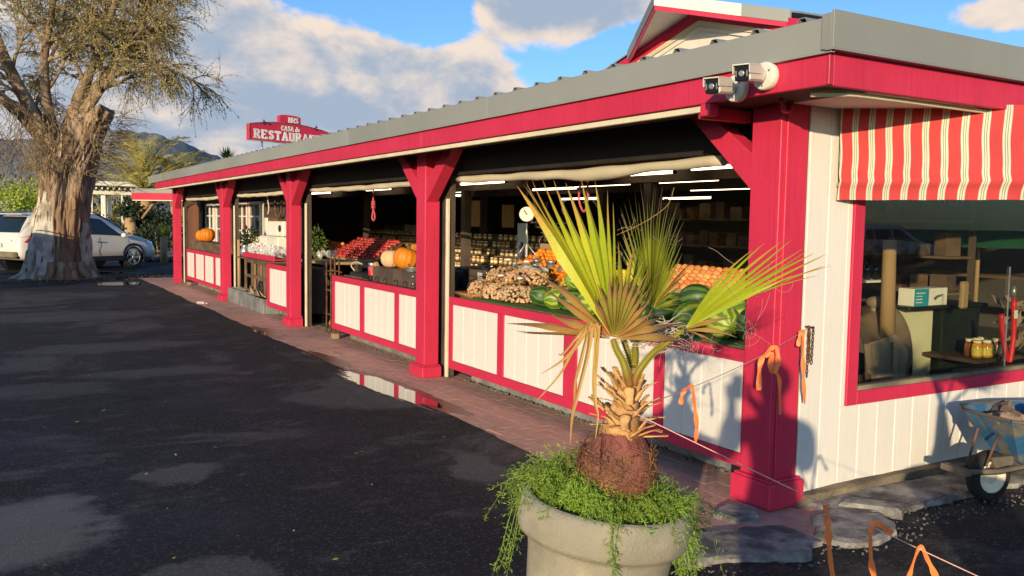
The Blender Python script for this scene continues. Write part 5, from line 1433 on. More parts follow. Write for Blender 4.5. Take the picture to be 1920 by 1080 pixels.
# ------------------------------------------------------------ broken concrete apron at the corner
ap = thing('concrete_apron', None, None); ap['kind'] = 'structure'
def slabpoly(pts, z, m='old_concrete', h=.06, jag=.02, par=ap):
    P = []
    for i, p in enumerate(pts):
        q = pts[(i+1) % len(pts)]
        n = max(1, int(sqrt((p[0]-q[0])**2+(p[1]-q[1])**2)/.05))
        for k in range(n):
            f = k/n; x = p[0]+(q[0]-p[0])*f; y = p[1]+(q[1]-p[1])*f
            P.append((x+jag*noise.noise(Vector((x*9, y*9, 1))), y+jag*noise.noise(Vector((x*9, y*9, 7)))))
    bm = nb()
    top = [bm.verts.new((x, y, z+.008*noise.noise(Vector((x*4, y*4, 0))))) for x, y in P]
    cx, cy = sum(p[0] for p in P)/len(P), sum(p[1] for p in P)/len(P)
    bot = [bm.verts.new((x+(x-cx)*.05, y+(y-cy)*.05, z-h)) for x, y in P]
    inn = [bm.verts.new((cx+(x-cx)*.86, cy+(y-cy)*.86, z+.012+.006*noise.noise(Vector((x*7, y*7, 3))))) for x, y in P]
    n = len(P)
    for i in range(n):
        bm.faces.new((bot[i], bot[(i+1) % n], top[(i+1) % n], top[i])); bm.faces.new((top[i], top[(i+1) % n], inn[(i+1) % n], inn[i]))
    bm.faces.new(inn)
    return obj('slab', bm, m, par)
slabpoly([(4.02, 3.06), (4.5, 3.02), (5.4, 3.0), (6.6, 2.98), (8.5, 2.96), (8.5, 3.36), (4.02, 3.36)], .03, jag=.05)
slabpoly([(3.99, 3.34), (8.5, 3.33), (8.5, 3.42), (3.99, 3.42)], .072, 'mud_kerb', .07, .012)
slabpoly([(3.62, 2.98), (3.86, 3.20), (4.02, 3.22), (4.22, 3.02), (4.08, 2.82), (3.82, 2.76), (3.66, 2.82)], .026, jag=.045)
slabpoly([(2.72, 3.16), (3.02, 3.30), (3.30, 3.26), (3.58, 3.18), (3.60, 2.92), (3.36, 2.80), (3.10, 2.88), (2.86, 2.98)], .022, jag=.055)
slabpoly([(3.36, 3.46), (3.56, 3.56), (3.66, 3.42), (3.56, 3.30), (3.40, 3.34)], .03, jag=.03)
slabpoly([(4.10, 3.22), (4.24, 3.26), (4.42, 3.04), (4.30, 2.95)], .045, jag=.02)
# crumbs of concrete and dirt round the apron
bm = nb()
for k in range(420):
    x = U(2.7, 5.6); y = 2.72+abs(rnd.gauss(0, .22))+ (0 if x < 4.2 else .05); s = U(.002, .008)
    if y > 3.36 and x > 3.65: continue
    T = Matrix.Translation((x, y, s*.5)) @ Matrix.Rotation(U(0, 6), 4, (U(-1, 1), U(-1, 1), 1)); bx(bm, -s, s, -s*U(.5, 1), s*U(.5, 1), -s*.6, s*.6, 0, T)
obj('concrete_crumbs', bm, 'grit', kind='stuff')
# ------------------------------------------------------------ puddles along the walkway edge
def damp(c, rx, ry, rz, z, seed):
    bm = nb(); P = []
    for k in range(140):
        a = 2*pi*k/140; r = 1+.30*noise.noise(Vector((cos(a)*1.6, sin(a)*1.6, seed)))+.16*noise.noise(Vector((cos(a)*7, sin(a)*7, seed)))+.10*noise.noise(Vector((cos(a)*25, sin(a)*25, seed)))
        x, y = (rx+.055)*r*cos(a), (ry+.30)*r*sin(a)
        P.append(bm.verts.new((c[0]+x*cos(rz)-y*sin(rz), c[1]+x*sin(rz)+y*cos(rz), z)))
    bm.faces.new(P); return obj('damp_patch', bm, 'damp_paver', kind='structure')
damp((3.23, 7.7), .15, .92, .05, .0138, 3); damp((3.25, 9.6), .07, .35, .05, .0138, 5); damp((3.27, 12.2), .10, .4, 0, .0138, 9)
def puddle(c, rx, ry, rz, z=.0135, seed=1):
    bm = nb(); P = []
    for k in range(120):
        a = 2*pi*k/120; r = 1+.30*noise.noise(Vector((cos(a)*1.6, sin(a)*1.6, seed)))+.16*noise.noise(Vector((cos(a)*6, sin(a)*6, seed)))+.12*noise.noise(Vector((cos(a)*21, sin(a)*21, seed)))
        x, y = rx*r*cos(a), ry*r*sin(a)
        P.append(bm.verts.new((c[0]+x*cos(rz)-y*sin(rz), c[1]+x*sin(rz)+y*cos(rz), z)))
    bm.faces.new(P); return obj('puddle', bm, 'puddle_water', kind='structure')
puddle((3.185, 7.75), .16, .92, .05, .0165, 3)
puddle((3.17, 12.2), .06, .33, 0, .017, 9)
puddle((3.30, 16.9), .10, .28, .0, .017, 12); puddle((2.6, 22.5), .7, .5, .2, .008, 2); puddle((2.2, 26.8), .9, .5, 0, .008, 7)
# ------------------------------------------------------------ dim goods racks behind the palm
cart = {}
for q, m in enumerate(('old_wood', 'rust_iron', 'dark_wood', 'crate_wood')):
    bm = nb(); bx(bm, -.1, .1, -.09, .09, 0, .2, .004); cart[m] = (bm, m)
src_ = {}
for ri, (x, ya, yb, lab) in enumerate(((8.3, 5.2, 7.4, 'right'), (8.5, 7.8, 10.2, 'left'))):
    t = thing('goods_rack', 'dark wooden goods rack deep behind the palm leaves, the %s one of two' % lab, 'rack', (x, (ya+yb)/2, .02))
    for z in (.62, .98, 1.34, 1.70): box('shelf', x-.16, x+.2, ya, yb, z-.025, z, 'old_wood', t, 0)
    for y in (ya, yb-.05): box('upright', x+.2, x+.25, y, y+.05, .02, 2.0, 'dark_wood', t, 0)
    for zi, z in enumerate((.62, .98, 1.34, 1.70)):
        y = yb-.15; n = 0
        while y > ya+.1:
            m = rnd.choice(list(cart)); lb = 'small wooden crate on the %s shelf of the %s goods rack, %s from left' % (('lowest', 'second', 'third', 'top')[zi], lab, ORD[n])
            s = (U(.8, 1.1), U(.8, 1.15), U(.55, 1.2))
            if m not in src_:
                src_[m] = o = obj('small_crate', cart[m][0], m); o.location = (x, y, z); o.scale = s; tags(o, lb, 'crate', 'crates on the goods racks')
            else: inst(src_[m], (x+U(-.03, .03), y, z), (0, 0, U(-.1, .1)), s, lb)
            y -= U(.215, .32); n += 1
for m in cart:
    if m not in src_: cart[m][0].free()
# ------------------------------------------------------------ big planter, fan palm, ferns
PO = Vector((1.735, 2.172, 0)); PA_ = Vector((.8597, -.5109, 0)); PB_ = Vector((.5109, .8597, 0))
def pl(t): return PO + PA_*t[0] + PB_*t[1] + Vector((0, 0, t[2]))
PC0 = PO + PA_*-.150 + PB_*.0
TILT = Matrix.Translation(PC0+Vector((0, 0, -.02))) @ Matrix.Rotation(radians(6.2), 4, PB_) @ Matrix.Diagonal((.95, .95, 1.06, 1))
pot = thing('stone_planter', 'large round cast stone planter holding the fan palm', 'planter', PC0)
bm = nb()
lathe(bm, [(.185, 0), (.192, .02), (.20, .10), (.225, .33), (.243, .54), (.250, .585), (.258, .600), (.282, .607), (.291, .622), (.295, .66), (.293, .69), (.284, .712), (.27, .722), (.258, .720), (.248, .70), (.243, .64), (.235, .60)], 72, T=TILT, close=False)
addv(bm, [TILT @ Vector((.185*cos(a*pi/18), .185*sin(a*pi/18), 0)) for a in range(36)], [tuple(range(36))])
obj('bowl', bm, 'pot_stone', pot)
bm = nb(); lathe(bm, [(.02, .64), (.244, .635)], 40, T=TILT, close=False); 
obj('soil', bm, 'soil', pot)
palm = thing('fan_palm', 'young fan palm with green and brown leaves growing in the stone planter', 'palm', tuple(PO+Vector((0, 0, .66))))
TA= [(-0.4, -0.049, 1.309), (-0.378, -0.052, 1.268), (-0.357, -0.053, 1.265), (-0.27, -0.048, 1.323), (-0.29, -0.042, 1.405), (-0.288, -0.042, 1.407), (-0.314, -0.037, 1.472), (-0.37, 0.064, 1.74), (-0.362, 0.069, 1.744), (-0.356, 0.074, 1.746), (-0.35, 0.079, 1.745), (-0.338, 0.085, 1.751), (-0.302, 0.09, 1.756), (-0.262, 0.095, 1.755), (-0.213, 0.1, 1.756), (-0.165, 0.106, 1.763), (-0.114, 0.11, 1.76), (-0.085, 0.113, 1.73), (-0.057, 0.115, 1.682), (-0.053, 0.111, 1.565), (-0.033, 0.091, 1.566), (0.006, 0.074, 1.551), (0.04, 0.056, 1.504), (0.058, 0.04, 1.489), (0.062, 0.023, 1.463), (0.064, 0.005, 1.436), (0.062, -0.011, 1.414), (0.064, -0.027, 1.405), (0.066, -0.043, 1.392), (0.082, -0.068, 1.33), (0.138, -0.069, 1.313), (0.15, -0.073, 1.265)]
TB= [(-0.037, 0.271, 1.561), (-0.014, 0.273, 1.638), (-0.014, 0.265, 1.594), (-0.006, 0.268, 1.681), (0.006, 0.265, 1.7), (0.021, 0.262, 1.711), (0.033, 0.26, 1.73), (0.049, 0.254, 1.704), (0.064, 0.254, 1.766), (0.092, 0.25, 1.762), (0.102, 0.245, 1.755), (0.115, 0.242, 1.761), (0.13, 0.237, 1.747), (0.154, 0.233, 1.748), (0.167, 0.225, 1.702), (0.177, 0.219, 1.678), (0.18, 0.214, 1.659), (0.188, 0.208, 1.635), (0.195, 0.202, 1.603), (0.198, 0.194, 1.561), (0.2, 0.188, 1.524), (0.224, 0.182, 1.505), (0.203, 0.175, 1.46), (0.194, 0.168, 1.418), (0.202, 0.161, 1.381), (0.186, 0.155, 1.355)]
TC= [(0.361, -0.009, 1.554), (0.41, -0.016, 1.574), (0.458, -0.024, 1.575), (0.5, -0.033, 1.571), (0.468, -0.045, 1.522), (0.52, -0.052, 1.544), (0.545, -0.061, 1.536), (0.555, -0.068, 1.543), (0.58, -0.078, 1.53), (0.586, -0.086, 1.535), (0.592, -0.095, 1.519), (0.585, -0.104, 1.509), (0.546, -0.114, 1.488), (0.472, -0.125, 1.461), (0.279, -0.142, 1.338), (0.3, -0.154, 1.29), (0.257, -0.166, 1.249), (0.212, -0.173, 1.269)]
HUBS = [(-0.066, -0.073, 1.262), (0.087, 0.163, 1.331), (0.16, -0.031, 1.289)]
QA = [(-0.009, -0.064, 1.118), (-0.022, -0.081, 1.155), (-0.036, -0.078, 1.197), (-0.055, -0.075, 1.23), (-0.066, -0.073, 1.262)]
QB = [(0.015, 0.02, 1.16), (0.022, 0.052, 1.197), (0.029, 0.085, 1.228), (0.087, 0.163, 1.331)]
QC = [(0.003, -0.054, 1.116), (0.013, -0.061, 1.152), (0.037, -0.059, 1.189), (0.069, -0.046, 1.222), (0.099, -0.035, 1.239), (0.16, -0.031, 1.289)]
QD = [(0.01, 0.048, 1.142), (0.003, 0.082, 1.195), (-0.008, 0.105, 1.228), (-0.01, 0.126, 1.243)]
DRY = [[(-0.137, -0.109, 1.313), (-0.145, -0.115, 1.232), (-0.174, -0.125, 1.105), (-0.191, -0.131, 1.033), (-0.197, -0.137, 0.945)], [(-0.141, -0.109, 1.313), (-0.167, -0.118, 1.205), (-0.184, -0.123, 1.132), (-0.187, -0.128, 1.069)], [(-0.146, -0.109, 1.311), (-0.168, -0.112, 1.272), (-0.194, -0.116, 1.227), (-0.234, -0.121, 1.154), (-0.301, -0.127, 1.076)], [(-0.141, -0.109, 1.311), (-0.185, -0.115, 1.24), (-0.23, -0.118, 1.195), (-0.288, -0.121, 1.158)], [(-0.119, -0.11, 1.309), (-0.122, -0.116, 1.219), (-0.126, -0.122, 1.142), (-0.122, -0.128, 1.07), (-0.114, -0.131, 1.034), (-0.12, -0.136, 0.964)], [(-0.132, -0.109, 1.313), (-0.159, -0.11, 1.299), (-0.221, -0.116, 1.222), (-0.237, -0.116, 1.219)], [(-0.123, -0.109, 1.313), (-0.116, -0.111, 1.286), (-0.122, -0.115, 1.232), (-0.125, -0.12, 1.169)]]
BOOT = [((-0.013, -0.065, 0.974), (-0.051, -0.094, 0.992), (-0.078, -0.114, 0.988), 0.0092), ((-0.004, -0.086, 0.96), (0.031, -0.114, 0.992), (0.061, -0.133, 1.007), 0.0091), ((0.018, -0.066, 0.965), (0.043, -0.092, 1.012), (0.067, -0.111, 1.023), 0.0069), ((0.027, -0.046, 0.954), (0.068, -0.075, 0.977), (0.09, -0.095, 0.976), 0.0062), ((0.043, -0.047, 0.951), (0.081, -0.076, 0.959), (0.108, -0.096, 0.964), 0.0054), ((-0.028, -0.053, 1.002), (-0.054, -0.081, 1.021), (-0.093, -0.099, 1.049), 0.0077), ((-0.055, -0.044, 0.981), (-0.083, -0.072, 1.015), (-0.135, -0.091, 1.031), 0.0069), ((-0.063, -0.034, 0.981), (-0.094, -0.064, 0.991), (-0.133, -0.083, 0.996), 0.007), ((-0.008, -0.06, 1.039), (-0.031, -0.088, 1.066), (-0.061, -0.106, 1.094), 0.0084), ((-0.029, -0.031, 1.029), (-0.058, -0.058, 1.062), (-0.118, -0.077, 1.078), 0.0054), ((-0.04, -0.038, 1.065), (-0.066, -0.065, 1.098), (-0.113, -0.084, 1.12), 0.0049), ((0.006, -0.071, 1.019), (0.035, -0.098, 1.063), (0.077, -0.116, 1.089), 0.0069), ((0.022, -0.021, 1.021), (0.055, -0.049, 1.047), (0.089, -0.068, 1.064), 0.007), ((0.011, -0.048, 1.061), (0.034, -0.075, 1.108), (0.073, -0.093, 1.134), 0.0061), ((-0.011, -0.065, 1.108), (-0.014, -0.096, 1.087), (-0.017, -0.118, 1.066), 0.0091), ((-0.023, -0.081, 1.024), (-0.03, -0.113, 1.007), (-0.032, -0.134, 0.99), 0.0091), ((-0.019, -0.036, 1.093), (-0.033, -0.064, 1.123), (-0.057, -0.082, 1.15), 0.0062), ((-0.023, 0.002, 1.066), (-0.04, -0.025, 1.103), (-0.057, -0.043, 1.13), 0.0034), ((-0.02, 0.006, 1.111), (-0.037, -0.022, 1.144), (-0.052, -0.041, 1.161), 0.0028), ((0.024, 0.004, 1.086), (0.029, -0.024, 1.117), (0.035, -0.042, 1.149), 0.0055), ((0.015, -0.017, 1.071), (0.023, -0.045, 1.108), (0.029, -0.063, 1.137), 0.0054), ((0.035, -0.003, 0.992), (0.065, -0.032, 1.008), (0.107, -0.052, 1.013), 0.0044)]

# trunk core and fibre bulb
bm = nb()
tube(bm, [pl((-.03, 0, .93)), pl((-.02, -.005, 1.0)), pl((-.008, -.008, 1.08)), pl((0, -.02, 1.16))], [.072, .052, .036, .018], 14, wob=.06)
obj('trunk', bm, 'boot', palm)
bm = nb()
prof = []
for k in range(17):
    f = k/16; z = .735+.222*f
    prof.append((.112*sin(pi*(.23+.60*f)), z))
lathe(bm, prof, 48, pl((-.035, 0, 0)))
for v in bm.verts:
    p = v.co; nrm_ = Vector((p.x-PO.x, p.y-PO.y, 0)).normalized()
    v.co += nrm_*(.012*noise.noise(p*28)+.008*noise.noise(Vector((p.x*60, p.y*60, p.z*18))))
bulb = obj('bulb', bm, 'bulb_red', palm)
c0 = pl((-.035, 0, 0))
for k, (a0, wd, za, zb) in enumerate(((3.95, .75, .775, .958), (5.0, .6, .80, .966), (3.0, .6, .79, .95), (5.9, .55, .78, .955), (4.45, .5, .765, .90), (2.2, .6, .78, .95))):
    bm = nb(); rows = []
    for j in range(9):
        f = j/8; z = za+(zb-za)*f; r = .112*sin(pi*(.23+.60*(z-.735)/.222))+.004+.0022*k+.010*f*f
        ww = wd*(1-.72*f**1.6)
        rows.append([bm.verts.new((c0.x+(r+.004*noise.noise(Vector((q*2., f*3, k))))*cos(a0+ww*(q/6-1)+.25*f), c0.y+(r+.004*noise.noise(Vector((q*2., f*3, k))))*sin(a0+ww*(q/6-1)+.25*f), z+.006*noise.noise(Vector((q*.9, k, f*4))))) for q in range(13)])
    for r1, r2 in zip(rows, rows[1:]):
        for q in range(12): bm.faces.new((r1[q], r1[q+1], r2[q+1], r2[q])).smooth = True
    obj('sheath', bm, 'sheath_red', palm)
bm = nb()       # old sheath fibres wrapped round the bulb
c0 = pl((-.035, 0, 0))
for k in range(1700):
    a = U(0, 2*pi); f = rnd.random()**1.3
    zz = .735+.17*f; r = .112*sin(pi*(.23+.60*f*.72))+U(.002, .016)
    P = []
    da, dz = U(-.5, .5), U(-.035, .025)
    for q in range(4):
        t_ = q/3
        P.append(Vector((c0.x+(r+.012*t_*t_*rnd.random())*cos(a+da*t_), c0.y+(r+.012*t_*t_*rnd.random())*sin(a+da*t_), zz+dz*t_)))
    tube(bm, P, U(.0008, .002), 3, cap=False)
for k in range(130):
    a = U(1.5, 5.0); zz = U(.82, .97); r = .112*sin(pi*(.23+.60*(zz-.735)/.235))
    P = [Vector((c0.x+(r+q*q*.007)*cos(a+q*U(-.12, .12)), c0.y+(r+q*q*.007)*sin(a+q*U(-.12, .12)), zz-.012*q+U(-.004, .004))) for q in range(4)]
    tube(bm, P, .0006, 3, cap=False)
o = obj('fibre', bm, 'fibre', palm); o['kind'] = 'stuff'
# torn sheath collar under the boots
for k in range(0):
    a = k*.9+.3
    bm = nb()
    pts = [Vector((c0.x+.085*cos(a+q*.12), c0.y+.085*sin(a+q*.12), .935+.018*sin(q*2.1+k)+.004*q)) for q in range(-4, 5)]
    for p, q in zip(pts, pts[1:]):
        o_ = Vector((p.x-c0.x, p.y-c0.y, 0)).normalized()
        addv(bm, [p-o_*.02+Vector((0, 0, -.045)), q-o_*.02+Vector((0, 0, -.045)), q+o_*.012, p+o_*.012], [(0, 1, 2, 3)], True)
    obj('sheath', bm, 'bulb_red' if k % 2 else 'boot', palm)
# cut leaf bases
def boot(a, b_, c_, w_):
    a, b_, c_ = pl(a), pl(b_), pl(c_)
    P = spline([a, b_, c_], 5)
    bm = nb(); rows = []
    n = len(P)
    for i, p in enumerate(P):
        t_ = (P[min(i+1, n-1)]-P[max(i-1, 0)]).normalized()
        out_ = Vector((p.x-PO.x+.03*PA_.x, p.y-PO.y+.03*PA_.y, 0)); 
        s = t_.cross(Vector((0, 0, 1)) if abs(t_.z) < .9 else out_).normalized()
        u_ = s.cross(t_).normalized()
        f = i/(n-1); w = w_*(2.1-1.25*f+.15*sin(f*9)); th = w*.42*(1-.4*f)
        rows.append([bm.verts.new(q) for q in (p-s*w-u_*th*.2, p-s*w*.5+u_*th*.5, p+u_*th*.75, p+s*w*.5+u_*th*.5, p+s*w-u_*th*.2, p+s*w*.5-u_*th*.75, p-s*w*.5-u_*th*.75)])
    for r1, r2 in zip(rows, rows[1:]):
        for k in range(7):
            f = bm.faces.new((r1[k], r1[(k+1) % 7], r2[(k+1) % 7], r2[k])); f.smooth = True
    bm.faces.new(rows[0]); bm.faces.new(rows[-1])
    for i, p in enumerate(P[2:-1]):      # marginal teeth
        t_ = (c_-a).normalized(); s = t_.cross(Vector((0, 0, 1))).normalized()
        for sg in (-1, 1):
            q = p+s*sg*w_*.85; addv(bm, [q-t_*.004, q+t_*.004, q+s*sg*.006+t_*.003+Vector((0, 0, .003))], [(0, 1, 2)])
    obj('leaf_base', bm, 'boot', palm)
for bt_ in BOOT: boot(*bt_)
for k in range(26):     # the far side of the trunk carries the same cut bases
    a = radians(20+140*rnd.random()); z = U(.955, 1.11); r = .062-.25*(z-.95)
    d = (cos(a), sin(a)); L_ = U(.05, .085)
    boot((d[0]*r*.6-.02, d[1]*r*.6, z), (d[0]*(r+L_*.55)-.02, d[1]*(r+L_*.55), z+.03), (d[0]*(r+L_)-.02, d[1]*(r+L_), z+.05), U(.006, .009))
# stalks
def stalk(P, w0, w1, m='palm_stalk'):
    P = spline([pl(p) for p in P], 6); n = len(P); bm = nb()
    tube(bm, P, [w0+(w1-w0)*i/(n-1) for i in range(n)], 8)
    for v in bm.verts: pass
    for i in range(2, n-1):
        t_ = (P[i+1]-P[i-1] if i < n-1 else P[i]-P[i-1]).normalized(); s = t_.cross(PB_).normalized(); w = w0+(w1-w0)*i/(n-1)
        for sg in (-1, 1):
            q = P[i]+s*sg*w*.9; addv(bm, [q-t_*.004, q+t_*.005, q+s*sg*.006+t_*.006], [(0, 1, 2)])
    setuv(bm, lambda c: (.5, 1-max(0, min(1, (c.z-1.1)/.15))))
    return obj('leaf_stalk', bm, m, palm)
stalk(QA, .013, .007); stalk(QB, .012, .008); stalk(QC, .012, .006); stalk(QD, .009, .006)
# fan leaves: each leaflet is a folded strip, joined to its neighbours over the inner part
def fan(hub, tips, split, mats, brown, hubw=.012, bow=.05, zig=.008):
    H = pl(hub); T = [pl(t) for t in tips]; n = len(T)
    nrmv = Vector((0, 0, 0))
    for i in range(n-1): nrmv += (T[i]-H).cross(T[i+1]-H)
    nrmv.normalize()
    if nrmv.dot(PB_) > 0: nrmv = -nrmv
    lf = None
    for i in range(n):
        D = T[i]-H; L_ = D.length
        left = (T[i-1] if i > 0 else T[i]*2-T[i+1])-H; right = (T[i+1] if i < n-1 else T[i]*2-T[i-1])-H
        def edge(o_):
            # direction half way to the neighbour at equal radius
            a, b_ = D.normalized(), o_.normalized()
            if a.angle(b_) > .2: b_ = (a+(b_-a)*(.2/a.angle(b_))).normalized()
            return (a+b_).normalized()
        el, er = edge(left), edge(right)
        sp_ = split*(1+U(-.06, .06)) * max(.8, min(1., min(left.length, right.length)/L_))
        rows = []; N = 13; curl = U(-.02, .02); curl2 = U(-.015, .015)
        for k in range(N):
            t_ = k/(N-1); r = hubw+(L_-hubw)*t_
            sag = nrmv*(bow*sin(t_*pi)*.6) + Vector((0, 0, -1))*(.0)
            c_ = H+D.normalized()*r+sag
            if t_ <= sp_: l_, r_ = H+el*r+sag, H+er*r+sag; w = 1.
            else:
                w = max(0., 1-((t_-sp_)/(1-sp_))**.85)
                bl, brr = (H+el*(hubw+(L_-hubw)*sp_))-(H+D.normalized()*(hubw+(L_-hubw)*sp_)), (H+er*(hubw+(L_-hubw)*sp_))-(H+D.normalized()*(hubw+(L_-hubw)*sp_))
                cv = nrmv*curl*((t_-sp_)/(1-sp_))**2 + D.normalized().cross(nrmv)*curl2*((t_-sp_)/(1-sp_))**2
                c_ = c_+cv; l_, r_ = c_+bl*w*.93, c_+brr*w*.93
            fold = zig*min(1, t_*4)*(1 if t_ <= sp_ else w**.5)
            rows.append((l_-nrmv*fold, c_+nrmv*fold, r_-nrmv*fold))
        bm = nb(); uvl = bm.loops.layers.uv.verify(); rr = rnd.random()
        V = [[bm.verts.new(p) for p in rw] for rw in rows]
        for k in range(N-1):
            for j in (0, 1):
                f = bm.faces.new((V[k][j], V[k][j+1], V[k+1][j+1], V[k+1][j]))
                for lp in f.loops:
                    for q in range(N):
                        if lp.vert in V[q]: lp[uvl].uv = (rr, q/(N-1)); break
        m = mats[1] if i in brown else mats[0]
        yield bm, m
def leaf(hub, tips, split, mats, brown, **k):
    first = None
    for bm, m in fan(hub, tips, split, mats, brown, **k):
        if first is None: first = obj('leaf', bm, m, palm)
        else: obj('leaflet', bm, m, first)
BA = set(range(0, 7)) | set(range(26, 40))
leaf(HUBS[0], TA, .62, ('palm_green', 'palm_brown'), BA, bow=.05)
TB2 = []
for a, c_ in zip(TB, TB[1:]):
    TB2 += [a, tuple((a[i]+c_[i])*.5*(.97 if i == 2 else 1)+(.012 if i == 1 else 0) for i in range(3))]
leaf(HUBS[1], TB2+TB[-1:], .56, ('palm_mid', 'palm_brown'), {0, 42, 44}, bow=.05)
leaf(HUBS[2], TC, .50, ('palm_green', 'palm_brown'), {14, 15, 16, 17}, bow=.03, zig=.005)
# inner short leaflets of the front fan, brown with a green middle
ins = [(x*.62+HUBS[0][0]*.38+.01, -.11+.02*k/12, z) for k, (x, z) in enumerate(((-.20, 1.40), (-.16, 1.44), (-.12, 1.47), (-.08, 1.48), (-.045, 1.48), (-.01, 1.475), (.025, 1.46), (.05, 1.44), (.07, 1.415), (.09, 1.385), (.11, 1.35)))]
leaf((HUBS[0][0], HUBS[0][1]-.012, HUBS[0][2]), ins, .7, ('palm_olive', 'palm_brown'), {0, 9, 10}, bow=.02)
# dry drooping leaf
dry = None
for k, P in enumerate(DRY):
    P = spline([pl(p) for p in P], 6); n = len(P); bm = nb(); rows = []
    for i, p in enumerate(P):
        f = i/(n-1); w = .009*(1-f)**.7*(1 if k in (0, 4) else .7)+.0008
        t_ = (P[min(i+1, n-1)]-P[max(i-1, 0)]).normalized(); s = t_.cross(PB_).normalized(); tw = sin(f*5+k)*.5
        s = (s*cos(tw)+PB_*sin(tw))
        rows.append([bm.verts.new(p-s*w), bm.verts.new(p+PB_*w*.6), bm.verts.new(p+s*w)])
    for r1, r2 in zip(rows, rows[1:]):
        for j in (0, 1): bm.faces.new((r1[j], r1[j+1], r2[j+1], r2[j]))
    setuv(bm, lambda c: (.3+.1*(k % 5), .25))
    if dry is None: dry = obj('leaf', bm, 'palm_brown', palm); dry['label'] = 'dry brown leaf hanging down from the palm'
    else: obj('leaflet', bm, 'palm_brown', dry)
bm = nb()      # tangle of dead leaf ends between the fans
for k in range(150):
    p = Vector((U(.0, .15), U(-.02, .14), U(1.22, 1.30))); q = p+Vector((U(-.10, .10), U(-.05, .05), U(-.04, .03)))
    P = spline([pl(p), pl((p+q)*.5+Vector((0, 0, U(-.01, .03)))), pl(q)], 4)
    tube(bm, P, [.0026, .0022, .0018, .0014, .001, .0008, .0006, .0005, .0004][:len(P)], 3, cap=False)
obj('dead_leaf_end', bm, 'thread', palm)['kind'] = 'stuff'
bm = nb()      # curling white threads at the leaflet clefts
def thread(p, L_):
    P = [Vector(p)]; d = Vector((U(-1, 1), U(-.4, .4), U(-.6, .8))).normalized(); ax = Vector((U(-.3, .3), 1, U(-.3, .3))).normalized(); k_ = U(-40, 40)
    for i in range(14):
        d = Matrix.Rotation(k_*L_/14, 3, ax) @ d; k_ += U(-8, 8); P.append(P[-1]+d*L_/14)
    tube(bm, P, .00045, 3, cap=False)
def clefts(hub, tips, n, spl):
    for k in range(n):
        t = tips[rnd.randrange(len(tips))]; f = U(spl, spl+.35); h = hub
        thread(pl(tuple(h[i]+(t[i]-h[i])*f for i in range(3))), U(.04, .11))
clefts(HUBS[0], TA[7:22], 20, .55); clefts(HUBS[1], TB, 16, .5); clefts(HUBS[2], TC, 10, .5)
for k in range(13): thread(pl((U(.30, .40), U(-.08, -.02), U(1.25, 1.42))), U(.1, .22))
for k in range(24): thread(pl((U(.12, .24), U(-.08, .02), U(1.2, 1.28))), U(.06, .14))
obj('leaf_thread', bm, 'thread', palm)['kind'] = 'stuff'
bm = nb()      # long arching dead strips beside the middle fan
for P in ([(-.03, .2, 1.58), (.05, .18, 1.62), (.13, .16, 1.68), (.15, .15, 1.74)],):
    tube(bm, spline([pl(p) for p in P], 6), .0011, 4)
obj('dead_strip', bm, 'palm_brown', palm); 
me = bpy.data.objects['dead_strip'].data
# asparagus fern spilling over the planter rim
fern = thing('asparagus_fern', 'feathery green fern spilling over the rim of the stone planter', 'fern', tuple(PC0+Vector((0, 0, .66))))
def frond(bm, P, needles, nl):
    P = spline(P, 7); n = len(P)
    tube(bm, P, [.0022*(1-.7*i/(n-1)) for i in range(n)], 3, cap=False)
    for k in range(needles):
        f = (k+.5)/needles; i = min(n-2, int(f*(n-1))); p = P[i].lerp(P[i+1], f*(n-1)-i)
        t_ = (P[i+1]-P[i]).normalized(); s = t_.cross(Vector((U(-1, 1), U(-1, 1), U(-1, 1))))
        if s.length < .1: continue
        s.normalize(); L_ = nl*(1.15-.75*f)*U(.7, 1.2)*4
        m_ = p+s*L_+t_*L_*.55
        sub_n = 5
        for j in range(sub_n):
            q = p.lerp(m_, (j+.4)/sub_n)
            d = (s*.7+t_*.8+Vector((U(-1, 1), U(-1, 1), U(-1, 1)))*1.1).normalized()
            e = d.cross(Vector((U(-1, 1), U(-1, 1), U(-1, 1)))); e = e.normalized() if e.length > .05 else s
            l_ = nl*U(.7, 1.25)
            addv(bm, [q-e*.0011, q+e*.0011, q+d*l_+e*.0007, q+d*l_-e*.0007], [(0, 1, 2, 3)])
for grp in range(15):
    bm = nb()
    for k in range(22):
        a = (grp+rnd.random())/15*2*pi; r0_ = U(.05, .19)
        base = TILT @ Vector((r0_*cos(a), r0_*sin(a), .66))
        o_ = TILT.to_3x3() @ Vector((cos(a+U(-.5, .5)), sin(a+U(-.5, .5)), 0)); side = o_.dot(PA_)
        front = -(TILT.to_3x3() @ Vector((cos(a), sin(a), 0))).dot(PB_)
        out_ = U(.05, .16) if front < .2 else U(.03, .09)
        hgt = U(.04, .12) + (.05 if side < -.2 and k % 3 == 0 else 0)
        drop = U(-.02, .05)
        if side > .5: out_ *= 1.35
        if k % 5 == 0 and front < .35: out_ = U(.10, .17) ; drop = U(.03, .13) + (.07 if side > .7 else 0)
        P = [base, base+o_*out_*.4+Vector((0, 0, hgt)), base+o_*out_*.8+Vector((0, 0, hgt*.9)), base+o_*(out_*1.05+.03)+Vector((0, 0, hgt*.6-drop))]
        frond(bm, P, 26, .0105)
    obj('frond', bm, 'leaf_fern', fern)
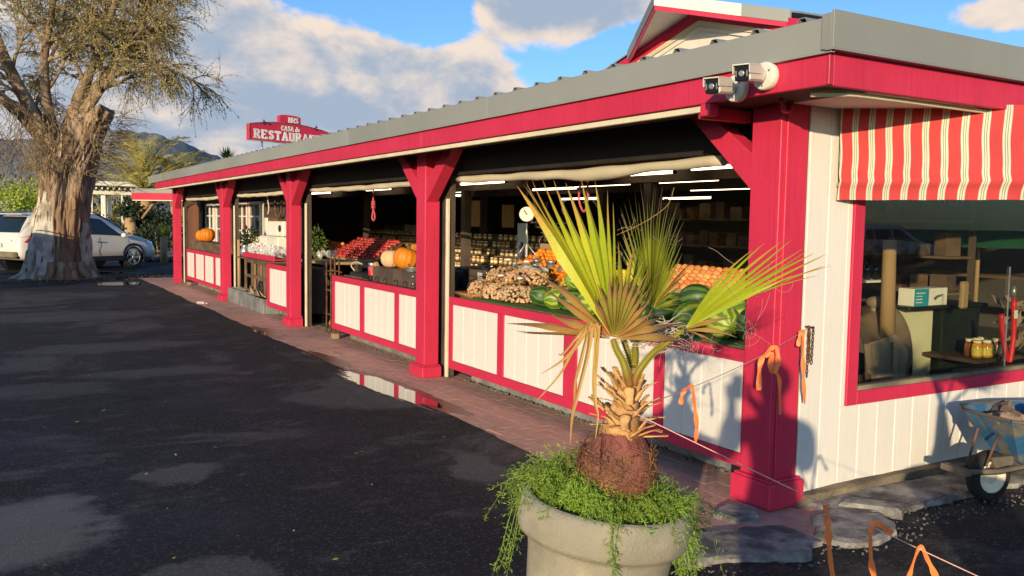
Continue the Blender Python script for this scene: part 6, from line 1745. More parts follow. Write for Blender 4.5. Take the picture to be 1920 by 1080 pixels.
# long trailing fronds left and right, one over the front of the rim
bm = nb()
for u0, w0, u1, w1, z1, n in ((-.33, -.02, -.40, -.06, .46, 4), (.15, -.02, .20, -.05, .46, 10), (.13, -.08, .17, -.12, .52, 8), (-.06, -.24, -.06, -.315, .58, 3)):
    for k in range(n):
        a = Vector((u0+U(-.03, .03), w0+U(-.03, .03), .74)); b_ = Vector((u1+U(-.03, .03), w1+U(-.03, .03), z1+U(0, .12)))
        m_ = a.lerp(b_, .4)+Vector((.0, 0, .07))
        frond(bm, [pl(a), pl(m_), pl(a.lerp(b_, .75)+Vector((0, 0, .02))), pl(b_)], 30, .010)
obj('trailing_frond', bm, 'leaf_fern', fern)
# tall clump at the back left
bm = nb()
for k in range(34):
    a = Vector((-.16+U(-.06, .05), .06+U(-.05, .05), .68)); b_ = a+Vector((U(-.06, .05), U(-.04, .06), U(.12, .24)))
    frond(bm, [pl(a), pl(a.lerp(b_, .5)+Vector((U(-.02, .02), 0, .01))), pl(b_)], 22, .010)
obj('frond', bm, 'leaf_fern', fern)
# clover like ground leaves inside the rim
bm = nb()
for k in range(900):
    a = U(0, 2*pi); r = .235*sqrt(rnd.random())
    p = TILT @ Vector((r*cos(a), r*sin(a), .66+U(0, .055))); s = U(.006, .013)
    R_ = Matrix.Rotation(U(0, 6), 3, 'Z') @ Matrix.Rotation(U(-.7, .7), 3, 'X')
    for q in range(3):
        b_ = q*2.094; c_ = Vector((cos(b_)*s, sin(b_)*s, 0)); e = Vector((-sin(b_)*s*.6, cos(b_)*s*.6, 0))
        addv(bm, [p, p+R_ @ (c_*.7+e), p+R_ @ (c_*1.25), p+R_ @ (c_*.7-e)], [(0, 1, 2, 3)])
gc = obj('clover', bm, 'leaf_green', kind='stuff')
for k, (u, w_) in enumerate(((.05, -.17), (.085, -.19))):
    bm = nb()
    for q in range(2): tube(bm, [pl((u+.018*q, w_, .69)), pl((u+.018*q+U(-.008, .008), w_, .74))], .0025, 5)
    obj('shoot', bm, 'leaf_fern', fern)

# ------------------------------------------------------------ marking string with orange tape
S0, S1, S2 = Vector((3.985, 3.385, 1.042)), pl((.0, -.085, 1.035)), Vector((2.62, .62, .46))
st = thing('marking_string', 'thin pink string tied round the palm trunk and to the wall chain', 'string', tuple(S1))
def strp(a, b_, f, sag): p = a.lerp(b_, f); p.z -= sag*4*f*(1-f); return p
bm = nb(); tube(bm, [strp(S0, pl((.04, .03, 1.03)), f/24, .03) for f in range(25)], .0017, 5); tube(bm, [pl((.04, .03, 1.03)), pl((.045, -.05, 1.034)), S1], .0017, 5); tube(bm, [strp(S1, S2, f/24, .01) for f in range(25)], .0017, 5); obj('line', bm, 'string', st)
def ribbon(label, pts, w=.011, twist=.6):
    P = spline(pts, 8); n = len(P); bm = nb(); rows = []
    for i, p in enumerate(P):
        t_ = (P[min(i+1, n-1)]-P[max(i-1, 0)]).normalized(); s = t_.cross(PB_)
        s = s.normalized() if s.length > .05 else PA_
        a = twist*sin(i*.35); s = s*cos(a)+PB_*sin(a)
        ww = w*.82*(1+.25*sin(i*.9))
        rows.append([bm.verts.new(p-s*ww), bm.verts.new(p+PB_*ww*.25), bm.verts.new(p+s*ww)])
    for r1, r2 in zip(rows, rows[1:]):
        for j in (0, 1): f = bm.faces.new((r1[j], r1[j+1], r2[j+1], r2[j])); f.smooth = True
    o = obj('marking_tape', bm, 'tape_orange'); tags(o, label, 'tape ribbon', 'orange tapes on the string'); return o
def on(f, a=S0, b_=None, sag=.03): return strp(a, b_ or pl((.04, .03, 1.03)), f, sag)
V3 = Vector
p = on(.075); ribbon('orange tape ribbon hanging before the corner post, nearest the chain', [p+V3((-.02, 0, -.075)), p+V3((-.008, -.004, .0)), p+V3((.006, -.008, .003)), p+V3((.01, -.008, -.09)), p+V3((.02, -.01, -.22)), p+V3((.04, -.012, -.40))], .012)
p = on(.33); ribbon('orange tape ribbon tied in a bow in the middle of the upper string', [p+V3((-.045, .03, -.20)), p+V3((-.04, .03, -.06)), p+V3((-.005, 0, .008)), p+V3((.025, -.01, .004)), p+V3((.03, -.015, -.08)), p+V3((.0, 0, -.10)), p+V3((-.005, 0, -.02)), p+V3((-.03, .01, -.03))], .014)
ribbon('long orange tape end hanging below the bow on the upper string', [p+V3((.0, 0, -.01)), p+V3((.02, -.01, -.1)), p+V3((.04, -.02, -.15)), p+V3((.05, -.025, -.32))], .010)
p = on(.80); ribbon('orange tape ribbon hanging just right of the palm trunk', [p+V3((-.035, .02, -.065)), p+V3((-.028, .015, -.02)), p+V3((0, 0, .004)), p+V3((.012, -.004, -.06)), p+V3((.024, -.008, -.15)), p+V3((.022, -.006, -.21))], .009)
def on2(f): return strp(S1, S2, f, .01)
"""ribbons on the near string"""
p = on2(.33); ribbon('wide orange tape ribbon on the lower string, nearest the palm', [p+V3((0, 0, .004)), p+V3((.006, -.004, -.045)), p+V3((.010, -.006, -.09)), p+V3((.02, -.01, -.17)), p+V3((.04, -.02, -.27))], .011)
p = on2(.40); ribbon('orange tape ribbon with a long tail, second on the lower string', [p+V3((.05, -.03, -.02)), p+V3((.02, -.01, .006)), p+V3((0, 0, .004)), p+V3((.0, 0, -.07)), p+V3((.012, -.006, -.14)), p+V3((.05, -.03, -.25))], .009)
p = on2(.47); ribbon('bright orange tape ribbon at the right of the lower string', [p+V3((-.035, .02, -.21)), p+V3((-.025, .015, -.1)), p+V3((-.002, 0, .004)), p+V3((.02, -.012, -.03)), p+V3((.045, -.027, -.085))], .009)
# ------------------------------------------------------------ the old whitewashed tree
TO = Vector((1.46, 25.3, 0)); TA_ = Vector((.9755, -.22, 0)); TB_ = Vector((.22, .9755, 0))   # across the view, away from it
tree = thing('old_tree', 'huge old gnarled tree with whitewashed trunk foot and sparse yellow green crown', 'tree', tuple(TO))
def tp(u, w, z): return TO + TA_*u + TB_*w + Vector((0, 0, z))
NT_ = 150
def trunk_r(a, z):
    r = .70 + .20*math.exp(-z/.30) - .10*sin(min(1, z/4.2)*pi*.9) - .17*max(0, (z-1.6)/2.7)
    r *= 1+.07*sin(a*3+z*.7)+.05*sin(a*5-z*.9+1)+.035*sin(a*9+z*1.7)
    r += .16*noise.noise(Vector((cos(a)*1.5, sin(a)*1.5, z*.8)))+.07*noise.noise(Vector((cos(a)*5, sin(a)*5, z*1.8)))+.035*noise.noise(Vector((cos(a)*14, sin(a)*14, z*3.2)))
    q = Vector((cos(a)*7.5, sin(a)*7.5, z*1.1)); q2 = Vector((cos(a)*17, sin(a)*17, z*2.6))
    r += .075*(.5-abs(noise.noise(q)))+.035*(.45-abs(noise.noise(q2)))
    return r
bm = nb(); rows = []
zs = [i*.0345 for i in range(126)]
for z in zs:
    cu = -.02+.16*max(0, z-1.6)+.20*max(0, z-2.6)**1.25; cw = .06*z
    row = []
    for k in range(NT_):
        a = 2*pi*k/NT_; r = trunk_r(a, z)
        # deep dark hollow and slanting cut at the top right stub
        d = atan2(sin(a-(-1.35)), cos(a-(-1.35)))
        r -= .16*math.exp(-(d/.16)**2)*math.exp(-((z-2.55)/.30)**2) + .13*math.exp(-((d-.55)/.14)**2)*math.exp(-((z-1.9)/.42)**2)+.06*math.exp(-((d+.2)/.05)**2)*math.exp(-((z-1.2)/1.0)**2)
        row.append(bm.verts.new(tp(cu+r*cos(a), cw+r*sin(a), z + (.10*sin(a*4)+.09*noise.noise(Vector((cos(a)*3, sin(a)*3, 9))) if z > 4.1 else 0))))
    rows.append(row)
for i in range(len(rows)-1):
    for k in range(NT_):
        f = bm.faces.new((rows[i][k], rows[i][(k+1) % NT_], rows[i+1][(k+1) % NT_], rows[i+1][k])); f.smooth = True
        a = 2*pi*(k+.5)/NT_; z = zs[i]; d = atan2(sin(a+1.35), cos(a+1.35))
        nz = noise.noise(Vector((cos(a)*3, sin(a)*3, z*1.4)))
        mi = 0
        if (d < -.28 or d > 1.05) and z < 1.9+.9*nz - (0 if d < 0 else .55): mi = 2
        elif -.22 < d+.18*nz < .75 and z < 2.05+.4*nz: mi = 1
        f.material_index = mi
f = bm.faces.new(rows[-1])
trunk = obj('trunk', bm, ['bark', 'bare_wood', 'whitewash'], tree)
# roots and loose bark plates
for k in range(7):
    a = -2.7+k*.33; z0 = .0
    bm = nb(); c_ = tp(.78*cos(a), .78*sin(a), .16); e = tp((1.02+U(0, .2))*cos(a+U(-.1, .1)), (1.02+U(0, .2))*sin(a), -.05)
    tube(bm, spline([tp(.68*cos(a), .68*sin(a), .40), c_, e], 5), [.12, .13, .13, .13, .12, .11, .10, .08, .07, .06, .05][:11], 8, wob=.12); obj('root', bm, 'whitewash' if k in (0, 1) else 'bark', trunk)
bm = nb()
for k in range(170):
    a = U(-2.9, .4); z = U(.1, 4.2); r = trunk_r(a, z)+.0; cu = -.02+.16*max(0, z-1.6)+.20*max(0, z-2.6)**1.25; cw = .06*z
    h = U(.06, .24); wd = U(.015, .05)
    p = [(a-wd, z-h), (a+wd*.7, z-h*.8), (a+wd, z+h*.6), (a-wd*.4, z+h)]
    vs = []
    for q, zz in p: rr = trunk_r(q, zz)+U(.006, .03); vs.append(tp(cu+rr*cos(q), cw+rr*sin(q), zz))
    addv(bm, vs, [(0, 1, 2, 3)])
o = obj('bark_plate', bm, 'bark', trunk); o['kind'] = 'stuff'
# limbs, branches, twigs, leaves
twg = nb(); lfb = nb(); NL = [0]
def rdir(d, spread): return (d+Vector((U(-1, 1), U(-1, 1), U(-1, 1)))*spread).normalized()
def leafq(p, d, l):
    s = d.cross(Vector((U(-1, 1), U(-1, 1), U(-1, 1))))
    if s.length < .05: return
    s.normalize(); addv(lfb, [p, p+d*l*.5+s*l*.17, p+d*l, p+d*l*.5-s*l*.17], [(0, 1, 2, 3)])
def twig(p, d, L_, droop, dens):
    P = [Vector(p)]; n = 5
    for i in range(n):
        d = (d+Vector((U(-.3, .3), U(-.3, .3), U(-.25, .25)-droop*.62))).normalized(); P.append(P[-1]+d*L_/n)
    tube(twg, P, [.010, .008, .006, .005, .004, .003], 3, cap=False)
    for k in range(dens):
        f = rnd.random()*n; i = min(n-1, int(f)); q = P[i].lerp(P[i+1], f-i)
        leafq(q, rdir(d, .9), U(.05, .10))
def branch(p, d, L_, r, lev, droop, dens):
    n = 7; P = [Vector(p)]; dd = d.copy(); wig = .16
    for i in range(n):
        dd = (dd+Vector((U(-1, 1), U(-1, 1), U(-1, 1)))*wig-Vector((0, 0, droop*(i/n)))).normalized(); P.append(P[-1]+dd*L_/n)
    tube(twg, P, [r*(1-.75*i/n) for i in range(n+1)], 5 if lev else 6, cap=False)
    kids = 8 if lev == 0 else 7
    for k in range(kids):
        f = U(.25, 1.)*n; i = min(n-1, int(f)); q = P[i].lerp(P[i+1], f-i)
        nd = rdir((P[i+1]-P[i]).normalized(), .75)
        if lev == 0: branch(q, nd, L_*U(.35, .55), r*.42, 1, droop+.10, dens)
        else:
            for _ in range(2): twig(q, rdir(nd, .4), U(.45, 1.0), droop+.05, dens)
LIMBS = [([(-.05, .1, 3.2), (-.45, .0, 4.0), (-.85, -.1, 4.8), (-1.25, -.1, 5.8), (-1.55, .0, 7.0), (-1.75, .2, 8.6)], .34, 14, .03),
         ([(-.1, .1, 3.6), (-.22, -.2, 4.6), (-.2, -.3, 5.6), (.0, -.4, 6.7), (.2, -.3, 8.2)], .25, 14, .03),
         ([(.25, .2, 3.8), (.5, .1, 4.7), (.85, .1, 5.5), (1.15, .0, 6.3), (1.45, .2, 7.4), (1.7, .4, 8.6)], .24, 14, .05),
         ([(.4, .1, 3.9), (.9, -.1, 4.6), (1.3, -.3, 5.1), (1.8, -.2, 5.5), (2.15, .0, 5.8)], .18, 13, .14),
         ([(-.3, .3, 3.4), (-1.0, .5, 4.2), (-1.9, .6, 5.0), (-2.8, .5, 5.8), (-3.6, .6, 6.6)], .24, 12, .08),
         ([(.1, .6, 3.9), (.5, 1.2, 5.0), (.8, 1.7, 6.4), (1.2, 2.0, 8.0)], .22, 12, .04),
         ([(-.2, -.3, 3.7), (-.8, -.9, 4.3), (-1.6, -1.2, 4.5), (-2.3, -1.4, 4.4)], .14, 5, .30),
         ([(.5, .0, 4.1), (1.1, .2, 5.2), (1.7, .4, 6.4), (2.15, .6, 7.6)], .2, 14, .08)]
for P, r, dens, droop in LIMBS:
    r *= .62; dens = int(dens*.52)
    S = spline([tp(*q) for q in P], 6); n = len(S)
    bm = nb(); tube(bm, S, [r*(1-.72*i/(n-1)) for i in range(n)], 12, wob=.07); obj('limb', bm, 'bark', tree)
    for k in range(9):
        f = U(.22, 1.)*(n-1); i = min(n-2, int(f)); q = S[i].lerp(S[i+1], f-i)
        branch(q, rdir((S[i+1]-S[i]).normalized(), .75), U(1.1, 2.2), .055, 0, droop+.02, dens)
# bare hanging twigs on the left and dense shoots round the pollard head
for k in range(520):
    p = tp(U(-3.2, .1), U(-1.2, .8), U(2.8, 4.3)); twig(p, Vector((U(-.5, .5), U(-.5, .5), -.3)).normalized(), U(.5, 1.3), .22, 1)
for k in range(420):
    a = U(0, 2*pi); z = U(2.6, 4.3); cu = .16*max(0, z-1.6)+.20*max(0, z-2.6)**1.25; r = .72
    p = tp(cu+r*cos(a), .25+r*sin(a), z); twig(p, (TA_*cos(a)+TB_*sin(a)+Vector((0, 0, U(-.6, .8)))).normalized(), U(.3, .95), .12, 1)
obj('twig', twg, 'twig', tree)['kind'] = 'stuff'
obj('foliage', lfb, 'leaf_olive', tree)['kind'] = 'stuff'
# leaf litter round the tree and stray leaves on the asphalt
bm = nb()
for k in range(2600):
    a = U(pi*.75, pi*2.15); r = .95+abs(rnd.gauss(0, .5)); p = TO+Vector((r*1.7*cos(a)-.4, r*sin(a)-.3, .004+U(0, .03))); s = U(.02, .05); q = U(0, 6)
    d = Vector((cos(q), sin(q), U(-.2, .5))); e = Vector((-sin(q), cos(q), U(-.2, .3))); addv(bm, [p, p+d*s+e*s*.4, p+d*s*2, p+d*s-e*s*.4], [(0, 1, 2, 3)])
obj('leaf_litter', bm, 'litter', kind='stuff')
bm = nb()
for k in range(240):
    y = 1.2+18*rnd.random()**1.4; x = U(-8, 3.1) if y > 3 else U(-1.5, 2.9)
    p = Vector((x, y, .006)); s = U(.008, .022); q = U(0, 6); d = Vector((cos(q), sin(q), U(0, .3))); e = Vector((-sin(q), cos(q), U(0, .2)))
    addv(bm, [p, p+d*s+e*s*.5, p+d*s*1.9, p+d*s-e*s*.5], [(0, 1, 2, 3)])
obj('fallen_leaves', bm, 'leaf_fallen', kind='stuff')

# ------------------------------------------------------------ cars
def make_car(name, label, paint, loc, rz):
    t = thing(name, label, 'car', loc, rz)
    # stations: x, underside, beltline, roof/hood height, half width at sill, at belt, at roof
    ST = [(-2.33, .50, .78, .86, .70, .70, .60), (-2.31, .42, .86, .97, .82, .80, .70), (-2.22, .36, .96, 1.08, .88, .85, .74), (-2.08, .34, 1.00, 1.30, .91, .88, .69), (-1.86, .30, 1.01, 1.55, .93, .90, .64), (-1.60, .28, 1.01, 1.635, .94, .91, .63), (-1.0, .26, 1.0, 1.675, .945, .915, .64), (-.3, .25, .985, 1.69, .945, .915, .64), (.3, .25, .965, 1.655, .94, .91, .63), (.75, .25, .955, 1.47, .94, .905, .64), (1.15, .26, .95, 1.20, .94, .90, .72), (1.38, .27, .94, 1.04, .94, .90, .80), (1.8, .28, .88, .985, .93, .88, .70), (2.1, .28, .80, .91, .90, .83, .62), (2.28, .30, .68, .80, .82, .74, .55), (2.36, .36, .58, .66, .66, .60, .45)]
    def ring(i):
        x, zb, zl, zt, ws, wl, wt_ = ST[i]
        H_ = [(0, zb), (ws*.8, zb), (ws*.985, zb+.07), (ws+.01, zb+(zl-zb)*.45), (ws*.985, zb+(zl-zb)*.72), (wl, zl), ((wl+wt_)/2+.01, (zl+zt)/2), (wt_+.02, zt-.05), (wt_*.86, zt-.008), (0, zt+.012)]
        return [(x, y, z) for y, z in H_] + [(x, -y, z) for y, z in H_[-2:0:-1]]
    bm = nb(); R_ = [[bm.verts.new(p) for p in ring(i)] for i in range(len(ST))]; m = len(R_[0])
    for a, b_ in zip(R_, R_[1:]):
        for k in range(m):
            f = bm.faces.new((a[k], a[(k+1) % m], b_[(k+1) % m], b_[k])); f.smooth = True
    bm.faces.new(R_[0]); bm.faces.new(R_[-1])
    body = obj('body', bm, paint, t, True)
    def surf(i, f, v):     # point on the side between ring points 5 (belt) and 7 (roof edge)
        A, B = ring(i), ring(i+1) if i+1 < len(ST) else ring(i)
        k = 5+int(min(1.999, v*2)); g = v*2-int(min(1.999, v*2))
        P = [Vector(q[k]).lerp(Vector(q[k+1]), g) for q in (A, B)]
        return P[0].lerp(P[1], f)
    def atx(x, v):
        for i in range(len(ST)-1):
            if ST[i][0] <= x <= ST[i+1][0]: return surf(i, (x-ST[i][0])/(ST[i+1][0]-ST[i][0]), v)
    for s in (1, -1):
        for xa, xb, ta, tb, nm in ((-1.95, -1.42, -1.72, -1.36, 'quarter_window'), (-1.36, -.36, -1.30, -.36, 'side_window'), (-.26, 1.06, -.26, .40, 'side_window')):
            bm = nb(); g = []
            for i in range(9):
                row = []
                for j in range(4):
                    v = .10+.74*j/3; x = (xa+(xb-xa)*i/8)*(1-j/3)+(ta+(tb-ta)*i/8)*j/3
                    p = atx(x, v); row.append(bm.verts.new((p.x, s*(p.y+.012), p.z+.003)))
                g.append(row)
            for i in range(8):
                for j in range(3): bm.faces.new((g[i][j], g[i+1][j], g[i+1][j+1], g[i][j+1])).smooth = True
            obj(nm, bm, 'car_glass', t, True)
        bm = nb(); tube(bm, [(.05, s*.955, .83), (.25, s*.955, .83)], .016, 6); tube(bm, [(-.95, s*.955, .85), (-.75, s*.955, .85)], .016, 6); obj('door_handle', bm, 'chrome', t, True)
        bm = nb()
        for x_, zt_ in ((-1.0, 1.0), (.12, .97), (1.12, .92)): tube(bm, [(x_, s*.952, .42), (x_, s*.957, .7), (x_, s*.925, zt_)], .004, 4)
        obj('door_gap', bm, 'black_plastic', t, True)
        bm = nb(); sph(bm, (.93, s*1.04, 1.02), .1, 2, (.7, 1, .75)); obj('wing_mirror', bm, paint, t, True)
        bm = nb(); bx(bm, -1.0, 1.05, s*.955-.02, s*.955+.012, .25, .40, .01); obj('sill_cladding', bm, 'black_plastic', t, True)
        bm = nb(); prism(bm, [(-2.30, s*.62, .82), (-2.14, s*.90, .84), (-1.92, s*.92, .98), (-1.95, s*.915, 1.02), (-2.22, s*.84, .99), (-2.32, s*.5, .90)], (-.02, s*.02, 0)); obj('tail_light', bm, 'tail_red', t, True)
        bm = nb(); prism(bm, [(2.30, s*.52, .70), (2.16, s*.82, .72), (1.86, s*.90, .80), (1.90, s*.88, .85), (2.18, s*.76, .81), (2.33, s*.50, .76)], (.02, s*.015, 0)); obj('headlight', bm, 'chrome', t, True)
        bm = nb()
        tube(bm, [(-1.7, s*.60, 1.66), (-1.4, s*.59, 1.70), (.0, s*.60, 1.73), (.3, s*.60, 1.69)], .018, 6); obj('roof_rail', bm, 'galv', t, True)
        for x in (-1.36, 1.36):
            Tw = Matrix.Translation((x, s*.84, .345)) @ Matrix.Rotation(-s*pi/2, 4, 'X')
            bm = nb(); lathe(bm, [(.22, -.10), (.30, -.115), (.335, -.09), (.345, -.04), (.345, .04), (.335, .09), (.30, .115), (.22, .10)], 36, T=Tw, close=False); w_ = obj('wheel', bm, 'tyre', t, True)
            bm = nb(); lathe(bm, [(.235, .105), (.225, .10), (.21, .06), (.05, .05), (.02, .085), (.0, .085)], 30, T=Tw, close=False); lathe(bm, [(.235, .1), (.245, .104), (.25, .09)], 36, T=Tw, close=False); obj('rim', bm, 'black_plastic', w_, True)
            bm = nb()
            for k in range(5):
                for dq in (-.13, .13):
                    a = k*2*pi/5+dq; a2 = k*2*pi/5+dq*1.7
                    bx(bm, 0, .185, -.016, .016, .085, .108, .004, Tw @ Matrix.Rotation(a, 4, 'Z') @ Matrix.Translation((.045, 0, 0)))
            lathe(bm, [(.045, .09), (.05, .11), (.02, .115)], 16, T=Tw); lathe(bm, [(.222, .095), (.222, .112), (.24, .112), (.243, .1)], 36, T=Tw, close=False); obj('spoke', bm, 'alloy', w_, True)
            bm = nb()
            for k in range(15):
                a0 = -.25+k*(pi+.5)/14
                pass
            P = [(x+.40*cos(-.2+k*(pi+.4)/14), s*.945, .345+.40*sin(-.2+k*(pi+.4)/14)) for k in range(15)]
            tube(bm, P, .035, 6); obj('wheel_arch', bm, 'black_plastic', t, True)
            bm = nb(); lathe(bm, [(.37, -.16), (.37, .09)], 30, T=Tw); obj('wheel_well', bm, 'black_plastic', t, True)
    bm = nb()      # rear window
    g = []
    for i in range(7):
        f = i/6*2-1
        g.append([bm.verts.new((-2.19+.0+.03*abs(f)**2, f*.70, 1.09)), bm.verts.new((-2.055+.04*abs(f)**2, f*.64, 1.33)), bm.verts.new((-1.875+.05*abs(f)**2, f*.57, 1.535))])
    for a, b_ in zip(g, g[1:]):
        for j in (0, 1): bm.faces.new((a[j], b_[j], b_[j+1], a[j+1])).smooth = True
    for v in bm.verts: v.co.x -= .035; v.co.z += .015
    obj('rear_window', bm, 'car_glass', t, True)
    bm = nb(); g = []
    for i in range(7):
        f = i/6*2-1
        g.append([bm.verts.new((1.33-.10*abs(f)**2, f*.76, 1.06)), bm.verts.new((.80-.08*abs(f)**2, f*.62, 1.45)), bm.verts.new((.42-.05*abs(f)**2, f*.58, 1.625))])
    for a, b_ in zip(g, g[1:]):
        for j in (0, 1): bm.faces.new((a[j], b_[j], b_[j+1], a[j+1])).smooth = True
    for v in bm.verts: v.co.x += .03; v.co.z += .025
    obj('windscreen', bm, 'car_glass', t, True)
    bm = nb(); bx(bm, -2.02, -1.82, -.55, .55, 1.60, 1.63, .01); obj('rear_spoiler', bm, paint, t, True)
    bm = nb(); bx(bm, -1.95, -1.93, -.10, .10, 1.585, 1.60); obj('brake_light', bm, 'tail_red', t, True)
    bm = nb(); bx(bm, -2.375, -2.36, -.17, .17, .70, .82, .004); obj('number_plate', bm, 'white_card', t, True)
    bm = nb(); bx(bm, -2.40, -2.2, -.80, .80, .40, .58, .04); obj('rear_bumper', bm, 'mud_kerb' if paint == 'car_white' else 'black_plastic', t, True)
    bm = nb(); bx(bm, 2.28, 2.385, -.5, .5, .42, .62, .03); obj('grille', bm, 'black_plastic', t, True)
    bm = nb()
    for k in range(10): a = k*pi/5; tube(bm, [(-2.345, .055*cos(a), .92+.03*sin(a)), (-2.345, .055*cos(a+.63), .92+.03*sin(a+.63))], .006, 4)
    obj('badge', bm, 'chrome', t, True)
    return t
suv = make_car('parked_car', 'white SUV parked behind the old tree trunk', 'car_white', (2.05, 29.3, 0), radians(33))
dup(suv, (-1.65, 22.6, 0), radians(94), 'unseen white SUV placed left of the old tree to shade its trunk')  # unseen copy, added to throw shade on the lower trunk
dup(suv, (36, -19.5, 0), radians(10), 'white SUV parked across the yard, mirrored in the side window')
make_car('parked_car', 'blue estate car parked left behind the white SUV', 'car_blue', (-.75, 40.5, 0), radians(64))
make_car('parked_car', 'dark car parked farther back behind the white SUV', 'car_dark', (.6, 47.5, 0), radians(20))
t = thing('box_truck', 'white box truck in the distance left of the old tree', 'truck', (.2, 69, 0), .1)
bm = nb(); bx(bm, -1.2, 1.15, -2.4, 2.4, .8, 2.45, .04); obj('cargo_box', bm, 'car_white', t, True)
bm = nb(); bx(bm, -1.0, .95, 2.5, 4.0, .5, 2.1, .15); obj('cab', bm, 'car_white', t, True)
for x in (-1.0, .95):
    for y in (-1.5, 3.2): bm = nb(); lathe(bm, [(.4, -.12), (.42, 0), (.4, .12)], 20, T=Matrix.Translation((x, y, .42)) @ Matrix.Rotation(pi/2, 4, 'Y')); obj('wheel', bm, 'tyre', t, True)

# ------------------------------------------------------------ plants and buildings beyond
def bushy(name, label, cat, loc, R, n, leafsize, m, trunk_h=0., group=None, stem='twig', lobes=9):
    t = thing(name, label, cat, loc, 0, group)
    bm = nb()
    for k in range(lobes):
        a = U(0, 6.28); q = U(.25, .75)
        c_ = Vector((cos(a)*R[0]*q, sin(a)*R[1]*q, trunk_h+R[2]*U(.35, 1.5)))
        s = U(.35, .62)
        tuftl(bm, c_, (R[0]*s, R[1]*s, R[2]*s*.8), n//lobes, leafsize)
    for k in range(7):
        a = U(0, 6.28); tube(bm, spline([(0, 0, max(.0, trunk_h*.6)), (cos(a)*R[0]*.3, sin(a)*R[1]*.3, trunk_h+R[2]*.6), (cos(a)*R[0]*.6, sin(a)*R[1]*.6, trunk_h+R[2]*1.4)], 4), [.05, .045, .04, .035, .03, .025, .02, .015, .01], 5, mi=1)
    obj('crown', bm, [m, stem], t, True)
    bm = nb(); tube(bm, [(0, 0, 0), (.03, 0, trunk_h*.5+.1), (0, .03, trunk_h+R[2]*.6)], [.10+.03*R[0], .09, .06], 8); obj('trunk', bm, stem, t, True)
    return t
bushy('leafy_tree', 'bright yellow green bushy tree left of the old trunk', 'tree', (1.9, 67, 0), (2.6, 2.2, 1.9), 5200, .20, 'leaf_yellowgreen', .8, lobes=16)
bushy('leafy_tree', 'dull olive tree behind the bright green one at the far left', 'tree', (-5, 78, 0), (3.4, 3, 2.2), 3000, .24, 'leaf_olive', .6)
bushy('dark_shrub', 'dark green shrub in front of the white pergola posts', 'shrub', (3.6, 38.5, 0), (1.0, .9, .85), 2600, .13, 'leaf_dark', .0)
bushy('dark_shrub', 'dark shrub left of the far red post, behind the planter kerb', 'shrub', (5.25, 34.5, 0), (1.05, .9, .75), 3000, .12, 'leaf_dark', .0)
bushy('dark_shrub', 'tall dark bush under the lean-to porch', 'shrub', (5.5, 36.5, 0), (1.3, .9, 1.1), 3200, .14, 'leaf_dark', .0)
bushy('dark_shrub', 'dark low hedge end between the white pergola and the red post', 'shrub', (4.6, 36.6, 0), (.8, .8, .8), 2000, .12, 'leaf_dark', .0)
bushy('reddish_shrub', 'rusty leaved shrub right of the old trunk beside the pergola', 'shrub', (3.75, 46.5, 0), (.9, .9, 1.0), 1500, .14, 'litter', .3)
bushy('leafy_tree', 'thin olive tree behind the white pergola', 'tree', (5.6, 52, 0), (2.2, 2.2, 1.8), 2600, .16, 'leaf_olive', .8)
t = thing('cycad', 'small rough trunked cycad with a dark tuft beside the pergola', 'plant', (4.42, 35.8, 0))
bm = nb(); tube(bm, [(0, 0, 0), (.02, 0, .7), (0, .02, 1.55)], [.27, .24, .20], 12, wob=.12); obj('trunk', bm, 'cork', t, True)
bm = nb(); tuftl(bm, (0, 0, 1.85), (.42, .42, .4), 420, .2); obj('crown', bm, 'leaf_dark', t, True)
t = thing('agave', 'bright yellow green agave rosette beside the far red post', 'plant', (5.0, 31.9, .9))
bm = nb()
for k in range(22):
    a = k*2.4; el = U(.2, 1.2); d = Vector((cos(a)*cos(el), sin(a)*cos(el), sin(el))); s = d.cross(Vector((0, 0, 1))).normalized(); L_ = U(.4, .6)
    addv(bm, [-s*.03, s*.03, d*L_*.5+s*.04, d*L_*.5-s*.04, d*L_], [(0, 1, 2, 3), (3, 2, 4)])
obj('rosette', bm, 'leaf_yellowgreen', t, True); bm = nb(); tube(bm, [(0, 0, -.9), (0, 0, .05)], .12, 8); obj('trunk', bm, 'cork', t, True)
t = thing('planter_bed', 'low planter bed of dark stones with a pale kerb beside the far red post', 'planter', (5.2, 33, 0))
bm = nb(); bx(bm, 4.55, 6.6, 33.0, 33.18, 0, .22, .02); bx(bm, 4.55, 4.72, 33.18, 36, 0, .22, .02); obj('kerb', bm, 'cream_trim', t)
for k in range(9): bm = nb(); sph(bm, (4.62+.2*k, 32.88+U(-.06, .06), .1), .14, 2, (1, .8, .75)); obj('stone', bm, 'concrete' if k % 2 else 'dark_wood', t)
box('dirt_bank', 4.4, 9, 33.2, 40, -.05, .12, 'paver_far', kind='structure')
def pinnate(bm, P, n, ll, mi=0):
    P = spline(P, 6); m = len(P); tube(bm, P, [.018*(1-.8*i/(m-1)) for i in range(m)], 4, cap=False, mi=mi)
    for k in range(n):
        f = .12+.88*k/n; i = min(m-2, int(f*(m-1))); p = P[i].lerp(P[i+1], f*(m-1)-i); t_ = (P[i+1]-P[i]).normalized()
        s = t_.cross(Vector((0, 0, 1))); s = s.normalized() if s.length > .05 else Vector((1, 0, 0)); u_ = s.cross(t_)
        for sg in (-1, 1):
            l_ = ll*(1-abs(f-.45)*.9)*U(.8, 1.15); d = (s*sg*.75+t_*.75+u_*U(-.1, .45)).normalized(); e = t_*.014
            addv(bm, [p-e, p+e, p+d*l_*.6+e*.7-Vector((0, 0, .02)), p+d*l_-Vector((0, 0, .06)), p+d*l_*.6-e*.7-Vector((0, 0, .02))], [(0, 1, 2, 3, 4)], False, mi)
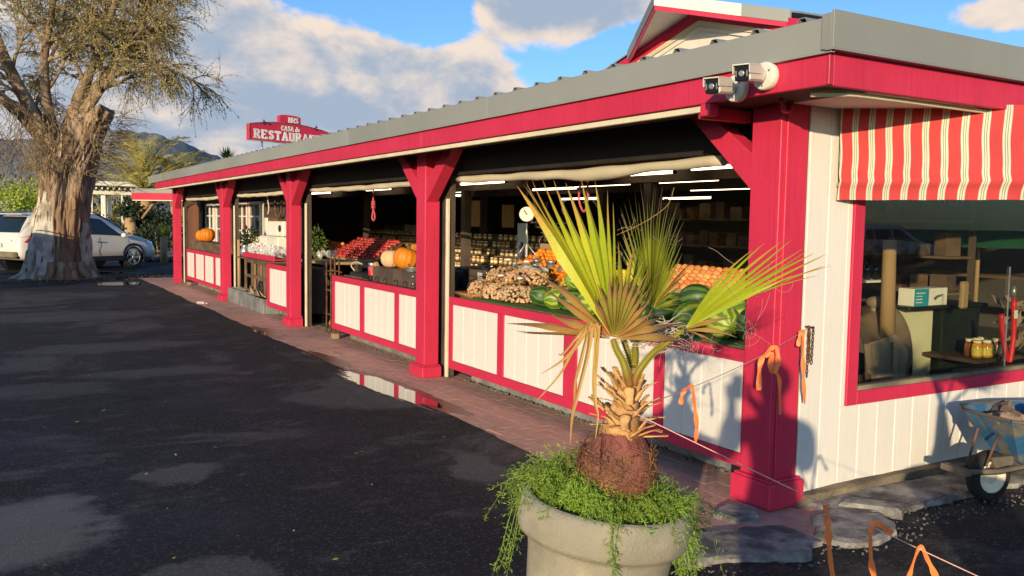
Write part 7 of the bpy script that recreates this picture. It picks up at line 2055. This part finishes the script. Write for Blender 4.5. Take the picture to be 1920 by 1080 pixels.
def feather_palm(label, loc, hgt, nf, L_, m):
    t = thing('feather_palm', label, 'palm', loc)
    bm = nb(); tube(bm, [(0, 0, 0), (.05, 0, hgt*.5), (0, 0, hgt)], [.3, .26, .3], 12, wob=.08); obj('trunk', bm, 'cork', t, True)
    for g in range(4):
        bm = nb()
        for k in range(nf//4):
            a = U(0, 6.28); el = U(.15, 1.45); d = Vector((cos(a)*cos(el), sin(a)*cos(el), sin(el))); l_ = L_*U(.75, 1.1)
            o_ = Vector((cos(a), sin(a), 0))
            pinnate(bm, [Vector((0, 0, hgt)), Vector((0, 0, hgt))+d*l_*.5, Vector((0, 0, hgt))+d*l_*.85+o_*.15*l_-Vector((0, 0, .08*l_)), Vector((0, 0, hgt))+d*l_+o_*.3*l_-Vector((0, 0, .32*l_*(1-sin(el)*.5)))], 34, .5)
        obj('frond', bm, m, t, True)
    return t
feather_palm('feathery golden palm rising behind the far end of the roof, left one', (5.35, 38.9, 0), 2.7, 48, 2.7, 'leaf_palmgold')
feather_palm('feathery olive palm behind the far end of the roof, right one', (6.75, 39.5, 0), 2.4, 48, 2.4, 'leaf_palmgold')
t = thing('spiky_yucca', 'spiky green yucca head showing over the roof edge', 'yucca', (8.8, 39.35, 0))
bm = nb()
for k in range(90):
    a = U(0, 6.28); el = U(-.2, 1.5); d = Vector((cos(a)*cos(el), sin(a)*cos(el), sin(el))); s = d.cross(Vector((0, 0, 1))).normalized(); L_ = U(.5, .75); c_ = Vector((0, 0, 4.1))
    addv(bm, [c_-s*.02, c_+s*.02, c_+d*L_*.5+s*.028, c_+d*L_, c_+d*L_*.5-s*.028], [(0, 1, 2, 3, 4)])
obj('leaf_head', bm, 'leaf_green', t, True); bm = nb(); tube(bm, [(0, 0, 0), (.1, 0, 2), (0, 0, 4.1)], [.2, .16, .13], 8); obj('trunk', bm, 'cork', t, True)
# white pergola with grey roof
pg_ = thing('white_pergola', 'white timber pergola with grey roof beyond the parked SUV', 'pergola', (5, 44.5, 0))
for k, (x, y, z1) in enumerate(((4.32, 44.0, 2.55), (4.62, 44.4, 2.55), (5.15, 43.9, 2.55), (5.42, 44.4, 2.55), (5.62, 42.6, 3.0), (5.92, 42.8, 3.0), (3.9, 45.2, 2.55))):
    box('column', x-.09, x+.09, y-.09, y+.09, 0, z1, 'pergola_white', pg_, .01)
bm = nb(); bx(bm, 3.7, 5.75, 43.75, 43.85, 2.56, 2.78, .01); obj('beam', bm, 'pergola_white', pg_)
bm = nb(); bx(bm, 3.7, 5.75, 44.3, 44.4, 2.56, 2.78, .01); obj('beam', bm, 'pergola_white', pg_)
for k in range(9): box('rafter', 3.72+.24*k, 3.78+.24*k, 43.4, 46, 2.79, 2.93, 'pergola_white', pg_, .005)
bm = nb(); prism(bm, [(3.4, 43.2, 3.0), (5.9, 43.2, 3.0), (5.7, 45.2, 3.75), (3.7, 45.2, 3.75)], (0, .1, .0)); prism(bm, [(3.4, 43.25, 3.0), (5.9, 43.25, 3.0), (5.9, 46.5, 3.0), (3.4, 46.5, 3.0)], (0, 0, .03)); obj('roof', bm, 'grey_roof', pg_)
bm = nb(); bx(bm, 3.35, 5.95, 43.1, 43.19, 2.94, 3.14, .01); obj('fascia', bm, 'pergola_white', pg_)
# far low roofs and tree line, so that the horizon is closed
bm = nb()
for k in range(60):
    a = radians(-75+150*k/60+U(-1, 1)); d = U(120, 190); c_ = Vector((sin(a)*d, cos(a)*d, U(1.5, 4)))
    tuftl(bm, c_, (U(5, 10), U(5, 10), U(2.5, 5)), 260, 1.1)
obj('far_trees', bm, 'leaf_dark', kind='stuff')

# ------------------------------------------------------------ restaurant sign on the roof
sg = thing('restaurant_sign', 'crimson roof sign reading CASA de RESTAURANT in cream letters', 'sign', (5.5, 22.12, 2.7))
SA, SD = Vector((5.5, 22.12, 0)), Vector((.927, .375, 0)); SN = Vector((.375, -.927, 0))
def sp3(s, z, o=0.): return SA+SD*s+SN*o+Vector((0, 0, z))
LS = 2.52
top = [(s, 3.95+.115*sin(pi*s/LS)) for s in [LS*k/16 for k in range(17)]]
bm = nb(); prism(bm, [sp3(0, 3.545), sp3(LS, 3.545)]+[sp3(s, z) for s, z in reversed(top)], SN*-.12); obj('panel', bm, 'red_paint', sg)
bm = nb(); tube(bm, [sp3(0, 3.545, .005), sp3(LS, 3.545, .005)]+[sp3(s, z, .005) for s, z in reversed(top)]+[sp3(0, 3.545, .005)], .012, 4); obj('edge_trim', bm, 'mud_kerb', sg)
bm = nb(); q0, q1 = .93, 1.60
prism(bm, [sp3(q0, 4.045), sp3(q1, 4.045), sp3(q1, 4.235), sp3(q1-.1, 4.265), sp3((q0+q1)/2, 4.275), sp3(q0+.1, 4.265), sp3(q0, 4.235)], SN*-.12); obj('crest_panel', bm, 'red_paint', sg)
GL = {'R': [[(0, 0), (0, 1)], [(0, 1), (.42, 1), (.55, .9), (.55, .65), (.42, .52), (.02, .52)], [(.3, .5), (.66, 0)]], 'E': [[(0, 0), (0, 1)], [(0, 1), (.55, 1), (.55, .86)], [(0, .52), (.42, .52)], [(0, 0), (.58, 0), (.58, .16)]],
      'S': [[(.52, .82), (.45, .96), (.26, 1), (.08, .92), (.05, .74), (.2, .58), (.4, .48), (.54, .32), (.5, .1), (.3, 0), (.1, .05), (.02, .22)]], 'T': [[(.33, 0), (.33, 1)], [(0, .84), (0, 1), (.66, 1), (.66, .84)]],
      'A': [[(0, 0), (.33, 1), (.68, 0)], [(.14, .36), (.54, .36)]], 'U': [[(0, 1), (0, .25), (.12, .05), (.3, 0), (.48, .05), (.58, .25), (.58, 1)]], 'N': [[(0, 0), (0, 1), (.58, 0), (.58, 1)]],
      'C': [[(.6, .78), (.48, .96), (.3, 1), (.1, .86), (.02, .5), (.1, .14), (.3, 0), (.5, .05), (.6, .24)]], 'H': [[(0, 0), (0, 1)], [(.55, 0), (.55, 1)], [(0, .5), (.55, .5)]],
      'd': [[(.42, 0), (.42, 1)], [(.42, .5), (.3, .6), (.12, .55), (.03, .3), (.12, .05), (.3, 0), (.42, .1)]], 'e': [[(.04, .32), (.44, .34), (.38, .55), (.22, .62), (.07, .5), (.03, .28), (.12, .06), (.28, 0), (.42, .1)]]}
def text(s, z, h, txt, gap, th, slope=0.):
    x = s
    for ch in txt:
        if ch == ' ': x += h*.35; continue
        bm = nb(); wmax = max(p[0] for st_ in GL[ch] for p in st_)
        n_ = 0
        for st_ in GL[ch]:
            for a, b_ in zip(st_, st_[1:]):
                pa, pb = Vector((x+a[0]*h, z+a[1]*h+slope*(x-s))), Vector((x+b_[0]*h, z+b_[1]*h+slope*(x-s))); d = pb-pa
                if d.length < 1e-6: continue
                nn_ = Vector((-d.y, d.x)).normalized(); w_ = th*(1.25 if abs(d.y) > abs(d.x) else .72)*.5; e = d.normalized()*th*.2; o_ = .012+.0006*n_; n_ += 1
                c_ = [pa-e+nn_*w_, pb+e+nn_*w_, pb+e-nn_*w_, pa-e-nn_*w_]
                prism(bm, [sp3(p.x, p.y, o_) for p in c_], SN*-.014)
            for p in (st_[0], st_[-1]):
                if ch in 'RETAUNH' and p[1] in (0, 1) and not (ch in 'ET' and p[0] > .4):
                    q = Vector((x+p[0]*h, z+p[1]*h+slope*(x-s))); o_ = .012+.0006*n_; n_ += 1
                    prism(bm, [sp3(q.x-th*1.0, q.y-th*.22, o_), sp3(q.x+th*1.0, q.y-th*.22, o_), sp3(q.x+th*1.0, q.y+th*.22, o_), sp3(q.x-th*1.0, q.y+th*.22, o_)], SN*-.014)
        obj('letter', bm, 'white_card', sg); x += wmax*h+gap
text(.17, 3.615, .20, 'RESTAURANT', .092, .05)
text(.98, 3.865, .115, 'CASA de', .03, .022)
text(1.22, 4.085, .125, 'HRS', .03, .024)
for s in (.42, 2.1):
    bm = nb(); tube(bm, [sp3(s, 3.56, -.06), sp3(s, 3.1, -.06)], .022, 6)
    for a in range(3): tube(bm, [sp3(s, 3.3, -.06), sp3(s+.16*cos(a*2.1), 2.70, -.06+.16*sin(a*2.1))], .014, 5)
    obj('leg', bm, 'galv', sg)
for s in (.38, 2.05):
    bm = nb(); tube(bm, [sp3(s, 3.97, .03), sp3(s, 4.04+.115*sin(pi*s/LS)-.02, .08)], .012, 5); sph(bm, sp3(s, 3.97+.115*sin(pi*s/LS)+.0, .1), .025, 1); obj('lamp_head', bm, 'black_iron', sg)

# ------------------------------------------------------------ second potted palm beside the yard (its shadow falls on the white wall)
def simple_palm(label_p, label_t, loc):
    p_ = thing('stone_planter', label_t, 'planter', loc)
    bm = nb(); lathe(bm, [(.19, 0), (.20, .1), (.245, .56), (.282, .6), (.295, .66), (.27, .71), (.245, .68), (.235, .6)], 40, close=False); obj('bowl', bm, 'pot_stone', p_, True)
    bm = nb(); lathe(bm, [(.02, .64), (.24, .63)], 24, close=False); obj('soil', bm, 'soil', p_, True)
    q_ = thing('fan_palm', label_p, 'palm', (loc[0], loc[1], .63))
    bm = nb(); tube(bm, [(0, 0, 0), (.02, 0, .25), (0, .02, .52)], [.11, .07, .03], 12, wob=.1); obj('trunk', bm, 'boot', q_, True)
    for k in range(7):
        a = k*2.4+.4; el = U(.35, 1.25); d = Vector((cos(a)*cos(el), sin(a)*cos(el), sin(el))); h = Vector((0, 0, .5))+d*U(.22, .34)
        bm = nb(); tube(bm, [(0, 0, .48), tuple(h)], [.012, .007], 6); setuv(bm, lambda c: (.5, .4)); st_ = obj('leaf_stalk', bm, 'palm_stalk', q_, True)
        s = d.cross(Vector((0, 0, 1))).normalized(); u_ = s.cross(d); bm = nb(); uvl = bm.loops.layers.uv.verify()
        N = 25
        for i in range(N):
            th_ = (i/(N-1)-.5)*2.9; dr = d*cos(th_)+s*sin(th_)+u_*.1; L_ = .48*(1-.25*abs(th_)/1.45)*U(.92, 1.05); e = (d*-sin(th_)+s*cos(th_))*.5*2.9/N
            vs = [h, h+dr*L_*.55-e*L_*.55, h+dr*L_*.55+u_*.012, h+dr*L_*.55+e*L_*.55, h+dr*L_-Vector((0, 0, .04))]
            for f in addv(bm, vs, [(0, 1, 2), (0, 2, 3), (1, 4, 2), (2, 4, 3)]):
                for lp in f.loops: lp[uvl].uv = (rnd.random(), (lp.vert.co-h).length/.5)
        obj('leaf', bm, 'palm_green', q_, True)
simple_palm('second young fan palm in the planter outside the right picture edge', 'second round stone planter outside the right picture edge', (2.52, .62, 0))

# ------------------------------------------------------------ the photographer, standing behind the camera
ph = thing('person', 'person in dark jacket and jeans holding up a phone', 'person', (0, 0, 0))
QU, QB_ = Vector((.8595, -.511, 0)), Vector((.511, .8595, 0))
def pp(u, b_, z): return QU*u+QB_*b_+Vector((0, 0, z))
def skin(name, nodes, edges, m, parent, root=0, lv=2):
    me = bpy.data.meshes.new(name); me.from_pydata([pp(*n[:3]) for n in nodes], edges, [])
    o = bpy.data.objects.new(name, me); me.materials.append(MATS[m]); link(o, parent, True)
    o.modifiers.new('skin', 'SKIN'); 
    for i, n in enumerate(nodes):
        sv = me.skin_vertices[0].data[i]; r = n[3]; sv.radius = r if isinstance(r, tuple) else (r, r); sv.use_root = (i == root)
    s_ = o.modifiers.new('sub', 'SUBSURF'); s_.levels = lv; s_.render_levels = lv
    for p in me.polygons: p.use_smooth = True
    return o
mat('skin', (.52, .31, .21), .55, .06, 8); mat('hair', (.03, .02, .015), .6, .3, 30); mat('jacket', (.04, .05, .07), .8, .15, 20, .2, 90); mat('jeans', (.04, .06, .12), .85, .15, 20, .2, 90)
bu, bb = .13, -.42
body = [(bu, bb, .95, (.15, .11)), (bu, bb, 1.12, (.145, .10)), (bu, bb+.01, 1.30, (.165, .11)), (bu, bb+.02, 1.42, (.12, .08)), (bu, bb+.03, 1.50, .055), (bu-.01, bb+.06, 1.58, (.072, .085)), (bu-.01, bb+.07, 1.66, (.075, .09)), (bu-.01, bb+.06, 1.72, (.05, .06)),
        (bu-.19, bb+.02, 1.39, .062), (bu-.27, bb+.14, 1.17, .048), (bu-.17, bb+.31, 1.42, .036), (-.035, -.075, 1.545, .026),
        (bu+.19, bb+.02, 1.39, .062), (bu+.24, bb+.14, 1.15, .048), (bu+.06, bb+.30, 1.38, .036), (.055, -.075, 1.545, .026),
        (bu-.10, bb, .88, .095), (bu-.11, bb+.02, .50, .065), (bu-.12, bb, .09, .045), (bu-.13, bb+.14, .04, .04), (bu+.10, bb, .88, .095), (bu+.11, bb+.02, .50, .065), (bu+.12, bb, .09, .045), (bu+.14, bb+.14, .04, .04)]
be = [(0, 1), (1, 2), (2, 3), (3, 4), (4, 5), (5, 6), (6, 7), (3, 8), (8, 9), (9, 10), (10, 11), (3, 12), (12, 13), (13, 14), (14, 15), (0, 16), (16, 17), (17, 18), (18, 19), (0, 20), (20, 21), (21, 22), (22, 23)]
skin('body', body, be, 'skin', ph)
jk = [(n[0], n[1], n[2], tuple(x+.012 for x in n[3]) if isinstance(n[3], tuple) else n[3]+.012) for n in body]
J = [1, 2, 3, 8, 9, 10, 12, 13, 14]; ix = {k: i for i, k in enumerate(J)}
skin('jacket', [jk[k] for k in J], [(ix[a], ix[b_]) for a, b_ in be if a in ix and b_ in ix], 'jacket', ph)
J = [0, 16, 17, 18, 20, 21, 22]; ix = {k: i for i, k in enumerate(J)}
skin('trousers', [jk[k] for k in J], [(ix[a], ix[b_]) for a, b_ in be if a in ix and b_ in ix], 'jeans', ph)
bm = nb(); sph(bm, pp(bu-.01, bb+.045, 1.685), .105, 3, (1, 1, 1.05)); obj('hair', bm, 'hair', ph)
for sgn, hu in ((-1, -.04), (1, .06)):
    for q in range(4):
        z = 1.525+.022*q
        bm = nb(); tube(bm, spline([pp(hu, -.07, z+.01), pp(hu+sgn*.022, -.05, z), pp(hu+sgn*.018, -.028, z), pp(hu-sgn*.002, -.020, z)], 4), [.011, .011, .010, .010, .009, .009, .009, .008, .008, .008, .007, .007, .006], 8); obj('finger', bm, 'skin', ph)
bm = nb(); bx(bm, -.037, .037, -.026, -.016, 1.50, 1.655, .004)
for v in bm.verts: v.co = pp(v.co.x+.012, v.co.y, v.co.z)
obj('phone', bm, 'black_plastic', label='dark phone held upright at the camera point', cat='phone')
